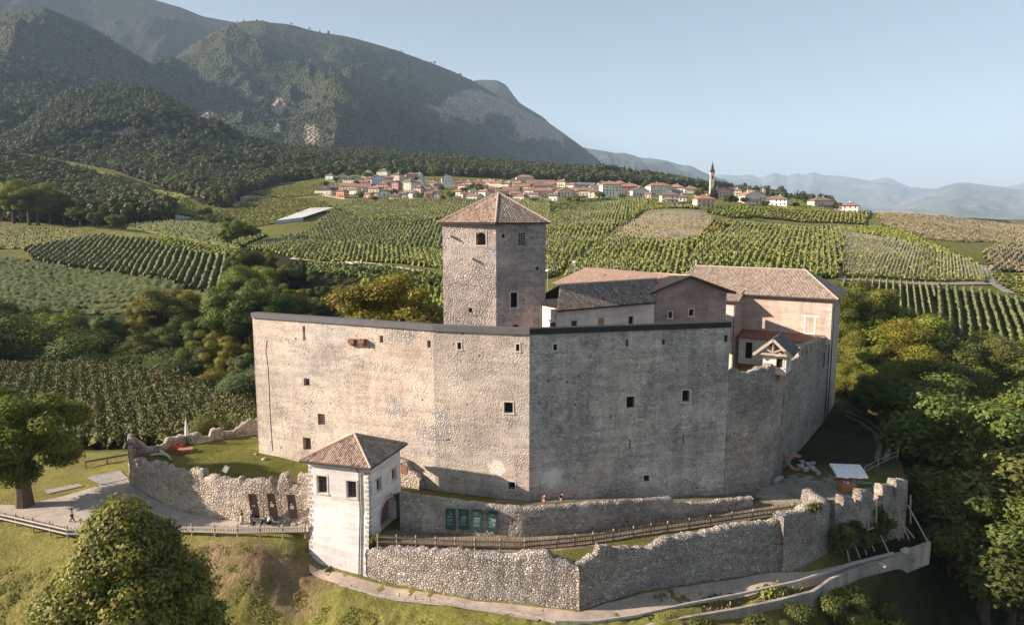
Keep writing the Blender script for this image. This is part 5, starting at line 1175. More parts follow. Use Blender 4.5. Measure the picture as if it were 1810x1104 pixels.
def crown_mesh(name, clumps, nleaf, size, c0, c1, seed=0, up=.35, hollow=.45, link=False, dead=0.0):
    """clumps: (m,4) x,y,z,r ; leaves gathered near clump surfaces"""
    rs = np.random.RandomState(seed); cl = np.array(clumps); w = cl[:, 3]**2; w /= w.sum(); idx = rs.choice(len(cl), nleaf, p=w)
    D = rs.randn(nleaf, 3); D /= np.linalg.norm(D, axis=1)[:, None]; rad = hollow+(1-hollow)*rs.rand(nleaf)**.6; rad = rad*(1+.12*rs.randn(nleaf))
    D2 = D*np.array([1, 1, .8]); C = cl[idx, :3]+D2*(cl[idx, 3]*rad)[:, None]
    N = D+np.array([0, 0, up])+rs.randn(nleaf, 3)*.45; V, Q = leaf_quads(C, N, size, rs)
    g = (rs.rand(nleaf)*.5+ .5*vnoise(C[:, 0]*.9+seed, C[:, 1]*.9+C[:, 2]*.9, seed))[:, None]; col = np.array(c0)*(1-g)+np.array(c1)*g
    cg_ = rs.rand(len(cl))[idx][:, None]; col = col*(.8+.4*cg_)
    if dead: dm = rs.rand(nleaf) < dead; col[dm] = np.array([.16, .09, .03])
    return npmesh(name, V, Q, LEAF, col=np.repeat(col, 4, 0), link=link)
def clumps_round(R, Hc, n, seed, squash=.8, rr=(.22, .42), zc=None, taper=0.0):
    rs = np.random.RandomState(seed); o = []
    for i in range(n):
        d = rs.randn(3); d /= np.linalg.norm(d); k = rs.rand()**.45*.8; r = R*rs.uniform(*rr); z = d[2]*k*R*squash
        f = 1-taper*max(0, z/(R*squash)); o.append((d[0]*k*R*f, d[1]*k*R*f, (zc or Hc)+z, r))
    return o
def branch_mesh(clumps, hb, rb, seed, base_r, lean=(0, 0)):
    rs = random.Random(seed); mb = MB(); top = Vector((lean[0], lean[1], hb)); mb.tube([(0, 0, -1.0), (0, 0, .1), (top.x*.4, top.y*.4, hb*.5), top], [base_r*1.5, base_r*1.1, base_r*.85, base_r*.7], 8)
    cs = rs.sample(list(clumps), min(rb, len(clumps)))
    for c in cs:
        e = Vector(c[:3]); s = top*(.75+.25*rs.random()); md = s.lerp(e, .5)+Vector((rs.uniform(-.3, .3), rs.uniform(-.3, .3), .2*(e-s).length)); mb.tube([s, md, e], [base_r*.45, base_r*.28, base_r*.08], 5)
    return mb
PROTO = {}; KH = {}
def proto(key, clumps, nleaf, size, c0, c1, hb, base_r, seed, nb=7, bark='bark', **k):
    if key not in ('linden', 'walnut', 'chestnut'): nleaf = int(nleaf*8.0); size *= .34
    cm = crown_mesh('crown', clumps, nleaf, size, c0, c1, seed, **k); zz_ = np.empty(len(cm.vertices)*3, np.float32); cm.vertices.foreach_get('co', zz_); KH[key] = float(np.percentile(zz_[2::3], 99.7))
    mb = branch_mesh(clumps, hb, nb, seed, base_r); me = bpy.data.meshes.new('trunk'); me.from_pydata(mb.v, [], mb.f); me.materials.append(M[bark]); me.update()
    PROTO[key] = (cm, me)
G0, G1 = (.06, .09, .02), (.185, .205, .048)
proto('broad', clumps_round(4.9, 7.2, 52, 1, .8, (.13, .27)), 5200, .62, G0, G1, 3.6, .30, 1)
proto('tall', clumps_round(3.9, 8.6, 50, 2, 1.6, (.17, .32)), 5200, .60, G0, G1, 4.2, .28, 2)
proto('loose', [c for c in clumps_round(5.2, 7.8, 40, 3, .95, (.12, .24))], 4200, .58, (.075, .10, .02), (.19, .205, .045), 4.0, .26, 3, 9)
proto('low', clumps_round(3.4, 3.4, 20, 4, .75, (.3, .5)), 3600, .52, G0, G1, 1.2, .16, 4)
proto('layered', [(math.cos(a)*r, math.sin(a)*r, z, rr) for z, r, rr, a in [(3.5+2.0*k+random.Random(k*9+j).uniform(-.5, .5), (4.6-.75*k*.8)*random.Random(k*7+j).uniform(.35, .95), 1.5, j*1.05+k*.6) for k in range(6) for j in range(6)]]+[(0, 0, 14.5, 1.5)], 6400, .56, (.065, .09, .018), (.20, .215, .045), 7, .30, 5, 12)
def conif(seed, Hh, R):
    rs = np.random.RandomState(seed); o = []
    for k in range(15):
        f = k/14; z = 1.6+(Hh-1.8)*f; r = R*(1-f)**.85+.15; n_ = max(1, int(7*(1-f))+1)
        for j in range(n_): a = rs.rand()*6.28; o.append((math.cos(a)*r*.62, math.sin(a)*r*.62, z, max(.35, r*.42)))
    return o
proto('conifer', conif(6, 14, 3.0), 5200, .5, (.03, .055, .022), (.075, .10, .04), 12, .25, 6, 4, up=-.1)
TCOUNT = {}
def plant(key, x, y, z, s, rz, color, label, group=None, cat='tree', name='tree', sz=None):
    t = thing(name, label, cat, (x, y, z), group); t.rotation_euler = (0, 0, rz); t.scale = (s, s, sz or s); cm, tm = PROTO[key]
    c = bpy.data.objects.new('crown', cm); COL.objects.link(c); c.parent = t; c.color = (*color, 1)
    k = bpy.data.objects.new('trunk', tm); COL.objects.link(k); k.parent = t
    return t
ORD = ['first', 'second', 'third', 'fourth', 'fifth', 'sixth', 'seventh', 'eighth', 'ninth', 'tenth', 'eleventh', 'twelfth', 'thirteenth', 'fourteenth', 'fifteenth', 'sixteenth', 'seventeenth', 'eighteenth', 'nineteenth', 'twentieth', 'twenty-first', 'twenty-second', 'twenty-third', 'twenty-fourth', 'twenty-fifth', 'twenty-sixth', 'twenty-seventh', 'twenty-eighth', 'twenty-ninth', 'thirtieth']
HUE = {'dark': (.75, .8, .8), 'mid': (1, 1, 1), 'light': (1.3, 1.2, 1.0), 'yellow': (1.6, 1.35, .9), 'ochre': (1.35, 1.2, .8), 'blue': (.85, 1.05, 1.5), 'olive': (1.5, 1.2, .9)}
HN = {'dark': 'dark', 'mid': 'green', 'light': 'bright', 'yellow': 'yellowish', 'ochre': 'ochre', 'blue': 'bluish', 'olive': 'olive'}
KN = {'broad': 'round', 'tall': 'tall', 'loose': 'loose crowned', 'low': 'low bushy', 'layered': 'layered', 'conifer': 'dark conical'}
def treerow(where, group, lst, seed=0):
    """lst: (u, v_top, Y, kind, hue[, width factor]) ; base on terrain, height from the top pixel; labelled left to right"""
    lst = sorted(lst, key=lambda q: q[0]); rn = random.Random(seed)
    for i, q in enumerate(lst):
        u, vt, Y, kd, hue = q[:5]; p = py(u, vt, Y); zb = Tf(p.x, p.y)-.3; h = max(2.5, p.z-zb); s = h/KH[kd]; wf = (q[5] if len(q) > 5 else 1.0)*rn.uniform(1.02, 1.28)
        c = tuple(x*rn.uniform(.9, 1.1) for x in HUE[hue])
        t = plant(kd, p.x, p.y, zb, s*wf, rn.uniform(0, 6.28), c, ('%s %s tree %s, %s of %d' % (HN[hue], KN[kd], where, ORD[i], len(lst))) if len(lst) > 1 else '%s %s tree %s' % (HN[hue], KN[kd], where), group, sz=s)
# wooded gully left of the castle
treerow('in the left gully wood', 'trees of the left gully', [
 (-60,520,225,'broad','mid'),(-25,560,205,'low','dark',1.4),(22,540,228,'broad','dark',1.2),(60,566,212,'low','olive',1.3),(108,548,222,'broad','light',1.0),(150,585,205,'low','mid',1.4),(186,555,218,'tall','blue',1.0),(232,560,222,'loose','ochre',1.0),(262,590,206,'broad','dark',1.1),(292,512,232,'broad','ochre',1.25),(335,560,215,'broad','dark',1.2),(372,585,205,'loose','olive',1.1)], 1)
treerow('on the left gully near edge', 'near trees of the left gully', [
 (10,598,205,'low','dark',1.3),(90,612,200,'low','dark',1.5),(150,618,198,'broad','dark',1.0),(200,622,196,'low','dark',1.7),(245,632,194,'broad','dark',1.0),(298,625,192,'low','dark',1.9),(330,662,182,'low','light',.9),(352,612,192,'broad','dark',1.2),(372,655,178,'low','olive',1.3),(400,600,190,'loose','olive',1.0),(428,625,170,'tall','blue',1.0),(446,650,160,'low','blue',1.2)], 2)
treerow('behind the curtain wall', 'trees behind the curtain wall', [
 (425,440,255,'tall','mid',1.3),(442,470,240,'broad','light',1.2),(458,442,262,'broad','dark',1.0),(478,450,256,'tall','olive',1.0),(484,500,232,'broad','mid',.9),(512,455,248,'conifer','mid',1.1),(532,450,252,'conifer','dark',1.0),(520,510,226,'loose','olive',1.0),(552,476,244,'tall','mid',1.0),(560,525,222,'broad','light',1.0),(582,480,248,'broad','mid',1.0),(598,486,240,'tall','ochre',1.0),(612,520,220,'broad','dark',1.0),(636,470,252,'broad','mid',1.1),(646,500,226,'conifer','dark',1.1),(430,500,215,'broad','mid',1.2),(462,515,214,'broad','dark',1.2),(496,470,246,'broad','mid',1.2),(540,510,236,'broad','light',1.2),(572,505,232,'broad','dark',1.2),(628,505,236,'broad','mid',1.2),(665,475,246,'broad','dark',1.2),(700,480,246,'broad','mid',1.2),(735,485,246,'broad','mid',1.2),(650,515,222,'broad','dark',1.2),(760,512,224,'broad','mid',1.2),(602,505,226,'tall','mid',1.2),(775,500,230,'broad','mid',1.0),(790,520,220,'loose','mid',1.0)], 3)
treerow('in the wood right of the palace', 'trees of the right gully', [
 (1490,512,168,'layered','light',1.0),(1518,502,176,'broad','light',1.1),(1512,585,162,'layered','light',1.0),(1552,522,174,'layered','light',1.2),(1540,610,158,'tall','light',1.0),(1580,545,170,'broad','yellow',1.3),(1600,565,160,'layered','yellow',1.35),(1575,640,150,'layered','light',1.1),(1640,555,170,'layered','light',1.2),(1630,610,155,'layered','yellow',1.2),(1662,620,156,'broad','mid',1.2),(1690,585,166,'broad','mid',1.2),(1700,650,148,'layered','dark',1.2),(1735,595,164,'loose','mid',1.2),(1770,600,160,'layered','mid',1.3),(1790,590,168,'broad','yellow',1.2),(1830,610,160,'broad','light',1.2),(1870,600,160,'broad','mid',1.3)], 4)
treerow('on the shaded right slope', 'trees of the lower right slope', [
 (1530,690,130,'broad','dark',1.1),(1570,665,126,'broad','dark',1.1),(1610,700,122,'broad','dark',1.2),(1650,740,118,'broad','dark',1.2),(1690,730,116,'broad','dark',1.2),(1690,850,100,'loose','olive',.9),(1720,770,112,'broad','dark',1.3),(1755,675,112,'broad','mid',1.1),(1800,705,108,'layered','mid',1.1),(1815,820,98,'loose','mid',1.0),(1760,830,100,'broad','dark',1.2),(1850,760,104,'broad','mid',1.3),(1880,880,92,'broad','dark',1.2)], 5)
# single trees
treerow('beside the orchard right of the ruined wall', None, [(358, 738, 118, 'low', 'mid', 1.0)], 6)
# left linden by the road
rsx = clumps_round(6.4, 7.6, 44, 41, .9, (.17, .27))
proto('linden', rsx, 70000, .27, (.045, .07, .014), (.19, .20, .035), 4.6, .62, 41, 16, hollow=.5)
p = pz(22, 893, -1.3); zt = zat(90, 668, p.y)
t = plant('linden', p.x+1.6, p.y, -1.35, 1, .4, (1.1, 1.1, 1), 'big dark linden tree with a thick trunk beside the road at the left edge')
k = (zt+1.35)/13.6; t.scale = (k*1.3, k*1.3, k)
# walnut behind the curtain wall
rsx = clumps_round(6.6, 7.2, 60, 43, .85, (.15, .28))
proto('walnut', rsx, 60000, .30, (.11, .125, .018), (.26, .24, .035), 3.6, .40, 43, 16, hollow=.3, bark='bark')
p = py(688, 482, 132); zb = 5.0; h = p.z-zb
t = plant('walnut', p.x, p.y, zb, h/13.2, 1.0, (1.15, 1.0, 1), 'wide yellow green walnut tree rising behind the curtain wall left of the keep'); t.scale = (h/13.2*1.35, h/13.2*1.35, h/13.2*1.04)
p = py(612, 530, 126); t = plant('walnut', p.x, p.y, 7, .5, 2.0, (1.0, 1.0, 1), 'small yellow green tree left of the wide walnut behind the curtain wall', sz=.60)
# big foreground tree
cl = []
rs = np.random.RandomState(77)
for i in range(210):
    zf2 = .30+.70*rs.rand()**1.1; z = 2.2+zf2*14.3; R_ = max(.1, 1.85*math.sqrt(max(.05, 16.9-z))-.55)*(.94+.08*math.sin(17*zf2)); a = rs.rand()*6.28; k_ = .35+.62*rs.rand()**.5
    cl.append((math.cos(a)*R_*k_, math.sin(a)*R_*k_, z, rs.uniform(.75, 1.35)))
cl += [(math.cos(a)*(1.85*math.sqrt(16.9-z)-.25)*.93, math.sin(a)*(1.85*math.sqrt(16.9-z)-.25)*.93, z, r) for a, z, r in [(rs.rand()*6.28, rs.uniform(5, 15.6), rs.uniform(.3, .62)) for _ in range(60)]]
cl.append((0, 0, 17.0, 1.1)); cl.append((.5, .2, 16.0, 1.1))
proto('chestnut', cl, 260000, .19, (.09, .11, .024), (.26, .26, .065), 9, .5, 77, 20, hollow=.5, dead=.05)
p = py(228, 872, 55); zb = Tf(p.x, p.y)-.5; h = p.z-zb; k = h/18.0
t = plant('chestnut', p.x-.6, p.y, zb, k, 0, (1.15, 1.1, 1), 'very large leafy tree in the foreground, cut by the bottom edge of the view', sz=k); print('chestnut', h, k)
# ================================================================ ORCHARDS AND VINEYARDS
om = NM('orchard_foliage', .8, .15); vc = om.attr('Col'); omat = om.out(om.mix(1.0, vc, om.ramp(om.noise(om.pos(), 1.2, 4, .7), [(.3, (.6, .6, .6)), (.7, (1.4, 1.4, 1.4))]), 'MULTIPLY'))
pmat = plain('row_post', (.30, .275, .24), .8, .2, .2, 3)
rsF = np.random.RandomState(5)
def clip_rows(poly, d, sp):
    n = np.array([-d[1], d[0]]); P = np.array(poly); o = P@n; r = []
    for c in np.arange(o.min()+sp*.5, o.max(), sp):
        xs = []
        for i in range(len(P)):
            a, b = P[i], P[(i+1) % len(P)]; ca, cb = a@n-c, b@n-c
            if (ca > 0) != (cb > 0): q = a+(b-a)*ca/(ca-cb); xs.append(q@d)
        xs.sort()
        for k in range(0, len(xs)-1, 2):
            if xs[k+1]-xs[k] > 3: r.append((c, xs[k], xs[k+1]))
    return r, n
def row_geo(pts, d, h, w, c0, c1, spiky, rs):
    """hedge of small trees along pts (m,2); returns V,Q,C"""
    m = len(pts); x, y = pts[:, 0], pts[:, 1]; z = T(x, y); n = np.array([-d[1], d[0]])
    hh = h*(1-spiky*rs.rand(m)); ww = w*(.6+.8*rs.rand(m))*(1-.45*spiky*(rs.rand(m) > .5)); lat = (rs.rand(m)-.5)*w*.7
    pr = [(-1.0, .08), (-.95, .45), (-.55, .82), (0, 1.0), (.55, .82), (.95, .45), (1.0, .08)]
    V = []
    for (a, b) in pr:
        jx = (rs.rand(m)-.5)*w*.7; jz = (rs.rand(m)-.5)*h*.22*(b > .1)
        off = a*ww+lat+jx; V.append(np.stack([x+n[0]*off+d[0]*(rs.rand(m)-.5)*.5, y+n[1]*off+d[1]*(rs.rand(m)-.5)*.5, z+b*hh+jz], 1))
    V = np.stack(V, 1); k = len(pr); idx = np.arange(m*k).reshape(m, k)
    Q = np.stack([idx[:-1, :-1], idx[1:, :-1], idx[1:, 1:], idx[:-1, 1:]], -1).reshape(-1, 4)
    g = rs.rand(m, 1)*.6+.4*fbm(x/7, y/7, 2, 4)[:, None]; C = (np.array(c0)*(1-g)+np.array(c1)*g)[:, None, :]*np.ones((1, k, 1))*(.8+.4*rs.rand(m, k, 1))
    return V.reshape(-1, 3), Q, C.reshape(-1, 3)
def post_geo(pts, h, th):
    m = len(pts); x, y = pts[:, 0], pts[:, 1]; z = T(x, y); V = []
    for dz in (-.3, 1):
        for (a, b) in ((-1, -1), (1, -1), (1, 1), (-1, 1)): V.append(np.stack([x+a*th/2, y+b*th/2, z+(h if dz == 1 else -.3)], 1))
    V = np.stack(V, 1).reshape(-1, 3); b = np.arange(m)[:, None]*8
    Q = np.concatenate([b+np.array([q]) for q in ((0, 1, 5, 4), (1, 2, 6, 5), (2, 3, 7, 6), (3, 0, 4, 7), (4, 5, 6, 7))], 0); return V, Q
def ORDN(i): return ORD[i] if i < 20 else ('twenty-' if i < 29 else 'thirty-')+ORD[(i-20) % 10 if i < 29 else (i-30)] if i != 29 else 'thirtieth'
LUMP = []      # far rows gathered into one stuff object
def field(poly, dp, sp, h, w, c0, c1, spiky=.3, posts=None, ds=1.1, indiv=None, seed=0, bend=0, dense=0):
    if not indiv: w *= 1.25; h *= .85; sp *= .80; ds *= .85; spiky = min(.75, spiky+.2); dense = dense or .9
    rs = np.random.RandomState(seed); P = [tuple(hit(u, v))[:2] for u, v in poly]
    a = hit(*dp[0]); b = hit(*dp[1]); d = np.array([b.x-a.x, b.y-a.y]); d /= np.linalg.norm(d); rows, n = clip_rows(P, d, sp)
    mids = [np.array(proj(*[float(q) for q in (d*(t0+t1)/2+n*c)], 0.0)) for c, t0, t1 in rows]; du = mids[-1]-mids[0]; ax_ = 0 if abs(du[0]) > abs(du[1])*3 else 1
    rank = {i: r for r, i in enumerate(sorted(range(len(rows)), key=lambda i: mids[i][0] if ax_ == 0 else -mids[i][1]))}
    for i, (c, t0, t1) in enumerate(rows):
        m = max(4, int((t1-t0)/ds)); lsz = .36 if dense > 2 else .95; t = np.linspace(t0, t1, m); cc = c+bend*np.sin(t/14.0)*1.0; pts = np.outer(t, d)+np.outer(cc, n)
        V, Q, C = row_geo(pts, d, h, w, c0, c1, spiky, rs); mi = np.zeros(len(Q), int)
        if dense:
            k = int(m*dense); j = rs.randint(0, m, k); Cc = np.stack([pts[j, 0]+rs.randn(k)*w*.85, pts[j, 1]+rs.randn(k)*w*.85, T(pts[j, 0], pts[j, 1])+h*(.25+.85*rs.rand(k))], 1)
            V2, Q2 = leaf_quads(Cc, rs.randn(k, 3)*[1, 1, .5], lsz, rs, 1.6); g = rs.rand(k, 1); C2 = np.repeat(np.array(c0)*(1-g)*1.1+np.array(c1)*g*(1.35 if dense > 2 else 1.1), 4, 0)
            Q = np.concatenate([Q, Q2+len(V)]); V = np.concatenate([V, V2]); C = np.concatenate([C, C2]); mi = np.zeros(len(Q), int)
        if posts:
            psp, ph, pth = posts; tp_ = np.arange(math.ceil(t0/psp)*psp, t1, psp)
            if len(tp_):
                pp_ = np.outer(tp_, d)+np.outer(c+bend*np.sin(tp_/14.0), n); V3, Q3 = post_geo(pp_, ph, pth)
                Q = np.concatenate([Q, Q3+len(V)]); V = np.concatenate([V, V3]); C = np.concatenate([C, np.ones((len(V3), 3))*.4]); mi = np.concatenate([mi, np.ones(len(Q3), int)])
        if indiv:
            o = npmesh('orchard_row', V, Q, [omat, pmat], col=C, mi=mi); tag(o, indiv[0]+', %s from the %s' % (ORDN(rank[i]), 'left' if ax_ == 0 else 'front'), 'orchard row', indiv[1])
        else: LUMP.append((V, Q, C, mi))
GRN = ((.10, .125, .025), (.205, .215, .045)); DGR = ((.07, .095, .025), (.15, .165, .04)); YGR = ((.12, .13, .03), (.22, .21, .055)); BRN = ((.14, .12, .055), (.25, .205, .10))
PW = (4.0, 2.6, .14)
# nearest rows: one object each
field([(1488,501),(1655,507),(1645,600),(1590,585),(1488,545)], ((1600,505),(1604,560)), 1.95, 1.9, .34, *GRN, .15, (5.5, 2.5, .14), 1.0, ('narrow orchard row above the right wood', 'narrow orchard rows above the right wood'), 1)
field([(1657,509),(1745,520),(1810,536),(1900,560),(1900,690),(1810,655),(1700,612),(1648,585)], ((1720,525),(1729,600)), 2.5, 2.2, .62, (.085, .10, .03), (.17, .18, .06), .12, (9, 2.5, .12), 1.0, ('broad sunlit orchard row at the right edge', 'broad orchard rows at the right edge'), 2, .35)
field([(40,440),(180,418),(300,440),(412,455),(412,523),(330,510),(190,482),(60,462)], ((331,509),(350,462)), 3.1, 2.6, .85, (.07, .085, .03), (.15, .16, .06), .2, (9, 3.0, .14), 1.1, ('thick rounded orchard row running up the left hillside', 'uphill orchard rows on the left hillside'), 3, .5)
field([(-260,455),(40,462),(190,484),(330,512),(250,550),(100,552),(-260,556)], ((0,500),(200,512)), 3.8, 2.3, .95, (.035, .05, .016), (.08, .095, .028), .35, None, 1.0, ('dark level orchard row on the left hillside', 'level orchard rows on the left hillside'), 4)
field([(-260,650),(0,648),(200,655),(300,672),(462,722),(470,775),(370,782),(262,792),(222,802),(150,800),(60,806),(-260,830)], ((300,780),(262,690)), 2.4, 2.8, .9, (.055, .065, .022), (.14, .14, .05), .6, (8, 3.0, .10), .8, ('dense dark orchard row left of the castle', 'orchard rows in the near left field'), 5, 0, 26)
field([(375,545),(456,545),(456,640),(420,600),(385,575)], ((430,600),(420,550)), 2.8, 2.4, .8, *GRN, .4, None, 1.0, ('orchard row just left of the curtain wall top', 'orchard rows left of the curtain wall top'), 6, 0, 3)
# right hillside
F_ARGS = [
 ([(1494,412),(1560,424),(1640,440),(1715,465),(1742,482),(1746,499),(1700,497),(1488,489)], ((1500,450),(1700,462)), 1.9, 1.15, .6, YGR, .3, (3.9, 2.5, .085), 1.2),
 ([(1300,396),(1496,406),(1486,494),(1420,490),(1280,500),(1200,500),(1232,440)], ((1440,400),(1434,480)), 2.6, 2.7, .7, GRN, .75, (7, 2.9, .13), .9),
 ([(1352,368),(1540,377),(1528,399),(1420,393),(1338,387)], ((1400,392),(1425,371)), 3.2, 2.2, .6, YGR, .2, None, 1.4),
 ([(1256,367),(1346,370),(1335,385),(1290,386),(1250,376)], ((1290,384),(1304,368)), 3.2, 2.2, .6, GRN, .2, None, 1.4),
 ([(1150,374),(1245,378),(1262,392),(1228,424),(1180,427),(1090,413)], ((1110,400),(1230,408)), 2.2, 1.2, .5, BRN, .3, (3.4, 2.6, .09), 1.4),
 ([(965,384),(1085,354),(1142,351),(1145,364),(1078,414),(1000,474),(965,500)], ((1040,440),(1075,370)), 2.5, 2.2, .6, GRN, .5, (8, 2.9, .14), 1.1),
 ([(1147,362),(1152,353),(1240,371),(1145,372),(1085,408)], ((1100,400),(1150,360)), 2.4, 1.8, .7, YGR, .2, None, 1.3),
 ([(1080,417),(1180,430),(1228,426),(1198,500),(1000,500),(1003,476)], ((1100,470),(1130,425)), 2.4, 2.1, .6, GRN, .6, (8, 2.8, .13), 1.0),
 ([(1232,424),(1265,393),(1300,392),(1232,440),(1226,436)], ((1240,430),(1280,395)), 2.4, 2.0, .6, YGR, .4, None, 1.2),
 ([(1548,378),(1680,386),(1810,400),(1950,410),(1950,425),(1810,425),(1700,428),(1640,424),(1560,399)], ((1560,385),(1800,408)), 2.6, 1.6, .7, BRN, .4, (6, 2.4, .09), 1.4),
 ([(1500,402),(1556,402),(1640,429),(1738,472),(1720,466),(1640,439),(1505,411)], ((1640,436),(1600,414)), 2.6, 1.9, .7, GRN, .3, None, 1.2),
 ([(1738,446),(1812,402),(1950,402),(1950,470),(1752,480)], ((1745,470),(1810,430)), 2.8, 1.8, .7, BRN, .3, (8, 2.4, .12), 1.2),
 ([(1752,484),(1950,474),(1950,560),(1800,522),(1765,504)], ((1770,510),(1860,500)), 3.2, 1.5, .9, YGR, .3, None, 1.3),
 ([(590,366),(650,352),(790,354),(972,352),(972,400),(640,392)], ((650,390),(700,358)), 2.6, 2.0, .7, GRN, .4, (9, 2.9, .14), 1.2),
 ([(500,422),(560,402),(590,374),(640,394),(972,404),(972,455),(650,430)], ((640,425),(665,398)), 2.6, 2.1, .7, DGR, .5, (9, 2.8, .13), 1.1),
 ([(430,442),(500,424),(650,432),(972,458),(972,482),(640,463),(520,457)], ((600,455),(612,428)), 2.5, 2.0, .6, GRN, .5, (6, 2.7, .14), 1.1),
 ([(520,463),(650,470),(800,492),(800,512),(640,495),(540,480)], ((600,480),(620,468)), 2.6, 2.0, .7, DGR, .4, None, 1.1),
 ([(640,497),(700,502),(800,516),(972,520),(972,570),(640,548)], ((700,540),(712,510)), 2.8, 2.2, .7, GRN, .5, None, 1.0),
 ([(452,345),(500,330),(566,316),(590,338),(560,345),(500,350)], ((470,345),(560,322)), 3.0, 1.5, .8, YGR, .3, None, 1.6),
 ([(368,378),(450,352),(556,352),(586,366),(490,396),(430,404)], ((380,380),(540,362)), 3.0, 1.6, .8, YGR, .3, None, 1.5),
 ([(-260,402),(0,403),(120,410),(205,424),(150,432),(40,440),(-260,446)], ((0,420),(150,424)), 2.8, 1.8, .7, YGR, .3, (6, 2.8, .13), 1.2),
 ([(205,426),(300,424),(420,448),(412,455),(300,438)], ((300,436),(315,426)), 3.2, 2.3, .9, GRN, .3, None, 1.2),
 ([(210,400),(420,396),(470,418),(425,440),(300,420)], ((230,405),(420,420)), 3.0, 1.9, .8, DGR, .3, (6, 2.6, .14), 1.3),
 ([(-260,248),(0,256),(70,269),(150,292),(340,350),(300,352),(220,342),(0,282),(-260,270)], ((20,270),(300,345)), 3.4, 1.6, 1.0, YGR, .3, None, 2.0),
 ([(245,352),(330,354),(352,370),(358,388),(300,378)], ((300,376),(325,360)), 3.4, 1.8, .8, GRN, .2, None, 1.5),
 ([(980,362),(1060,350),(1085,352),(980,378)], ((990,372),(1060,356)), 3.0, 1.6, .7, DGR, .3, None, 1.5),
 ([(1400,350),(1460,370),(1530,372),(1545,374),(1500,376),(1390,370)], ((1400,364),(1520,374)), 3.4, 1.6, .8, DGR, .3, None, 1.6),
]
for i, (pl, dp, sp, h, w, cc, spk, ps, ds) in enumerate(F_ARGS): field(pl, dp, sp, h, w, *cc, spk, ps, ds, None, 20+i)
nv = 0; Vs, Qs, Cs, Ms = [], [], [], []
for V_, Q_, C_2, m_ in LUMP: Vs.append(V_); Qs.append(Q_+nv); Cs.append(C_2); Ms.append(m_); nv += len(V_)
o = npmesh('orchard_rows', np.concatenate(Vs), np.concatenate(Qs), [omat, pmat], col=np.concatenate(Cs), mi=np.concatenate(Ms)); tag(o, 'countless orchard and vineyard rows covering the hills below the village', 'orchard', None, 'stuff'); print('orchard faces', len(o.data.polygons)); LUMP.clear(); Vs = Qs = None

# ---------------------------------------------------------------- roads on the hills
def ribbon(name, pts, w, col, dz=.35, mat=None):
    P = [hit(u, v) for u, v in pts]; Q = []
    for i in range(len(P)-1):
        k = max(1, int((P[i+1]-P[i]).length/3))
        for j in range(k): Q.append(P[i].lerp(P[i+1], j/k))
    Q.append(P[-1]); A = np.array([(q.x, q.y) for q in Q]); d = np.gradient(A, axis=0); d /= np.linalg.norm(d, axis=1)[:, None]; n = np.stack([-d[:, 1], d[:, 0]], 1)
    offs = np.array([-.5, -.25, 0, .25, .5])*w; V = np.stack([np.stack([A[:, 0]+n[:, 0]*o_, A[:, 1]+n[:, 1]*o_, T(A[:, 0]+n[:, 0]*o_, A[:, 1]+n[:, 1]*o_)+dz], 1) for o_ in offs], 1)
    m = len(A); idx = np.arange(m*5).reshape(m, 5); F2 = np.stack([idx[:-1, 1:], idx[1:, 1:], idx[1:, :-1], idx[:-1, :-1]], -1).reshape(-1, 4)
    g = .85+.3*fbm(V[:, :, 0].ravel()/5, V[:, :, 1].ravel()/5, 3, 8)[:, None]
    o = npmesh(name, V.reshape(-1, 3), F2, mat or gravel, col=np.array(col)*g, smooth=True); tag(o, kind='structure')
ribbon('road', [(515,457),(560,461),(620,465),(680,473),(740,481),(800,490),(850,497)], 5.5, (.52, .47, .42))
ribbon('road', [(760,470),(800,476),(840,482)], 3, (.40, .37, .28))
ribbon('dirt_track', [(560,415),(600,420),(625,430),(655,438),(680,440)], 2.5, (.36, .31, .22))
ribbon('road', [(95,416),(140,419),(180,423),(205,426)], 4, (.42, .37, .30))
ribbon('road', [(236,372),(270,377),(300,381),(330,387)], 9, (.46, .46, .46))
ribbon('road', [(550,345),(590,349),(610,353)], 5, (.50, .44, .38))
ribbon('dirt_track', [(400,372),(430,352),(445,346),(480,350)], 9, (.38, .30, .22))
ribbon('dirt_track', [(420,374),(480,370),(540,366)], 3, (.38, .32, .22))
ribbon('dirt_track', [(1497,408),(1492,430),(1488,460),(1484,496)], 3.2, (.30, .24, .17))
ribbon('dirt_track', [(1486,495),(1560,499),(1650,503),(1745,502)], 3.2, (.34, .29, .22))
ribbon('dirt_track', [(1140,366),(1120,385),(1085,410),(1040,440),(1005,474)], 2.6, (.20, .17, .10))
ribbon('dirt_track', [(1235,440),(1222,455),(1205,480)], 2.6, (.26, .23, .14))
ribbon('dirt_track', [(1740,470),(1750,484),(1758,500),(1790,520)], 6, (.30, .30, .24))
ribbon('dirt_track', [(1540,376),(1530,385),(1525,398),(1500,402)], 3, (.22, .20, .13))
# road wall along the right skyline
t = thing('roadside_wall', 'long low pale roadside wall drawn along the skyline at the right', 'wall', tuple(hit(1680, 386)))
mb = MB(); P_ = [hit(u, v+1.5) for u, v in ((1545,374),(1600,378),(1660,383),(1720,388),(1780,392),(1850,396),(1950,402))]
for a, b in zip(P_[:-1], P_[1:]):
    k = max(1, int((b-a).length/6))
    for j in range(k):
        p = a.lerp(b, j/k); q = a.lerp(b, (j+1)/k); p.z = Tf(p.x, p.y)+.6; q.z = Tf(q.x, q.y)+.6; mb.bar(p, q, .5, 2.4)
mb.build('wall', M['concrete'], t)

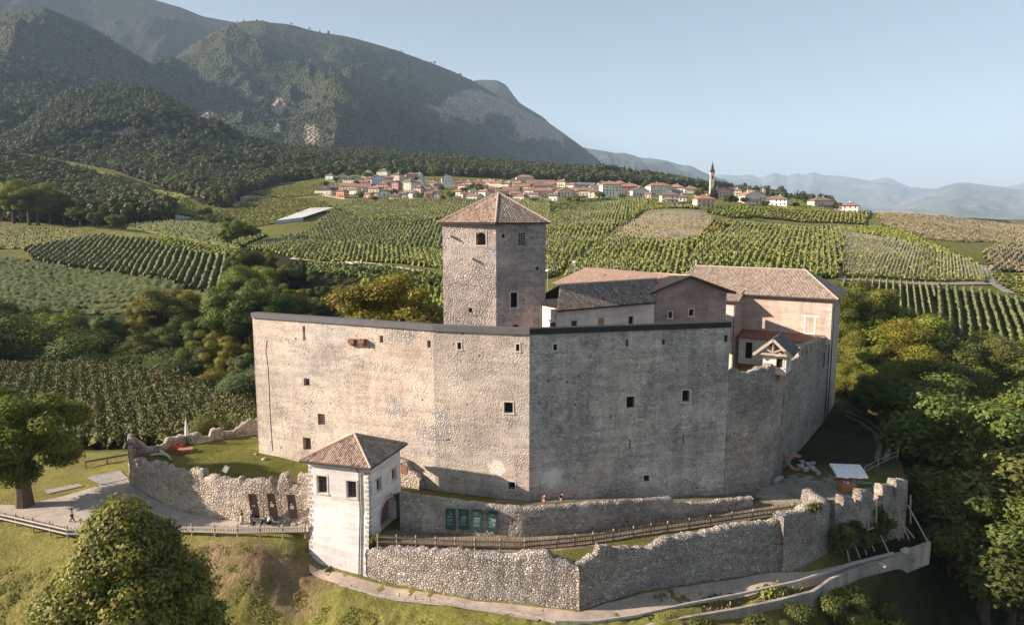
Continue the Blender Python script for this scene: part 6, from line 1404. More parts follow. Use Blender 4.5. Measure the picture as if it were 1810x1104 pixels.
# ---------------------------------------------------------------- far woods (stuff): instanced trees
def small_tree(name, clumps, n, size, c0, c1, seed, up=.4):
    me = crown_mesh(name, clumps, n, size, c0, c1, seed, up=up, hollow=.7); return me
LEAF2 = leafmat('far_leaves', trans=.12)
protos = []
for i, (cl, n, sz, c0, c1) in enumerate((
    (clumps_round(3.6, 6.4, 9, 51, 1.0, (.4, .6)), 420, 1.5, (.05, .07, .024), (.12, .13, .045)),
    (clumps_round(3.2, 7.0, 8, 52, 1.4, (.4, .6)), 420, 1.4, (.04, .06, .022), (.10, .115, .04)),
    (clumps_round(3.8, 5.6, 9, 53, .9, (.35, .6)), 380, 1.5, (.08, .08, .03), (.17, .14, .055)),
    (conif(54, 12, 2.4), 420, 1.1, (.018, .03, .014), (.04, .055, .022)))):
    me = small_tree('far_tree', cl, n, sz, c0, c1, 60+i); me.materials.clear(); me.materials.append(LEAF2); protos.append(bpy.data.objects.new('far_tree_shape', me))
def forest(name, label, pts, scale, seed, pc=.15):
    n = len(pts); rs = np.random.RandomState(seed); me = bpy.data.meshes.new(name); me.vertices.add(n); me.vertices.foreach_set('co', np.asarray(pts, np.float32).ravel())
    for nm_, tp_, vals in (('size', 'FLOAT', (scale*(.5+1.0*rs.rand(n)**1.5)).astype(np.float32)), ('turn', 'FLOAT', (rs.rand(n)*6.28).astype(np.float32)), ('kind_index', 'INT', rs.choice(4, n, p=[.34, .3, .36-pc, pc]).astype(np.int32))):
        a = me.attributes.new(nm_, tp_, 'POINT'); a.data.foreach_set('value', vals)
    o = bpy.data.objects.new(name, me); COL.objects.link(o); tag(o, label, 'wood', None, 'stuff')
    ng = bpy.data.node_groups.new(name, 'GeometryNodeTree'); ng.interface.new_socket('Geometry', in_out='INPUT', socket_type='NodeSocketGeometry'); ng.interface.new_socket('Geometry', in_out='OUTPUT', socket_type='NodeSocketGeometry')
    N = ng.nodes; L = ng.links; gi = N.new('NodeGroupInput'); go = N.new('NodeGroupOutput'); ip = N.new('GeometryNodeInstanceOnPoints'); gi2 = N.new('GeometryNodeGeometryToInstance')
    for p_ in reversed(protos):
        oi = N.new('GeometryNodeObjectInfo'); oi.inputs['Object'].default_value = p_; L.new(oi.outputs['Geometry'], gi2.inputs[0])
    def at(nm_, dt): q = N.new('GeometryNodeInputNamedAttribute'); q.data_type = dt; q.inputs[0].default_value = nm_; return q.outputs[0]
    L.new(gi.outputs[0], ip.inputs['Points']); L.new(gi2.outputs[0], ip.inputs['Instance']); ip.inputs['Pick Instance'].default_value = True
    L.new(at('kind_index', 'INT'), ip.inputs['Instance Index']); L.new(at('size', 'FLOAT'), ip.inputs['Scale'])
    cx = N.new('ShaderNodeCombineXYZ'); L.new(at('turn', 'FLOAT'), cx.inputs[2]); L.new(cx.outputs[0], ip.inputs['Rotation']); L.new(ip.outputs[0], go.inputs[0])
    md = o.modifiers.new('scatter', 'NODES'); md.node_group = ng; return o
def scatter_terrain(polys, n, y0, y1, seed, excl=()):
    rs = np.random.RandomState(seed); Y = np.sqrt(y0**2+(y1**2-y0**2)*rs.rand(n)); a = rs.uniform(-.95, .95, n); X = a*Y; Z = T(X, Y); u, v = proj(X, Y, Z); ok = np.zeros(n, bool)
    ju = (fbm(X/25, Y/25, 3, 5)-.5)*14
    for pl in polys: ok |= inpoly(u+ju, v+ju*.3, pl)
    for pl in excl: ok &= ~inpoly(u, v, pl)
    return np.stack([X, Y, Z-.3], 1)[ok]
W1 = [(-300,284),(0,284),(100,304),(230,345),(300,388),(335,412),(210,398),(120,392),(60,396),(0,392),(-300,392)]
W2 = [(-300,150),(1100,150),(1100,325),(1060,322),(1000,318),(900,312),(820,306),(740,296),(640,294),(600,300),(560,306),(500,322),(455,338),(420,352),(400,378),(372,374),(352,352),(300,340),(200,300),(70,264),(0,250),(-300,242)]
pts = np.concatenate([scatter_terrain([W1], 90000, 480, 900, 1), scatter_terrain([W2], 90000, 600, 1500, 2)]); print('wood pts', len(pts))
forest('wood', 'dense mixed wood covering the foothills behind the fields', pts, 1.15, 3, .12)
def scatter_grid(G, n, seed, thin=False, cut=()):
    Xg, Yg, Zg, uu, vv = G; rs = np.random.RandomState(seed); i = rs.rand(n)*(Xg.shape[0]-1.01); j = rs.rand(n)*(Xg.shape[1]-1.01); i0 = i.astype(int); j0 = j.astype(int); fi = i-i0; fj = j-j0
    def b(A): return (A[i0, j0]*(1-fj)+A[i0, j0+1]*fj)*(1-fi)+(A[i0+1, j0]*(1-fj)+A[i0+1, j0+1]*fj)*fi
    X, Y, Z, U, Vv = map(b, (Xg, Yg, Zg, uu, vv)); ok = (U > -120) & (U < 1930)
    if thin: ok &= rs.rand(n) > np.interp(U, [1060, 1120, 1240, 1300], [0, .4, .7, .93])
    for (cu, cv, ru, rv) in cut: ok &= (np.hypot((U-cu)/ru, (Vv-cv)/rv)+rs.rand(n)*.5 > 1.25)
    return np.stack([X, Y, Z-.5], 1)[ok]
pk = scatter_grid(MK_, 60000, 4, thin=True, cut=[(222, 238, 30, 11), (172, 236, 12, 8), (645, 268, 9, 5)]); print(len(pk))
forest('wood', 'thick wood on the rounded hill in front of the mountains and behind the village', pk, 1.25, 5, .25)
pm_ = np.concatenate([scatter_grid(MM_, 2500, 6, cut=[(370,205,14,7),(490,188,10,14),(548,238,12,16),(490,228,8,10),(850,190,85,22),(960,225,60,25)]), scatter_grid(ML_, 1500, 7), scatter_grid(ML2_, 9000, 8)]); print(len(pm_))
forest('mountain_forest', 'dark continuous forest on the steep mountain slopes', pm_, 1.5, 9, .35)
# scrub on the front slope
def tufts(name, label, n, poly, seed, size, c0, c1, zoff=0, clump=4):
    rs = np.random.RandomState(seed); P = np.array(poly); x0, y0 = P.min(0); x1, y1 = P.max(0); X = rs.uniform(x0, x1, n); Y = rs.uniform(y0, y1, n); ok = inpoly(X, Y, [tuple(q) for q in poly]) & (fbm(X/2.2, Y/2.2, 3, seed) > .47); X, Y = X[ok], Y[ok]
    X = np.repeat(X, clump)+rs.randn(len(X)*clump)*size*.8; Y = np.repeat(Y, clump)+rs.randn(len(Y)*clump)*size*.8; k = len(X)
    C = np.stack([X, Y, T(X, Y)+size*(.1+.5*rs.rand(k))+zoff], 1); V, Q = leaf_quads(C, rs.randn(k, 3)*[1, 1, .6]+[0, 0, .5], size, rs, 1.2); g = fbm(X/3, Y/3, 3, seed+1)[:, None]*.7+rs.rand(k, 1)*.3
    o = npmesh(name, V, Q, omat, col=np.repeat(np.array(c0)*(1-g)+np.array(c1)*g, 4, 0)); tag(o, label, 'ground cover', None, 'stuff')
G3 = lambda u, v, z: tuple(pz(u, v, z))[:2]
tufts('grass_tufts', 'rough grass tufts on the bank below the road', 64000, [(-62, 78), (-25, 79), (-21, 74), (5, 67), (5, 56), (-60, 56)], 1, .13, (.22, .24, .05), (.38, .34, .11), -.05)
tufts('weeds', 'sunlit weeds and nettles at the foot of the retaining wall', 5200, [G3(1400, 1062, -8), G3(1500, 1052, -8.5), G3(1600, 1075, -10), G3(1720, 1104, -13), G3(1700, 1160, -15), G3(1150, 1160, -12), G3(1180, 1104, -9), G3(1300, 1085, -8)], 2, .55, (.14, .165, .03), (.28, .28, .07), 0, 5)
tufts('dry_weeds', 'dry weeds on the strip between path and retaining wall', 2600, [G3(1130, 1092, -5.9), G3(1320, 1050, -5.9), G3(1425, 1030, -5.9), G3(1430, 1040, -5.9), G3(1300, 1070, -5.9), G3(1160, 1094, -5.9)], 3, .26, (.16, .12, .06), (.28, .21, .11), 0, 3)
# ================================================================ VILLAGE
WC = {'white': (.74, .70, .65), 'cream': (.66, .56, .44), 'grey': (.50, .48, .45), 'pink': (.58, .38, .33), 'orange': (.70, .36, .22), 'beige': (.55, .47, .40), 'rose': (.42, .22, .22), 'bluish': (.60, .64, .72), 'mauve': (.42, .34, .38)}
RC = {'red': (.30, .15, .115), 'orange': (.38, .21, .15), 'brown': (.23, .155, .12), 'grey': (.20, .20, .22), 'dark': (.09, .075, .075)}
RN = {'red': 'red tiled', 'orange': 'orange tiled', 'brown': 'brown tiled', 'grey': 'grey', 'dark': 'dark'}
def flat(name, c): return plain(name, c, .85, .2, .1, .6)
WM = {k: flat(k+'_house_wall', v) for k, v in WC.items()}
RM = {k: tilemat(k+'_village_roof', [tuple(x*.8 for x in v), tuple(x*1.25 for x in v), v], .15, lichen=.15) for k, v in RC.items()}
WINM = {}
for nm_, w_, h_ in (('window', .95, 1.3), ('door', 1.1, 2.1)):
    mb = MB(); mb.box((0, 0, h_/2), (w_, .06, h_), mi=0); mb.box((0, -.02, h_+.06), (w_+.3, .12, .12), mi=1); mb.box((0, -.05, -.05), (w_+.3, .18, .10), mi=1)
    me = bpy.data.meshes.new(nm_); me.from_pydata(mb.v, [], mb.f); me.materials.append(M['glass'] if nm_ == 'window' else M['shutter']); me.materials.append(M['stoneframe']); me.polygons.foreach_set('material_index', mb.m); me.update(); WINM[nm_] = me
hr = random.Random(12)
def house(u, v, wp, hp, wc, rc, typ, label, group, rot=None):
    p = hit(u, v, 350); sc = p.y/1300.; Wt = wp*sc*1.22; hw = max(3.6, hp*sc*1.18); rot = math.radians(rot if rot is not None else hr.uniform(-34, 12)); dp_ = min(max(Wt*.75, 6), 13)
    w = max(4.5, (Wt-abs(math.sin(rot))*dp_*.8)/max(.6, math.cos(rot)))
    t = thing('house', label, 'house', (p.x, p.y+dp_*.5, p.z), group); t.rotation_euler = (0, 0, rot); o0 = Vector(t.location); OFF[t.name] = Vector((0, 0, 0))
    hx, hy = w/2, dp_/2; mb = MB(); b = -3.0
    ov = .75; rise = (hy+ov)*.42 if typ != 'gable' else (hx+ov)*.42
    for q in (((-hx, -hy), (hx, -hy)), ((hx, -hy), (hx, hy)), ((hx, hy), (-hx, hy)), ((-hx, hy), (-hx, -hy))): mb.quad((*q[0], b), (*q[1], b), (*q[1], hw), (*q[0], hw))
    if typ == 'gable':
        for s in (-1, 1): mb.poly([(-hx, s*hy, hw), (hx, s*hy, hw), (0, s*hy, hw+hx*.42)][::(1 if s < 0 else -1)])
    if typ == 'side':
        for s in (-1, 1): mb.poly([(s*hx, -hy, hw), (s*hx, hy, hw), (s*hx, 0, hw+hy*.42)][::(1 if s > 0 else -1)])
    mb.build('wall', WM[wc], t)
    mb = MB(); X, Y = hx+ov, hy+ov; z = hw-.05
    if typ == 'gable': A = [(-X, -Y, z-ov*.42+.3), (-X, Y, z-ov*.42+.3), (0, Y, z+hx*.42+.35), (0, -Y, z+hx*.42+.35), (X, -Y, z-ov*.42+.3), (X, Y, z-ov*.42+.3)]; F3 = [(0, 3, 2, 1), (4, 5, 2, 3)]
    elif typ == 'side': A = [(-X, -Y, z-.05), (X, -Y, z-.05), (X, 0, z+hy*.42+.35), (-X, 0, z+hy*.42+.35), (X, Y, z-.05), (-X, Y, z-.05)]; F3 = [(0, 1, 2, 3), (4, 5, 3, 2)]
    else:
        r = max(.2, X-Y*.95); A = [(-X, -Y, z), (X, -Y, z), (X, Y, z), (-X, Y, z), (-r, 0, z+rise), (r, 0, z+rise)]; F3 = [(0, 1, 5, 4), (1, 2, 5), (2, 3, 4, 5), (3, 0, 4)]
    for f in F3:
        pts = [Vector(A[i]) for i in f]; e = (pts[1]-pts[0]).normalized(); 
        uv = tuple(((q-pts[0]).dot(e)/.6, (q-pts[0]).length/.8) for q in pts); mb.poly(pts, 0, uv); slab(mb, pts, .25, 1, .02)
    ro = mb.build('roof', [RM[rc], M['eave']], t)
    mb = MB(); cx = hr.uniform(-.4, .4)*hx; mb.box((cx, .1*hy, hw+rise*.9), (.8, .8, 1.8)); mb.box((cx, .1*hy, hw+rise*.9+.95), (1.0, 1.0, .15)); mb.build('chimney', WM['white' if wc != 'rose' else 'beige'], ro)
    fl = max(1, int(hw/2.7)); 
    for side, (L_, ang, nx) in enumerate(((w, 0, 0), (dp_, -math.pi/2, -1))):
        n_ = max(1, int(L_/2.8))
        for f in range(fl):
            for i in range(n_):
                if hr.random() < .12: continue
                s = (i+.5)/n_*L_-L_/2; zz_ = .9+f*2.7
                nm_ = 'door' if (f == 0 and side == 0 and i == n_//2) else 'window'
                q = bpy.data.objects.new(nm_, WINM[nm_]); COL.objects.link(q); q.parent = t
                if side == 0: q.location = (s, -hy-.03, zz_ if nm_ == 'window' else .05)
                else: q.location = (-hx-.03, s, zz_); q.rotation_euler = (0, 0, -math.pi/2)
    if hr.random() < .45 and hw > 5.5:
        mb = MB(); zz_ = 2.75; mb.box((0, -hy-.6, zz_), (w*.7, 1.2, .15)); mb.box((0, -hy-1.17, zz_+.95), (w*.7, .06, .08)); k = max(3, int(w*.7/.8))
        for i in range(k+1): mb.box((-w*.35+w*.7*i/k, -hy-1.17, zz_+.5), (.07, .05, .9))
        mb.build('balcony', M['shutter'], t)
    return t
HROWS = {
 'in the left top row': [(583,317,13,6,'white','brown','hip'),(604,319,15,7,'cream','brown','gable'),(625,307,14,8,'white','brown','gable'),(648,317,14,10,'grey','brown','side'),(677,310.6,18,7,'white','brown','hip'),(705,304,14,6,'grey','grey','gable'),(725,319,17,9,'pink','red','hip'),(739,319,12,9,'white','grey','side'),(756,325,16,5,'white','grey','gable')],
 'in the left second row': [(586,329,11,5,'white','brown','side'),(627,322,13,6,'beige','brown','gable'),(654,324,12,7,'white','red','side'),(686,324,12,8,'pink','brown','side'),(716,327,13,8,'cream','red','gable'),(741,330,12,7,'white','brown','side'),(765,330,12,6,'cream','red','side'),(616,325,16,7,'white','dark','hip'),(640,328,18,5,'cream','red','side'),(668,326,20,9,'bluish','grey','gable'),(701,322,16,11,'cream','brown','hip'),(774,335,14,7,'mauve','dark','hip'),(790,331,18,15,'white','grey','gable'),(751,341,18,4,'white','red','side'),(733,330,14,7,'beige','brown','hip')],
 'in the left third row': [(626,343,14,6,'white','brown','side'),(648,340,13,7,'beige','red','side'),(740,341,14,8,'pink','brown','hip'),(757,346,13,6,'white','red','gable'),(689,344,13,7,'white','red','side'),(574,344,30,7,'cream','dark','hip'),(604,351,16,11,'orange','red','hip'),(614,336,24,6,'beige','red','side'),(638,337,28,6,'white','red','side'),(662,345.6,18,11,'cream','orange','hip'),(679,335,18,8,'pink','brown','hip'),(701,336,14,12,'rose','dark','hip'),(722,337.5,22,13,'cream','grey','hip'),(590,337,12,5,'mauve','brown','side')],
 'on the lower left edge': [(678,353,20,10,'white','brown','gable'),(698,354.6,16,7,'cream','brown','hip'),(712,352,12,8,'grey','brown','side'),(726,351,18,9,'white','grey','side'),(760,352,10,8,'rose','brown','side'),(771,351.6,14,11,'beige','brown','hip'),(651,350,13,6,'pink','red','side')],
 'in the upper middle': [(818,334,13,5,'white','red','side'),(853,334,15,5,'cream','orange','side'),(895,332,14,6,'cream','red','side'),(915,331,14,6,'beige','orange','side'),(940,332,16,6,'white','red','side'),(972,333,18,6,'pink','red','side'),(1010,334,14,6,'white','red','side'),(1050,336,13,6,'white','orange','gable'),(810,330,18,6,'cream','red','hip'),(828,328,14,5,'cream','orange','hip'),(845,329,16,6,'pink','red','hip'),(864,329,22,6,'white','orange','side'),(882,331,26,6,'beige','red','hip'),(906,326,12,6,'white','orange','gable'),(927,324,26,9,'cream','orange','hip'),(955,328,40,5,'white','brown','side'),(993,331,22,8,'cream','brown','hip'),(1031,332,36,4,'grey','grey','side'),(1066,334,14,9,'cream','brown','hip')],
 'in the lower middle': [(824,350,14,6,'cream','red','side'),(855,347,15,7,'white','orange','side'),(878,350,14,7,'beige','red','gable'),(910,349,15,6,'cream','orange','side'),(934,343,16,6,'white','red','side'),(948,357,12,5,'white','brown','side'),(970,345,16,7,'pink','orange','side'),(986,344,14,7,'white','red','hip'),(1008,342,16,6,'cream','red','side'),(1062,347,12,8,'beige','red','side'),(810,346,24,6,'white','red','hip'),(837,343,14,6,'white','brown','gable'),(869,341,20,6,'pink','red','hip'),(839,354,22,6,'white','brown','side'),(888,346,22,6,'beige','brown','side'),(904,342,26,5,'white','red','side'),(924,337,28,6,'beige','brown','side'),(922,354,22,6,'white','red','hip'),(944,350,16,5,'white','brown','side'),(960,337,30,7,'beige','brown','hip'),(958,347,32,8,'cream','orange','hip'),(979,355,14,8,'white','brown','side'),(998,350,24,10,'cream','orange','gable'),(1016,348,12,8,'pink','brown','side'),(1031,346,30,8,'beige','brown','side'),(1049,350,14,10,'white','brown','side')],
 'left of the church': [(1208,356,13,6,'white','brown','side'),(1148,350,12,5,'beige','red','side'),(1236,348,13,6,'beige','red','side'),(1080,350,30,20,'white','orange','hip'),(1114,345,28,13,'pink','orange','hip'),(1131,346,24,8,'white','brown','gable'),(1166,345,34,14,'white','orange','hip'),(1196,344,26,11,'white','orange','hip'),(1222,342,20,7,'white','orange','hip'),(1185,359,26,12,'white','brown','hip'),(1247,367,28,13,'cream','orange','hip'),(1095,333,18,8,'cream','orange','hip'),(1148,338,12,6,'cream','brown','hip')],
 'right of the church': [(1296,340,16,5,'white','red','side'),(1340,347,14,4,'cream','red','side'),(1366,360,12,5,'beige','red','side'),(1278,350,28,10,'pink','dark','gable'),(1307,346,16,8,'beige','brown','hip'),(1326,347,18,5,'grey','brown','side'),(1333,359.7,34,12,'white','orange','gable'),(1380,364,34,10,'white','brown','hip'),(1455,365,30,12,'cream','brown','hip'),(1493,367,10,4,'orange','red','side'),(1509,368,26,11,'white','red','hip')],
}
ON = ORD
for where, lst in HROWS.items():
    lst = sorted(lst, key=lambda q: q[0])
    for i, q in enumerate(lst):
        house(*q[:7], '%s village house, %s roof, %s, %s of %d' % (q[4], RN[q[5]], where, ON[i], len(lst)), 'village houses on the ridge', 8 if q[6] == 'gable' else None)
# church with spire
p = hit(1266, 349, 350); ct = thing('church', 'village church with a slim pointed bell tower on the skyline', 'church', p); OFF[ct.name] = Vector((0, 0, 0)); sc = p.y/1300.
TW = 3.6; ty = 1.0; tx = (1258-1266)*sc; H1 = (349-306)*sc
mb = MB(); mb.box((tx, ty, H1/2-1), (TW, TW, H1+2)); mb.box((tx, ty, H1*.62), (TW+.5, TW+.5, .35)); mb.box((tx, ty, H1-.1), (TW+.7, TW+.7, .5)); mb.build('bell_tower', WM['beige'], ct)
mb = MB(); zs = H1+.15; hs = (306-287)*sc
for k in range(8):
    a0, a1 = k*math.pi/4+math.pi/8, (k+1)*math.pi/4+math.pi/8; r = TW*.56; mb.poly([(tx+r*math.cos(a0), ty+r*math.sin(a0), zs), (tx+r*math.cos(a1), ty+r*math.sin(a1), zs), (tx, ty, zs+hs)])
for sx_ in (-1, 1):
    for sy_ in (-1, 1): mb.tube([(tx+sx_*TW*.45, ty+sy_*TW*.45, zs), (tx+sx_*TW*.45, ty+sy_*TW*.45, zs+2.5)], [.5, .05], 4)
sp_ = mb.build('spire', RM['dark'], ct); mb = MB(); mb.tube([(tx, ty, zs+hs-.3), (tx, ty, zs+hs+1.6)], .09, 4); mb.bar((tx-.5, ty, zs+hs+1.1), (tx+.5, ty, zs+hs+1.1), .14); mb.build('cross', M['iron'], sp_)
for ang in (0, 1):
    mb = MB()
    if ang == 0: mb.box((tx, ty-TW/2-.02, H1*.8), (1.0, .1, 3.0))
    else: mb.box((tx-TW/2-.02, ty, H1*.8), (.1, 1.1, 3.0))
    mb.build('belfry_window', M['dark'], ct)
nx0, nx1 = (1270-1266)*sc, (1296-1266)*sc; nh = (349-335)*sc; dn = 9
mb = MB(); c_ = (nx0+nx1)/2; hw_ = (nx1-nx0)/2; mb.box((c_, 4, nh/2-1), (hw_*2, dn, nh+2)); mb.build('nave', WM['cream'], ct)
mb = MB()
for f in ([(c_-hw_-.6, 4-dn/2-.6, nh), (c_+hw_+.6, 4-dn/2-.6, nh), (c_+hw_+.6, 4, nh+5), (c_-hw_-.6, 4, nh+5)], [(c_+hw_+.6, 4+dn/2+.6, nh), (c_-hw_-.6, 4+dn/2+.6, nh), (c_-hw_-.6, 4, nh+5), (c_+hw_+.6, 4, nh+5)]): slab(mb, f, .25)
mb.poly([(c_+hw_, 4-dn/2, nh), (c_+hw_, 4+dn/2, nh), (c_+hw_, 4, nh+4.8)]); mb.poly([(c_-hw_, 4+dn/2, nh), (c_-hw_, 4-dn/2, nh), (c_-hw_, 4, nh+4.8)]); mb.build('roof', RM['grey'], ct)
for k in range(4):
    mb = MB(); mb.box((nx0+(k+.5)*(nx1-nx0)/4, 4-dn/2-.03, nh*.55), (.9, .1, 2.4)); mb.build('window', M['glass'], ct)
# small far chapel tower
p = hit(1350, 342, 350); t = thing('small_bell_tower', 'tiny pale bell tower among far roofs right of the church', 'tower', p); OFF[t.name] = Vector((0, 0, 0)); mb = MB(); mb.box((0, 0, 3), (2.6, 2.6, 10)); mb.build('shaft', WM['beige'], t); mb = MB(); mb.tube([(0, 0, 8), (0, 0, 10.5)], [2.0, .1], 4); mb.build('roof', RM['red'], t)
# low white wall and pale net canopy
a, b = hit(724, 356, 350), hit(762, 354, 350); t = thing('garden_wall', 'long white garden wall below the left village houses', 'wall', a); mb = MB(); mb.bar(a+Vector((0, 0, .3)), b+Vector((0, 0, .3)), .5, 2.6); mb.build('wall', WM['white'], t)
q = [hit(487, 397), hit(536, 391), hit(590, 372), hit(549, 373)]; zt_ = [p.z+2.4 for p in q]; t = thing('net_canopy', 'wide pale hail net canopy spread over an orchard parcel on the left slope', 'canopy', q[0]); mb = MB()
qq = [Vector((p.x, p.y, z)) for p, z in zip(q, zt_)]; slab(mb, qq, .1); mb.build('net', M['netting'], t); mb = MB(); mb.quad(q[0], q[1], qq[1], qq[0]); mb.build('side_net', M['netting'], t)
# trees between the houses and along the fields, one thing each
def vtrees(where, group, us, seed):
    rn = random.Random(seed); lst = []
    for (u, v, hp, kd, hue) in sorted(us):
        p = hit(u, v, 330); lst.append((u, v-hp, p.y, kd, hue, rn.uniform(1.0, 1.35)))
    treerow(where, group, lst, seed)
vtrees('among the left village houses', 'trees in the left part of the village', [(575,330,10,'low','mid'),(630,330,11,'broad','dark'),(650,318,13,'broad','dark'),(712,312,15,'broad','mid'),(734,322,10,'low','dark'),(700,344,9,'low','dark'),(780,340,12,'broad','mid'),(668,340,9,'low','mid'),(560,318,12,'low','dark'),(594,322,9,'low','mid'),(612,318,14,'broad','light'),(636,317,18,'broad','mid'),(660,312,18,'broad','dark'),(690,330,10,'low','olive'),(692,300,16,'tall','mid'),(636,352,14,'low','light'),(662,356,9,'low','dark'),(745,312,20,'tall','dark'),(768,318,22,'broad','light'),(784,318,18,'broad','mid'),(742,352,12,'low','ochre'),(688,346,10,'low','mid')], 31)
vtrees('among the middle village houses', 'trees in the middle of the village', [(833,336,10,'broad','dark'),(858,340,10,'low','dark'),(890,340,10,'low','mid'),(918,340,9,'low','dark'),(950,342,9,'low','mid'),(985,350,10,'low','dark'),(1000,340,10,'low','mid'),(1040,340,10,'broad','dark'),(797,354,16,'broad','ochre'),(782,356,12,'low','mid'),(848,346,22,'tall','dark'),(872,326,9,'low','mid'),(820,340,9,'low','mid'),(943,358,8,'low','dark'),(1005,358,10,'broad','light'),(1020,358,9,'low','olive'),(1060,356,18,'broad','light'),(898,352,9,'low','dark'),(1012,330,14,'broad','dark'),(975,328,9,'low','dark')], 32)
vtrees('round the church and right houses', 'trees in the right part of the village', [(1145,338,18,'broad','dark'),(1100,352,9,'low','mid'),(1235,352,18,'broad','olive'),(1228,360,8,'low','mid'),(1262,352,26,'conifer','mid'),(1290,364,20,'broad','dark'),(1300,362,14,'broad','dark'),(1352,366,12,'low','dark'),(1316,362,14,'broad','mid'),(1407,366,8,'low','dark'),(1480,368,10,'broad','dark'),(1322,388,10,'low','dark'),(1240,340,9,'low','mid')], 33)
vtrees('beside the fields in the left valley', 'trees in the left valley fields', [(18,395,70,'broad','olive'),(45,398,78,'broad','ochre'),(62,398,62,'broad','mid'),(-10,392,60,'tall','dark'),(85,396,58,'broad','dark'),(110,398,46,'broad','dark'),(140,402,36,'broad','dark'),(170,404,30,'broad','dark'),(205,404,24,'low','dark'),(402,440,34,'broad','mid'),(418,436,46,'broad','light'),(432,430,34,'broad','dark'),(395,408,26,'broad','mid'),(445,425,24,'broad','mid'),(378,398,20,'low','dark'),(364,388,22,'low','mid')], 34)
# ================================================================ SMALL THINGS
def P3(u, v, z=-1.3): return pz(u, v, z)
# --- market stall
s0 = P3(1500, 869); st = thing('market_stall', 'small orange timber stall with white canvas roof and purple posters in the yard', 'stall', s0); A3 = math.radians(-6)
def sp3(x, y, z): c, s = math.cos(A3), math.sin(A3); return s0+Vector((x*c-y*s, x*s+y*c, z))
m2 = MB(); m2.box(sp3(0, .9, .5), (1.9, 1.6, 1.0), rz=A3); m2.build('counter', M['orangewood'], st)
for k in range(3): m2 = MB(); m2.bar(sp3(-.97, .08, .2+.3*k), sp3(.97, .08, .2+.3*k), .05, .2); m2.build('board', M['orangewood'], st)
m2 = MB(); m2.box(sp3(0, .55, 1.06), (2.1, 1.0, .08), rz=A3); m2.build('worktop', M['woodpale'], st)
for a in (-.95, .95):
    for b in (.1, 1.7): m2 = MB(); m2.tube([sp3(a, b, 0), sp3(a, b, 2.5)], .05, 6); m2.build('post', M['woodred'], st)
m2 = MB(); m2.box(sp3(0, 1.65, 1.6), (1.8, .06, 1.1), rz=A3); m2.build('back_panel', M['woodred'], st)
m2 = MB(); m2.box(sp3(-.55, .0, 1.35), (.55, .03, .55), rz=A3); pp2 = m2.build('poster', M['purple'], st); m2 = MB()
for (a, b, w_, h_) in ((-.72, 1.45, .16, .10), (-.55, 1.30, .30, .04), (-.52, 1.22, .24, .04), (-.45, 1.5, .12, .06)): m2.box(sp3(a, -.025, b), (w_, .012, h_), rz=A3)
m2.build('print', M['printpale'], pp2)
m2 = MB(); m2.box(sp3(-.15, .0, 1.28), (.22, .03, .3), rz=A3); m2.build('notice', M['canvas'], st)
m2 = MB(); n_ = 9; g_ = {}
for i in range(n_+1):
    for j in range(5):
        x = -1.95+3.9*i/n_; y = -1.0+3.2*j/4; z = 2.55+.55*math.sin(j/4*math.pi*.5)+.05*math.sin(i*1.7)*(1-j/4); g_[i, j] = sp3(x, y, z)
for i in range(n_):
    for j in range(4): m2.quad(g_[i, j], g_[i+1, j], g_[i+1, j+1], g_[i, j+1])
    m2.quad(g_[i, 0]-Vector((0, 0, .22+.05*(i % 2))), g_[i+1, 0]-Vector((0, 0, .22+.05*((i+1) % 2))), g_[i+1, 0], g_[i, 0])
for j in range(4): m2.quad(g_[0, j]-Vector((0, 0, .25)), g_[0, j], g_[0, j+1], g_[0, j+1]-Vector((0, 0, .25))); m2.quad(g_[n_, j], g_[n_, j]-Vector((0, 0, .25)), g_[n_, j+1]-Vector((0, 0, .25)), g_[n_, j+1])
m2.build('canvas_roof', M['canvas'], st)
# --- terracotta wheel rim with rocks
w0 = P3(1408, 831); t = thing('stone_ring', 'upright terracotta coloured half ring leaning at the castle wall by the door', 'ring', w0); m2 = MB(); R_ = 1.15; c_ = w0+Vector((0, .2, R_)); ax = Vector((.92, -.38, 0))
def arc(a, r, d): return c_+ax*(r*math.cos(a))+Vector((0, 0, 1))*(r*math.sin(a))+Vector((.38, .92, 0))*d
for k in range(16):
    a0, a1 = math.radians(60+k*15), math.radians(60+(k+1)*15)
    m2.hexa([arc(a0, .85, -.2), arc(a1, .85, -.2), arc(a1, .85, .2), arc(a0, .85, .2), arc(a0, 1.2, -.2), arc(a1, 1.2, -.2), arc(a1, 1.2, .2), arc(a0, 1.2, .2)])
m2.build('rim', M['terracotta'], t)
def rock(c, r, seed, name='boulder', mat='boulder', parent=None, sq=.7):
    bm = bmesh.new(); bmesh.ops.create_icosphere(bm, subdivisions=2, radius=1); rs = random.Random(seed); ph = [rs.uniform(0, 6) for _ in range(6)]
    for v in bm.verts:
        q = v.co; k = 1+.22*math.sin(q.x*2.3+ph[0])*math.cos(q.y*2.1+ph[1])+.16*math.sin(q.z*3+ph[2]+q.x*2)+rs.uniform(-.06, .06); v.co = Vector((q.x*r*k, q.y*r*k*rs.choice([1, 1]), q.z*r*k*sq))
    off = OFF.get(parent.name, Vector((0, 0, 0))) if parent is not None else Vector((0, 0, 0))
    for v in bm.verts: v.co += Vector(c)-off
    me = bpy.data.meshes.new(name); bm.to_mesh(me); bm.free(); return finish(name, me, M[mat], parent)
rr2 = random.Random(3); k = 0
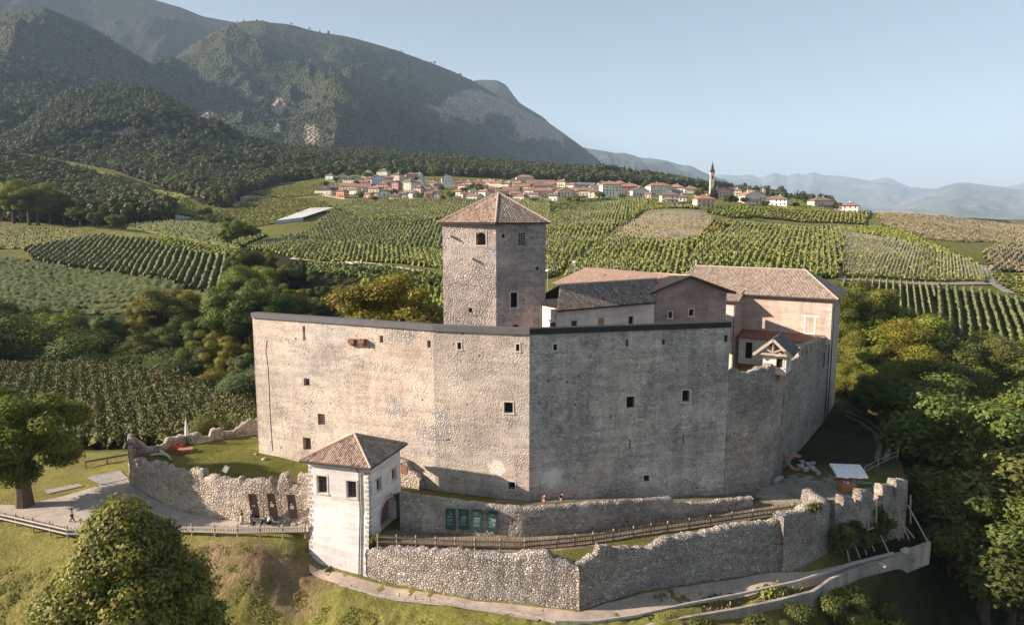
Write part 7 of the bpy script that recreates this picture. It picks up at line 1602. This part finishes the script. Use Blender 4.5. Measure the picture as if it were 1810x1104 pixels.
for (u, v, r, nm_) in ((1416,826,.5,'big pale boulder right inside the terracotta ring'),(1424,832,.42,'grey boulder at the front of the heap beside the ring'),(1433,829,.45,'flat boulder in the middle of the heap by the castle wall'),(1441,833,.38,'small boulder at the right end of the heap'),(1428,822,.4,'boulder at the back of the heap near the wall'),(1436,820,.35,'round boulder topping the back right of the heap'),(1418,817,.35,'small boulder resting high inside the ring'),(1447,838,.3,'lone small boulder lying out in front of the heap')):
    p = P3(u, v); o = rock((p.x, p.y, -1.3+r*.5), r*1.2, k); tag(o, nm_, 'boulder', 'boulders by the castle door'); k += 1
for (u, v, r, nm_, z) in ((468,812,.35,'small white stone alone on the lawn near the curtain wall',1.4),(452,803,.22,'tiny pale stone on the lawn close to the curtain wall corner',1.5),(1610,1000,.5,'pale rock lying on the dark slope below the retaining wall',-9),(1560,1000,.5,'squared pale stone block lying by the ivy under the battlements',-6.0),(1600,975,.55,'big squared stone block near the end of the retaining wall',-6.0)):
    p = pz(u, v, z); o = rock((p.x, p.y, z+r*.3), r, 40+k); tag(o, nm_, 'stone'); k += 1
# slab bench near the door
p = P3(1376, 851); t = thing('stone_bench', 'grey stone slab bench by the rounded castle corner', 'bench', p); m2 = MB(); m2.box(p+Vector((0, 0, .48)), (2.3, .7, .16), rz=.9); m2.build('seat', M['greystone'], t)
for a in (-.8, .8): m2 = MB(); m2.box(p+Vector((a*math.cos(.9), a*math.sin(.9), .2)), (.25, .55, .42), rz=.9); m2.build('leg', M['greystone'], t)
# --- lawn things: closed parasol, red crate, pallets, driftwood, floodlight
p = pz(331, 786, 1.6); t = thing('closed_parasol', 'closed white parasol on a pole at the far edge of the lawn', 'parasol', p); m2 = MB(); m2.tube([p, p+Vector((0, 0, 2.0))], .06, 6); m2.build('pole', M['iron'], t); m2 = MB(); m2.tube([p+Vector((0, 0, 1.3)), p+Vector((0, 0, 1.5)), p+Vector((0, 0, 2.6)), p+Vector((0, 0, 4.2))], [.12, .30, .22, .03], 8); m2.build('folded_cloth', M['canvas'], t); m2 = MB(); m2.box(p+Vector((0, 0, .1)), (.6, .6, .2)); m2.build('base', M['iron'], t)
p = pz(316, 797, 1.55); t = thing('red_crate', 'bright red crate standing at the left of the timber stack on the lawn', 'crate', p); m2 = MB()
for (x, y, a, b) in ((0, -.45, 1.0, .06), (0, .45, 1.0, .06), (-.5, 0, .06, .96), (.5, 0, .06, .96)):
    for q in range(3): m2.box(p+Vector((x, y, .2+.33*q)), (a, b, .26))
m2.box(p+Vector((0, 0, .05)), (1, .9, .08)); m2.build('slats', M['red'], t); m2 = MB()
for x in (-.5, .5):
    for y in (-.45, .45): m2.box(p+Vector((x, y, .55)), (.1, .1, 1.1))
m2.build('corner_posts', M['red'], t)
for kk, (u, v, z, nm_) in enumerate(((327, 800, 1.55, 'lowest reddish pallet of the stack on the lawn'), (327, 800, 1.78, 'middle reddish pallet of the stack on the lawn'), (327.5, 800, 2.01, 'topmost reddish pallet of the stack on the lawn'))):
    b_0 = pz(327, 800, 1.55); p = Vector((b_0.x+.05*kk, b_0.y, z)); t = thing('pallet', nm_, 'pallet', p, 'pallets on the lawn'); rz0 = .1+.07*kk
    for j in range(6): m2 = MB(); c, s = math.cos(rz0), math.sin(rz0); y = -.55+.22*j; m2.box(p+Vector((-y*s, y*c, .18)), (1.9, .16, .05), rz=rz0); m2.build('slat', M['terracotta'], t)
    for x in (-.85, 0, .85): m2 = MB(); m2.box(p+Vector((x*math.cos(rz0), x*math.sin(rz0), .08)), (.12, 1.2, .14), rz=rz0); m2.build('bearer', M['woodred'], t)
for kk, (u0, v0, u1, v1, nm_) in enumerate(((266, 804, 300, 806, 'long bleached log lying on the lawn near the ruined corner'), (283, 800, 303, 812, 'short crossing bleached log at the right of the log heap'), (278, 797, 292, 803, 'small bleached log at the back of the log heap'))):
    a = pz(u0, v0, 1.7); b = pz(u1, v1, 1.65); m2 = MB(); md = a.lerp(b, .5)+Vector((0, .2, .18)); m2.tube([a, a.lerp(md, .5)+Vector((0, .1, .05)), md, b], [.16, .2, .17, .08], 7); o = m2.build('log', M['stoneframe']); tag(o, nm_, 'log', 'bleached logs on the lawn')
p = Vector(wall_tops(lwp, [(397, 843)])[0]); t = thing('floodlight', 'white floodlight on a short stand on top of the ruined wall', 'floodlight', p); m2 = MB(); m2.tube([p+Vector((0, .5, -.4)), p+Vector((0, .5, .5))], .04, 5); m2.build('stand', M['iron'], t); m2 = MB(); m2.box(p+Vector((0, .5, .85)), (.55, .3, .75), rot=Matrix.Rotation(.5, 3, 'Y')); m2.build('lamp_head', M['whitepaint'], t)
# --- lamps above the castle roofs
for (u, vt, Y, zb, nm_) in ((1016, 463, 128, 14, 'tall thin lamp post with a round white head rising behind the residence roof'), (968, 478, 124, 14, 'short lamp with white globe just right of the keep')):
    p = py(u, vt, Y); b = Vector((p.x, p.y, zb)); t = thing('lamp_post', nm_, 'lamp', b); m2 = MB(); m2.tube([b, p], [.07, .05], 6); m2.build('pole', M['greystone'], t)
    m2 = MB(); m2.tube([p+Vector((0, 0, -.25)), p+Vector((0, 0, -.1)), p+Vector((0, 0, .1)), p+Vector((0, 0, .22))], [.12, .36, .36, .1], 8); m2.build('lamp_head', M['whitepaint'], t)
t = thing('roof_finial', 'tiny white finial at the left end of the palace ridge', 'finial', Rg0); m2 = MB(); m2.tube([Rg0, Rg0+Vector((0, 0, .9))], [.12, .05], 6); m2.build('shaft', M['whitepaint'], t); m2 = MB(); m2.tube([Rg0+Vector((0, 0, .8)), Rg0+Vector((0, 0, .95)), Rg0+Vector((0, 0, 1.15))], [.05, .2, .04], 6); m2.build('knob', M['whitepaint'], t)
# --- red machines in the orchard
def bin_(u, v, nm_, w=1.3):
    p = hit(u, v, 100); t = thing('harvest_bin', nm_, 'crate', p); m2 = MB()
    for (x, y, a, b) in ((0, -w/2, w, .06), (0, w/2, w, .06), (-w/2, 0, .06, w), (w/2, 0, .06, w)): m2.box(p+Vector((x, y, .55)), (a, b, .9))
    m2.build('sides', M['red'], t); m2 = MB(); m2.box(p+Vector((0, 0, .14)), (w, w, .08)); [m2.box(p+Vector((x, 0, .02)), (.15, w, .25)) for x in (-w/2+.1, 0, w/2-.1)]; m2.build('base', M['woodred'], t)
    m2 = MB(); m2.box(p+Vector((.1, .1, 1.25)), (w*.8, w*.7, .5)); m2.build('lid', M['red'], t); t.scale = (1.15, 1.15, 1.6); return t
bin_(275, 678, 'red harvest bin at the upper edge of the near left orchard'); bin_(412, 722, 'small red harvest bin in the orchard right beside the bluish tree', 1.0)
p = hit(319, 687, 100); t = thing('tractor', 'dark red tractor parked at the edge of the near left orchard', 'tractor', p); OFF[t.name] = Vector((0, 0, 0)); t.rotation_euler = (0, 0, -.3)
m2 = MB(); m2.box((.75, 0, 1.05), (1.5, .75, .65)); m2.box((1.52, 0, .95), (.1, .6, .5)); m2.build('bonnet', M['red'], t)
m2 = MB(); m2.box((-.45, 0, .95), (1.1, 1.0, .5)); m2.box((-.45, 0, 2.35), (1.3, 1.25, .12)); [m2.bar((-.45+a, b, 1.1), (-.45+a*.9, b*.95, 2.3), .08) for a in (-.5, .5) for b in (-.5, .5)]; m2.build('cab', M['red'], t)
m2 = MB(); m2.box((-.45, 0, 1.75), (.95, .95, 1.0)); m2.build('cab_glass', M['glass'], t)
for (x, y, r) in ((-.6, -.75, .75), (-.6, .75, .75), (1.2, -.6, .48), (1.2, .6, .48)):
    m2 = MB(); m2.tube([(x, y-.18, r), (x, y+.18, r)], r, 16); wh = m2.build('wheel', M['iron'], t); m2 = MB(); m2.tube([(x, y-.2, r), (x, y+.2, r)], r*.5, 12); m2.build('rim', M['orangewood'], wh)
m2 = MB(); m2.tube([(.9, .25, 1.3), (.9, .25, 2.1)], .05, 6); m2.build('exhaust', M['iron'], t)

# ================================================================ PEOPLE
def skinned(name, nodes, edges, mat, parent, sub=1):
    """nodes: {key:(vec, r)}; grown as one continuous skin"""
    bm = bmesh.new(); lay = bm.verts.layers.skin.verify(); vs = {}
    for i, (k, (c, r)) in enumerate(nodes.items()):
        v = bm.verts.new(c); v[lay].radius = (r, r) if not isinstance(r, tuple) else r; v[lay].use_root = (i == 0); vs[k] = v
    for a, b in edges: bm.edges.new((vs[a], vs[b]))
    me = bpy.data.meshes.new(name); bm.to_mesh(me); bm.free(); me.materials.append(mat); o = bpy.data.objects.new(name, me); COL.objects.link(o); o.parent = parent
    a = o.modifiers.new('skin', 'SKIN'); a.use_smooth_shade = True; b = o.modifiers.new('sub', 'SUBSURF'); b.levels = sub; b.render_levels = sub; return o
SKIN = plain('skin', (.46, .27, .19), .6)
CLO = {k: plain(k+'_cloth', c, .85) for k, c in {'white': (.72, .70, .68), 'black': (.02, .02, .022), 'beige': (.55, .44, .36), 'navy': (.04, .05, .09), 'grey': (.16, .16, .17), 'rust': (.24, .08, .06), 'pink': (.55, .36, .33), 'tan': (.40, .26, .18)}.items()}
HAIR = {k: plain(k+'_hair', c, .7) for k, c in {'dark': (.03, .02, .015), 'fair': (.50, .42, .34)}.items()}
def person(u, v, z, face, label, pose='stand', top='white', bottom='black', hair='dark', scale=1.0, longhair=False, dress=False, pack=None):
    p = pz(u, v, z); t = thing('person', label, 'person', p); OFF[t.name] = Vector((0, 0, 0)); t.rotation_euler = (0, 0, face); t.scale = (scale,)*3
    # local frame: +Y forwards, +X to the figure's right
    lean = {'stand': 0, 'walk': .05, 'crouch': .22, 'sit': .12}[pose]; hipz = {'stand': .93, 'walk': .91, 'crouch': .38, 'sit': .42}[pose]; hy = {'crouch': -.10, 'sit': 0}.get(pose, 0)
    V3 = lambda *a: Vector(a); hip = V3(0, hy, hipz); ch = hip+V3(0, lean*.35, .30); sh = hip+V3(0, lean*.8, .50); nk = sh+V3(0, .02, .07); hd = nk+V3(0, .05, .13); ht = hd+V3(0, 0, .12)
    N = {'hip': (hip, .135), 'wst': (hip+V3(0, lean*.15, .15), .12), 'ch': (ch, .145), 'sh': (sh-V3(0, 0, .03), .11), 'nk': (nk, .055), 'hd0': (nk+V3(0, .03, .08), .075), 'hd': (hd+V3(0, 0, .03), .10), 'ht': (ht, .07)}
    E = [('hip', 'wst'), ('wst', 'ch'), ('ch', 'sh'), ('sh', 'nk'), ('nk', 'hd0'), ('hd0', 'hd'), ('hd', 'ht')]
    N['nose'] = (hd+V3(0, .125, .0), .014); E.append(('hd', 'nose'))
    legs = {'stand': ((.0, .47, .02, .0), (.0, .47, -.02, .0)), 'walk': ((.20, .50, .26, .02), (-.02, .48, -.30, .06)), 'crouch': ((.34, .42, .12, .0), (.20, .14, -.12, .0)), 'sit': ((.42, .44, .46, 0), (.40, .42, .42, 0))}[pose]
    arms = {'stand': ((.02, .10), (.03, .16)), 'walk': ((.10, .22), (-.12, -.10)), 'crouch': ((.22, .42), (.20, .34)), 'sit': ((.12, .34), (.12, .34))}[pose]
    L = {}
    for s, nm_ in ((1, 'R'), (-1, 'L')):
        lg = legs[0 if s > 0 else 1]; h_ = hip+V3(s*.095, 0, -.03); kn = V3(s*.11, hy+lg[0]*.6+(.05 if pose == 'stand' else 0), lg[1] if pose not in ('stand', 'walk') else .49); an = V3(s*.11, hy+lg[2], .09+lg[3]); toe = an+V3(s*.02, .17, -.055)
        if pose in ('sit', 'crouch'): kn = V3(s*.14, hy+lg[0], lg[1])
        N['h'+nm_] = (h_, .10); N['k'+nm_] = (kn, .062); N['c'+nm_] = (kn.lerp(an, .35)+V3(0, -.02, 0), .06); N['a'+nm_] = (an, .038); N['t'+nm_] = (toe, .035)
        E += [('hip', 'h'+nm_), ('h'+nm_, 'k'+nm_), ('k'+nm_, 'c'+nm_), ('c'+nm_, 'a'+nm_), ('a'+nm_, 't'+nm_)]
        am = arms[0 if s > 0 else 1]; s_ = sh+V3(s*.17, 0, -.03); el = s_+V3(s*.05, am[0]-.02, -.28); wr = el+V3(-s*.01, am[1], -.22 if abs(am[1]) < .3 else -.10); pl = wr+(wr-el).normalized()*.07
        N['s'+nm_] = (s_, .062); N['e'+nm_] = (el, .040); N['w'+nm_] = (wr, .026); N['p'+nm_] = (pl, .028); E += [('sh', 's'+nm_), ('s'+nm_, 'e'+nm_), ('e'+nm_, 'w'+nm_), ('w'+nm_, 'p'+nm_)]
        d = (wr-el).normalized()
        for f in range(4):
            b = pl+V3(0, (f-1.5)*.02, 0)+d*.02; N['f%s%d' % (nm_, f)] = (b+d*(.055+.012*(1 if f in (1, 2) else 0))+V3(-s*.015, 0, -.01), .008); E.append(('p'+nm_, 'f%s%d' % (nm_, f)))
        N['th'+nm_] = (pl+V3(-s*.035, .03, 0), .009); E.append(('w'+nm_, 'th'+nm_))
        L[nm_] = (h_, kn, an, s_, el, wr)
    body = skinned('body', N, E, SKIN, t)
    # clothes as close shells over the same bones
    g = .018; TN = {'hip': (hip+V3(0, 0, -.02), .145+g), 'wst': (N['wst'][0], .125+g), 'ch': (ch, .15+g), 'sh': (sh-V3(0, 0, .03), .115+g)}; TE = [('hip', 'wst'), ('wst', 'ch'), ('ch', 'sh')]
    for nm_ in ('R', 'L'): TN['s'+nm_] = (L[nm_][3], .07+g); TN['e'+nm_] = (L[nm_][3].lerp(L[nm_][4], .75), .05+g); TE += [('sh', 's'+nm_), ('s'+nm_, 'e'+nm_)]
    if top: skinned('shirt', TN, TE, CLO[top], t)
    BN = {'hip': (hip+V3(0, 0, .02), .14+g)}; BE = []; full = .97 if not (bottom in ('tan',)) else .45
    if dress:
        m2 = MB(); m2.tube([hip+V3(0, 0, .14), hip+V3(0, 0, -.1), hip+V3(0, 0, -.45), hip+V3(0, 0, -.72)], [.15, .19, .24, .29], 14); m2.build('skirt', CLO[bottom], t, True)
    else:
        for nm_ in ('R', 'L'):
            h_, kn, an = L[nm_][:3]; BN['h'+nm_] = (h_, .105+g); BN['k'+nm_] = (kn, .066+g); BE += [('hip', 'h'+nm_), ('h'+nm_, 'k'+nm_)]
            if full > .5: BN['a'+nm_] = (kn.lerp(an, .9), .045+g); BE.append(('k'+nm_, 'a'+nm_))
        skinned('trousers', BN, BE, CLO[bottom], t)
    HN_ = {'a': (hd+V3(0, -.015, .06), .10), 'b': (hd+V3(0, -.04, .12), .075), 'c': (hd+V3(0, -.07, .0), .075)}; HE = [('a', 'b'), ('a', 'c')]
    if longhair: HN_['d'] = (hd+V3(0, -.11, -.12), .07); HN_['e'] = (hd+V3(0, -.12, -.24), .05); HE += [('c', 'd'), ('d', 'e')]
    skinned('hair', HN_, HE, HAIR[hair], t)
    for s in (-1, 1):
        m2 = MB(); q = L['R' if s > 0 else 'L'][2]; m2.box(q+V3(s*.01, .07, -.055), (.09, .26, .07)); m2.build('shoe', CLO['black' if bottom != 'tan' else 'grey'], t)
        m2 = MB(); m2.box(hd+V3(s*.035, .092, .02), (.02, .01, .012)); m2.build('eye', CLO['black'], t)
    if pack: m2 = MB(); m2.box(ch+V3(0, -.22, .06), (.30, .18, .42)); m2.box(ch+V3(0, -.33, .0), (.22, .06, .22)); m2.build('backpack', CLO[pack], t)
    return t
person(128, 922, -1.3, -1.2, 'person in white top and dark trousers walking on the road by the left fence', 'walk', 'white', 'black', 'dark', 1.0, True)
person(428, 925, -1.3, 2.6, 'person with long dark hair in black top and long pale skirt by the ruined wall', 'stand', 'black', 'beige', 'dark', 1.0, True, True)
person(446, 927, -1.3, 2.9, 'person with grey hair in dark navy clothes standing behind the pushchair', 'stand', 'navy', 'navy', 'fair', 1.02)
person(476, 927, -1.3, -1.3, 'person in white shirt crouching beside the wall between the two pushchairs', 'crouch', 'white', 'black', 'dark', 1.05)
person(962, 896, .2, -.7, 'person in rust red shirt and tan shorts walking left of a companion', 'walk', 'rust', 'tan', 'dark', 1.0)
person(993, 893, .1, -1.1, 'person in pink shirt with dark backpack walking at the wall foot', 'walk', 'pink', 'tan', 'dark', .98, False, False, 'black')
def pushchair(u, v, label, hood, face):
    p = pz(u, v, -1.3); t = thing('pushchair', label, 'pushchair', p); OFF[t.name] = Vector((0, 0, 0)); t.rotation_euler = (0, 0, face); t.scale = (1.1,)*3
    for x in (-.28, .28):
        for y, r in ((-.38, .14), (.42, .11)): m2 = MB(); m2.tube([(x-.03, y, r), (x+.03, y, r)], r, 12); m2.build('wheel', CLO['black'], t)
    m2 = MB(); [m2.tube([(x, -.38, .14), (x, .1, .5), (x, -.45, 1.0)], .018, 5) for x in (-.26, .26)]; [m2.tube([(x, .42, .11), (x, 0, .55)], .018, 5) for x in (-.26, .26)]; m2.tube([(-.26, -.45, 1.0), (.26, -.45, 1.0)], .02, 5); m2.build('frame', M['iron'], t)
    m2 = MB(); m2.hexa([(-.24, -.25, .42), (.24, -.25, .42), (.24, .35, .40), (-.24, .35, .40), (-.25, -.32, .60), (.25, -.32, .60), (.25, .40, .50), (-.25, .40, .50)]); m2.hexa([(-.24, -.40, .5), (.24, -.40, .5), (.24, -.25, .5), (-.24, -.25, .5), (-.24, -.5, .95), (.24, -.5, .95), (.24, -.36, .95), (-.24, -.36, .95)]); m2.build('seat', CLO['beige' if hood == 'black' else 'grey'], t)
    m2 = MB()
    for k in range(5):
        a0, a1 = math.radians(20+k*26), math.radians(20+(k+1)*26); q = lambda a, x: (x, -.28-.34*math.cos(a), .72+.34*math.sin(a)); m2.quad(q(a0, -.27), q(a0, .27), q(a1, .27), q(a1, -.27))
    m2.build('hood', CLO[hood], t)
pushchair(456, 926, 'beige pushchair with black hood standing before the ruined wall', 'black', -1.4)
pushchair(490, 928, 'dark pushchair tilted toward the gatehouse side, right of the crouching person', 'navy', -1.9)
# small planted heap and pale stone by the fence, right of the pushchairs
o = rock(tuple(pz(519, 926, -1.2)), .30, 77); tag(o, 'rounded pale stone at the wall foot under the last brown board', 'stone')
# shrubs and ivy near the walls
def shrub(u, v, z, r, h, label, hue='mid', n=1400, group=None, sz=.28):
    p = pz(u, v, z); cl = clumps_round(r, h*.5, 9, int(u+v), h/(2*r), (.45, .7)); me = crown_mesh('foliage', [(a, b, max(c, .15), d) for a, b, c, d in cl], n, sz, (.05, .065, .018), (.13, .14, .035), int(u*7+v))
    t = thing('shrub', label, 'shrub', p, group); o = bpy.data.objects.new('foliage', me); COL.objects.link(o); o.parent = t; o.color = (*HUE[hue], 1)
    m2 = MB(); OFF[t.name] = Vector((0, 0, 0)); m2.tube([(0, 0, -.3), (0, 0, h*.6)], [.06, .03], 5); m2.build('stem', M['bark'], t); return t
shrub(668, 960, -1.5, .8, 1.0, 'small light green bush at the corner of gatehouse and outer wall', 'light')
shrub(925, 1010, -3.4, .7, 1.3, 'green tuft growing from the lit outer rubble wall', 'mid', 500)
shrub(1008, 992, -2.2, .7, 1.0, 'leafy tuft on top of the outer wall near its corner', 'mid', 500)
shrub(1440, 903, .3, 1.0, .7, 'dry grass tussock on the sloping pier top', 'olive', 700)
shrub(583, 1012, -5.4, .8, .7, 'bright green bush at the left foot of the gatehouse', 'light', 900)
shrub(540, 992, -5.2, .7, .6, 'dark bush on the bank against the gatehouse side', 'mid', 900)
for k, (u, v, z, r, h) in enumerate(((1490, 985, -6, 1.5, 4.6), (1512, 975, -6, 1.3, 4.0), (1555, 958, -6, 1.4, 4.8), (1480, 950, -5, 1.2, 4.2), (1535, 965, -6, 1.1, 2.6))):
    shrub(u, v, z, r, h, 'dark ivy mass climbing the ruined battlements, %s' % ['low at their left foot', 'second from the left foot', 'tallest near the right stumps', 'beside the wall pier', 'lowest in the middle'][k], 'dark', 2200, 'ivy on the ruined battlements', .35)
for k, (u, v, z, r, h) in enumerate(((1240, 1112, -9.5, 1.5, .9), (1330, 1108, -9.5, 1.5, .9), (1420, 1092, -10, 1.7, 1.1), (1470, 1080, -10, 1.5, 1.4), (1520, 1078, -10, 1.5, 1.2), (1570, 1090, -11, 1.4, 1.0), (1640, 1104, -12, 1.3, .9), (1495, 1104, -11, 1.5, 1.0))):
    x = pz(u, v, z); t = shrub(u, v, Tf(x.x, x.y), r, h, 'sunlit green bush on the slope below the retaining wall, %s from the left' % ORD[[0, 1, 2, 3, 5, 6, 7, 4][k]], 'mid', 2600, 'bushes below the retaining wall', .24)
# ================================================================ HAZE (one closed box of thin air)
hz = MB(); hz.box((0, 9000, 1150), (60000, 36000, 3200)); hzm = bpy.data.materials.new('haze_air'); hzm.use_nodes = True
t = hzm.node_tree; t.nodes.remove(t.nodes['Principled BSDF']); pv = t.nodes.new('ShaderNodeVolumePrincipled')
pv.inputs['Color'].default_value = (.56, .74, .97, 1); pv.inputs['Density'].default_value = 4.8e-5; pv.inputs['Anisotropy'].default_value = .0
t.links.new(pv.outputs[0], t.nodes['Material Output'].inputs['Volume'])
ho = hz.build('haze', hzm); tag(ho, 'thin bluish haze filling the valley air', None, None, 'stuff')
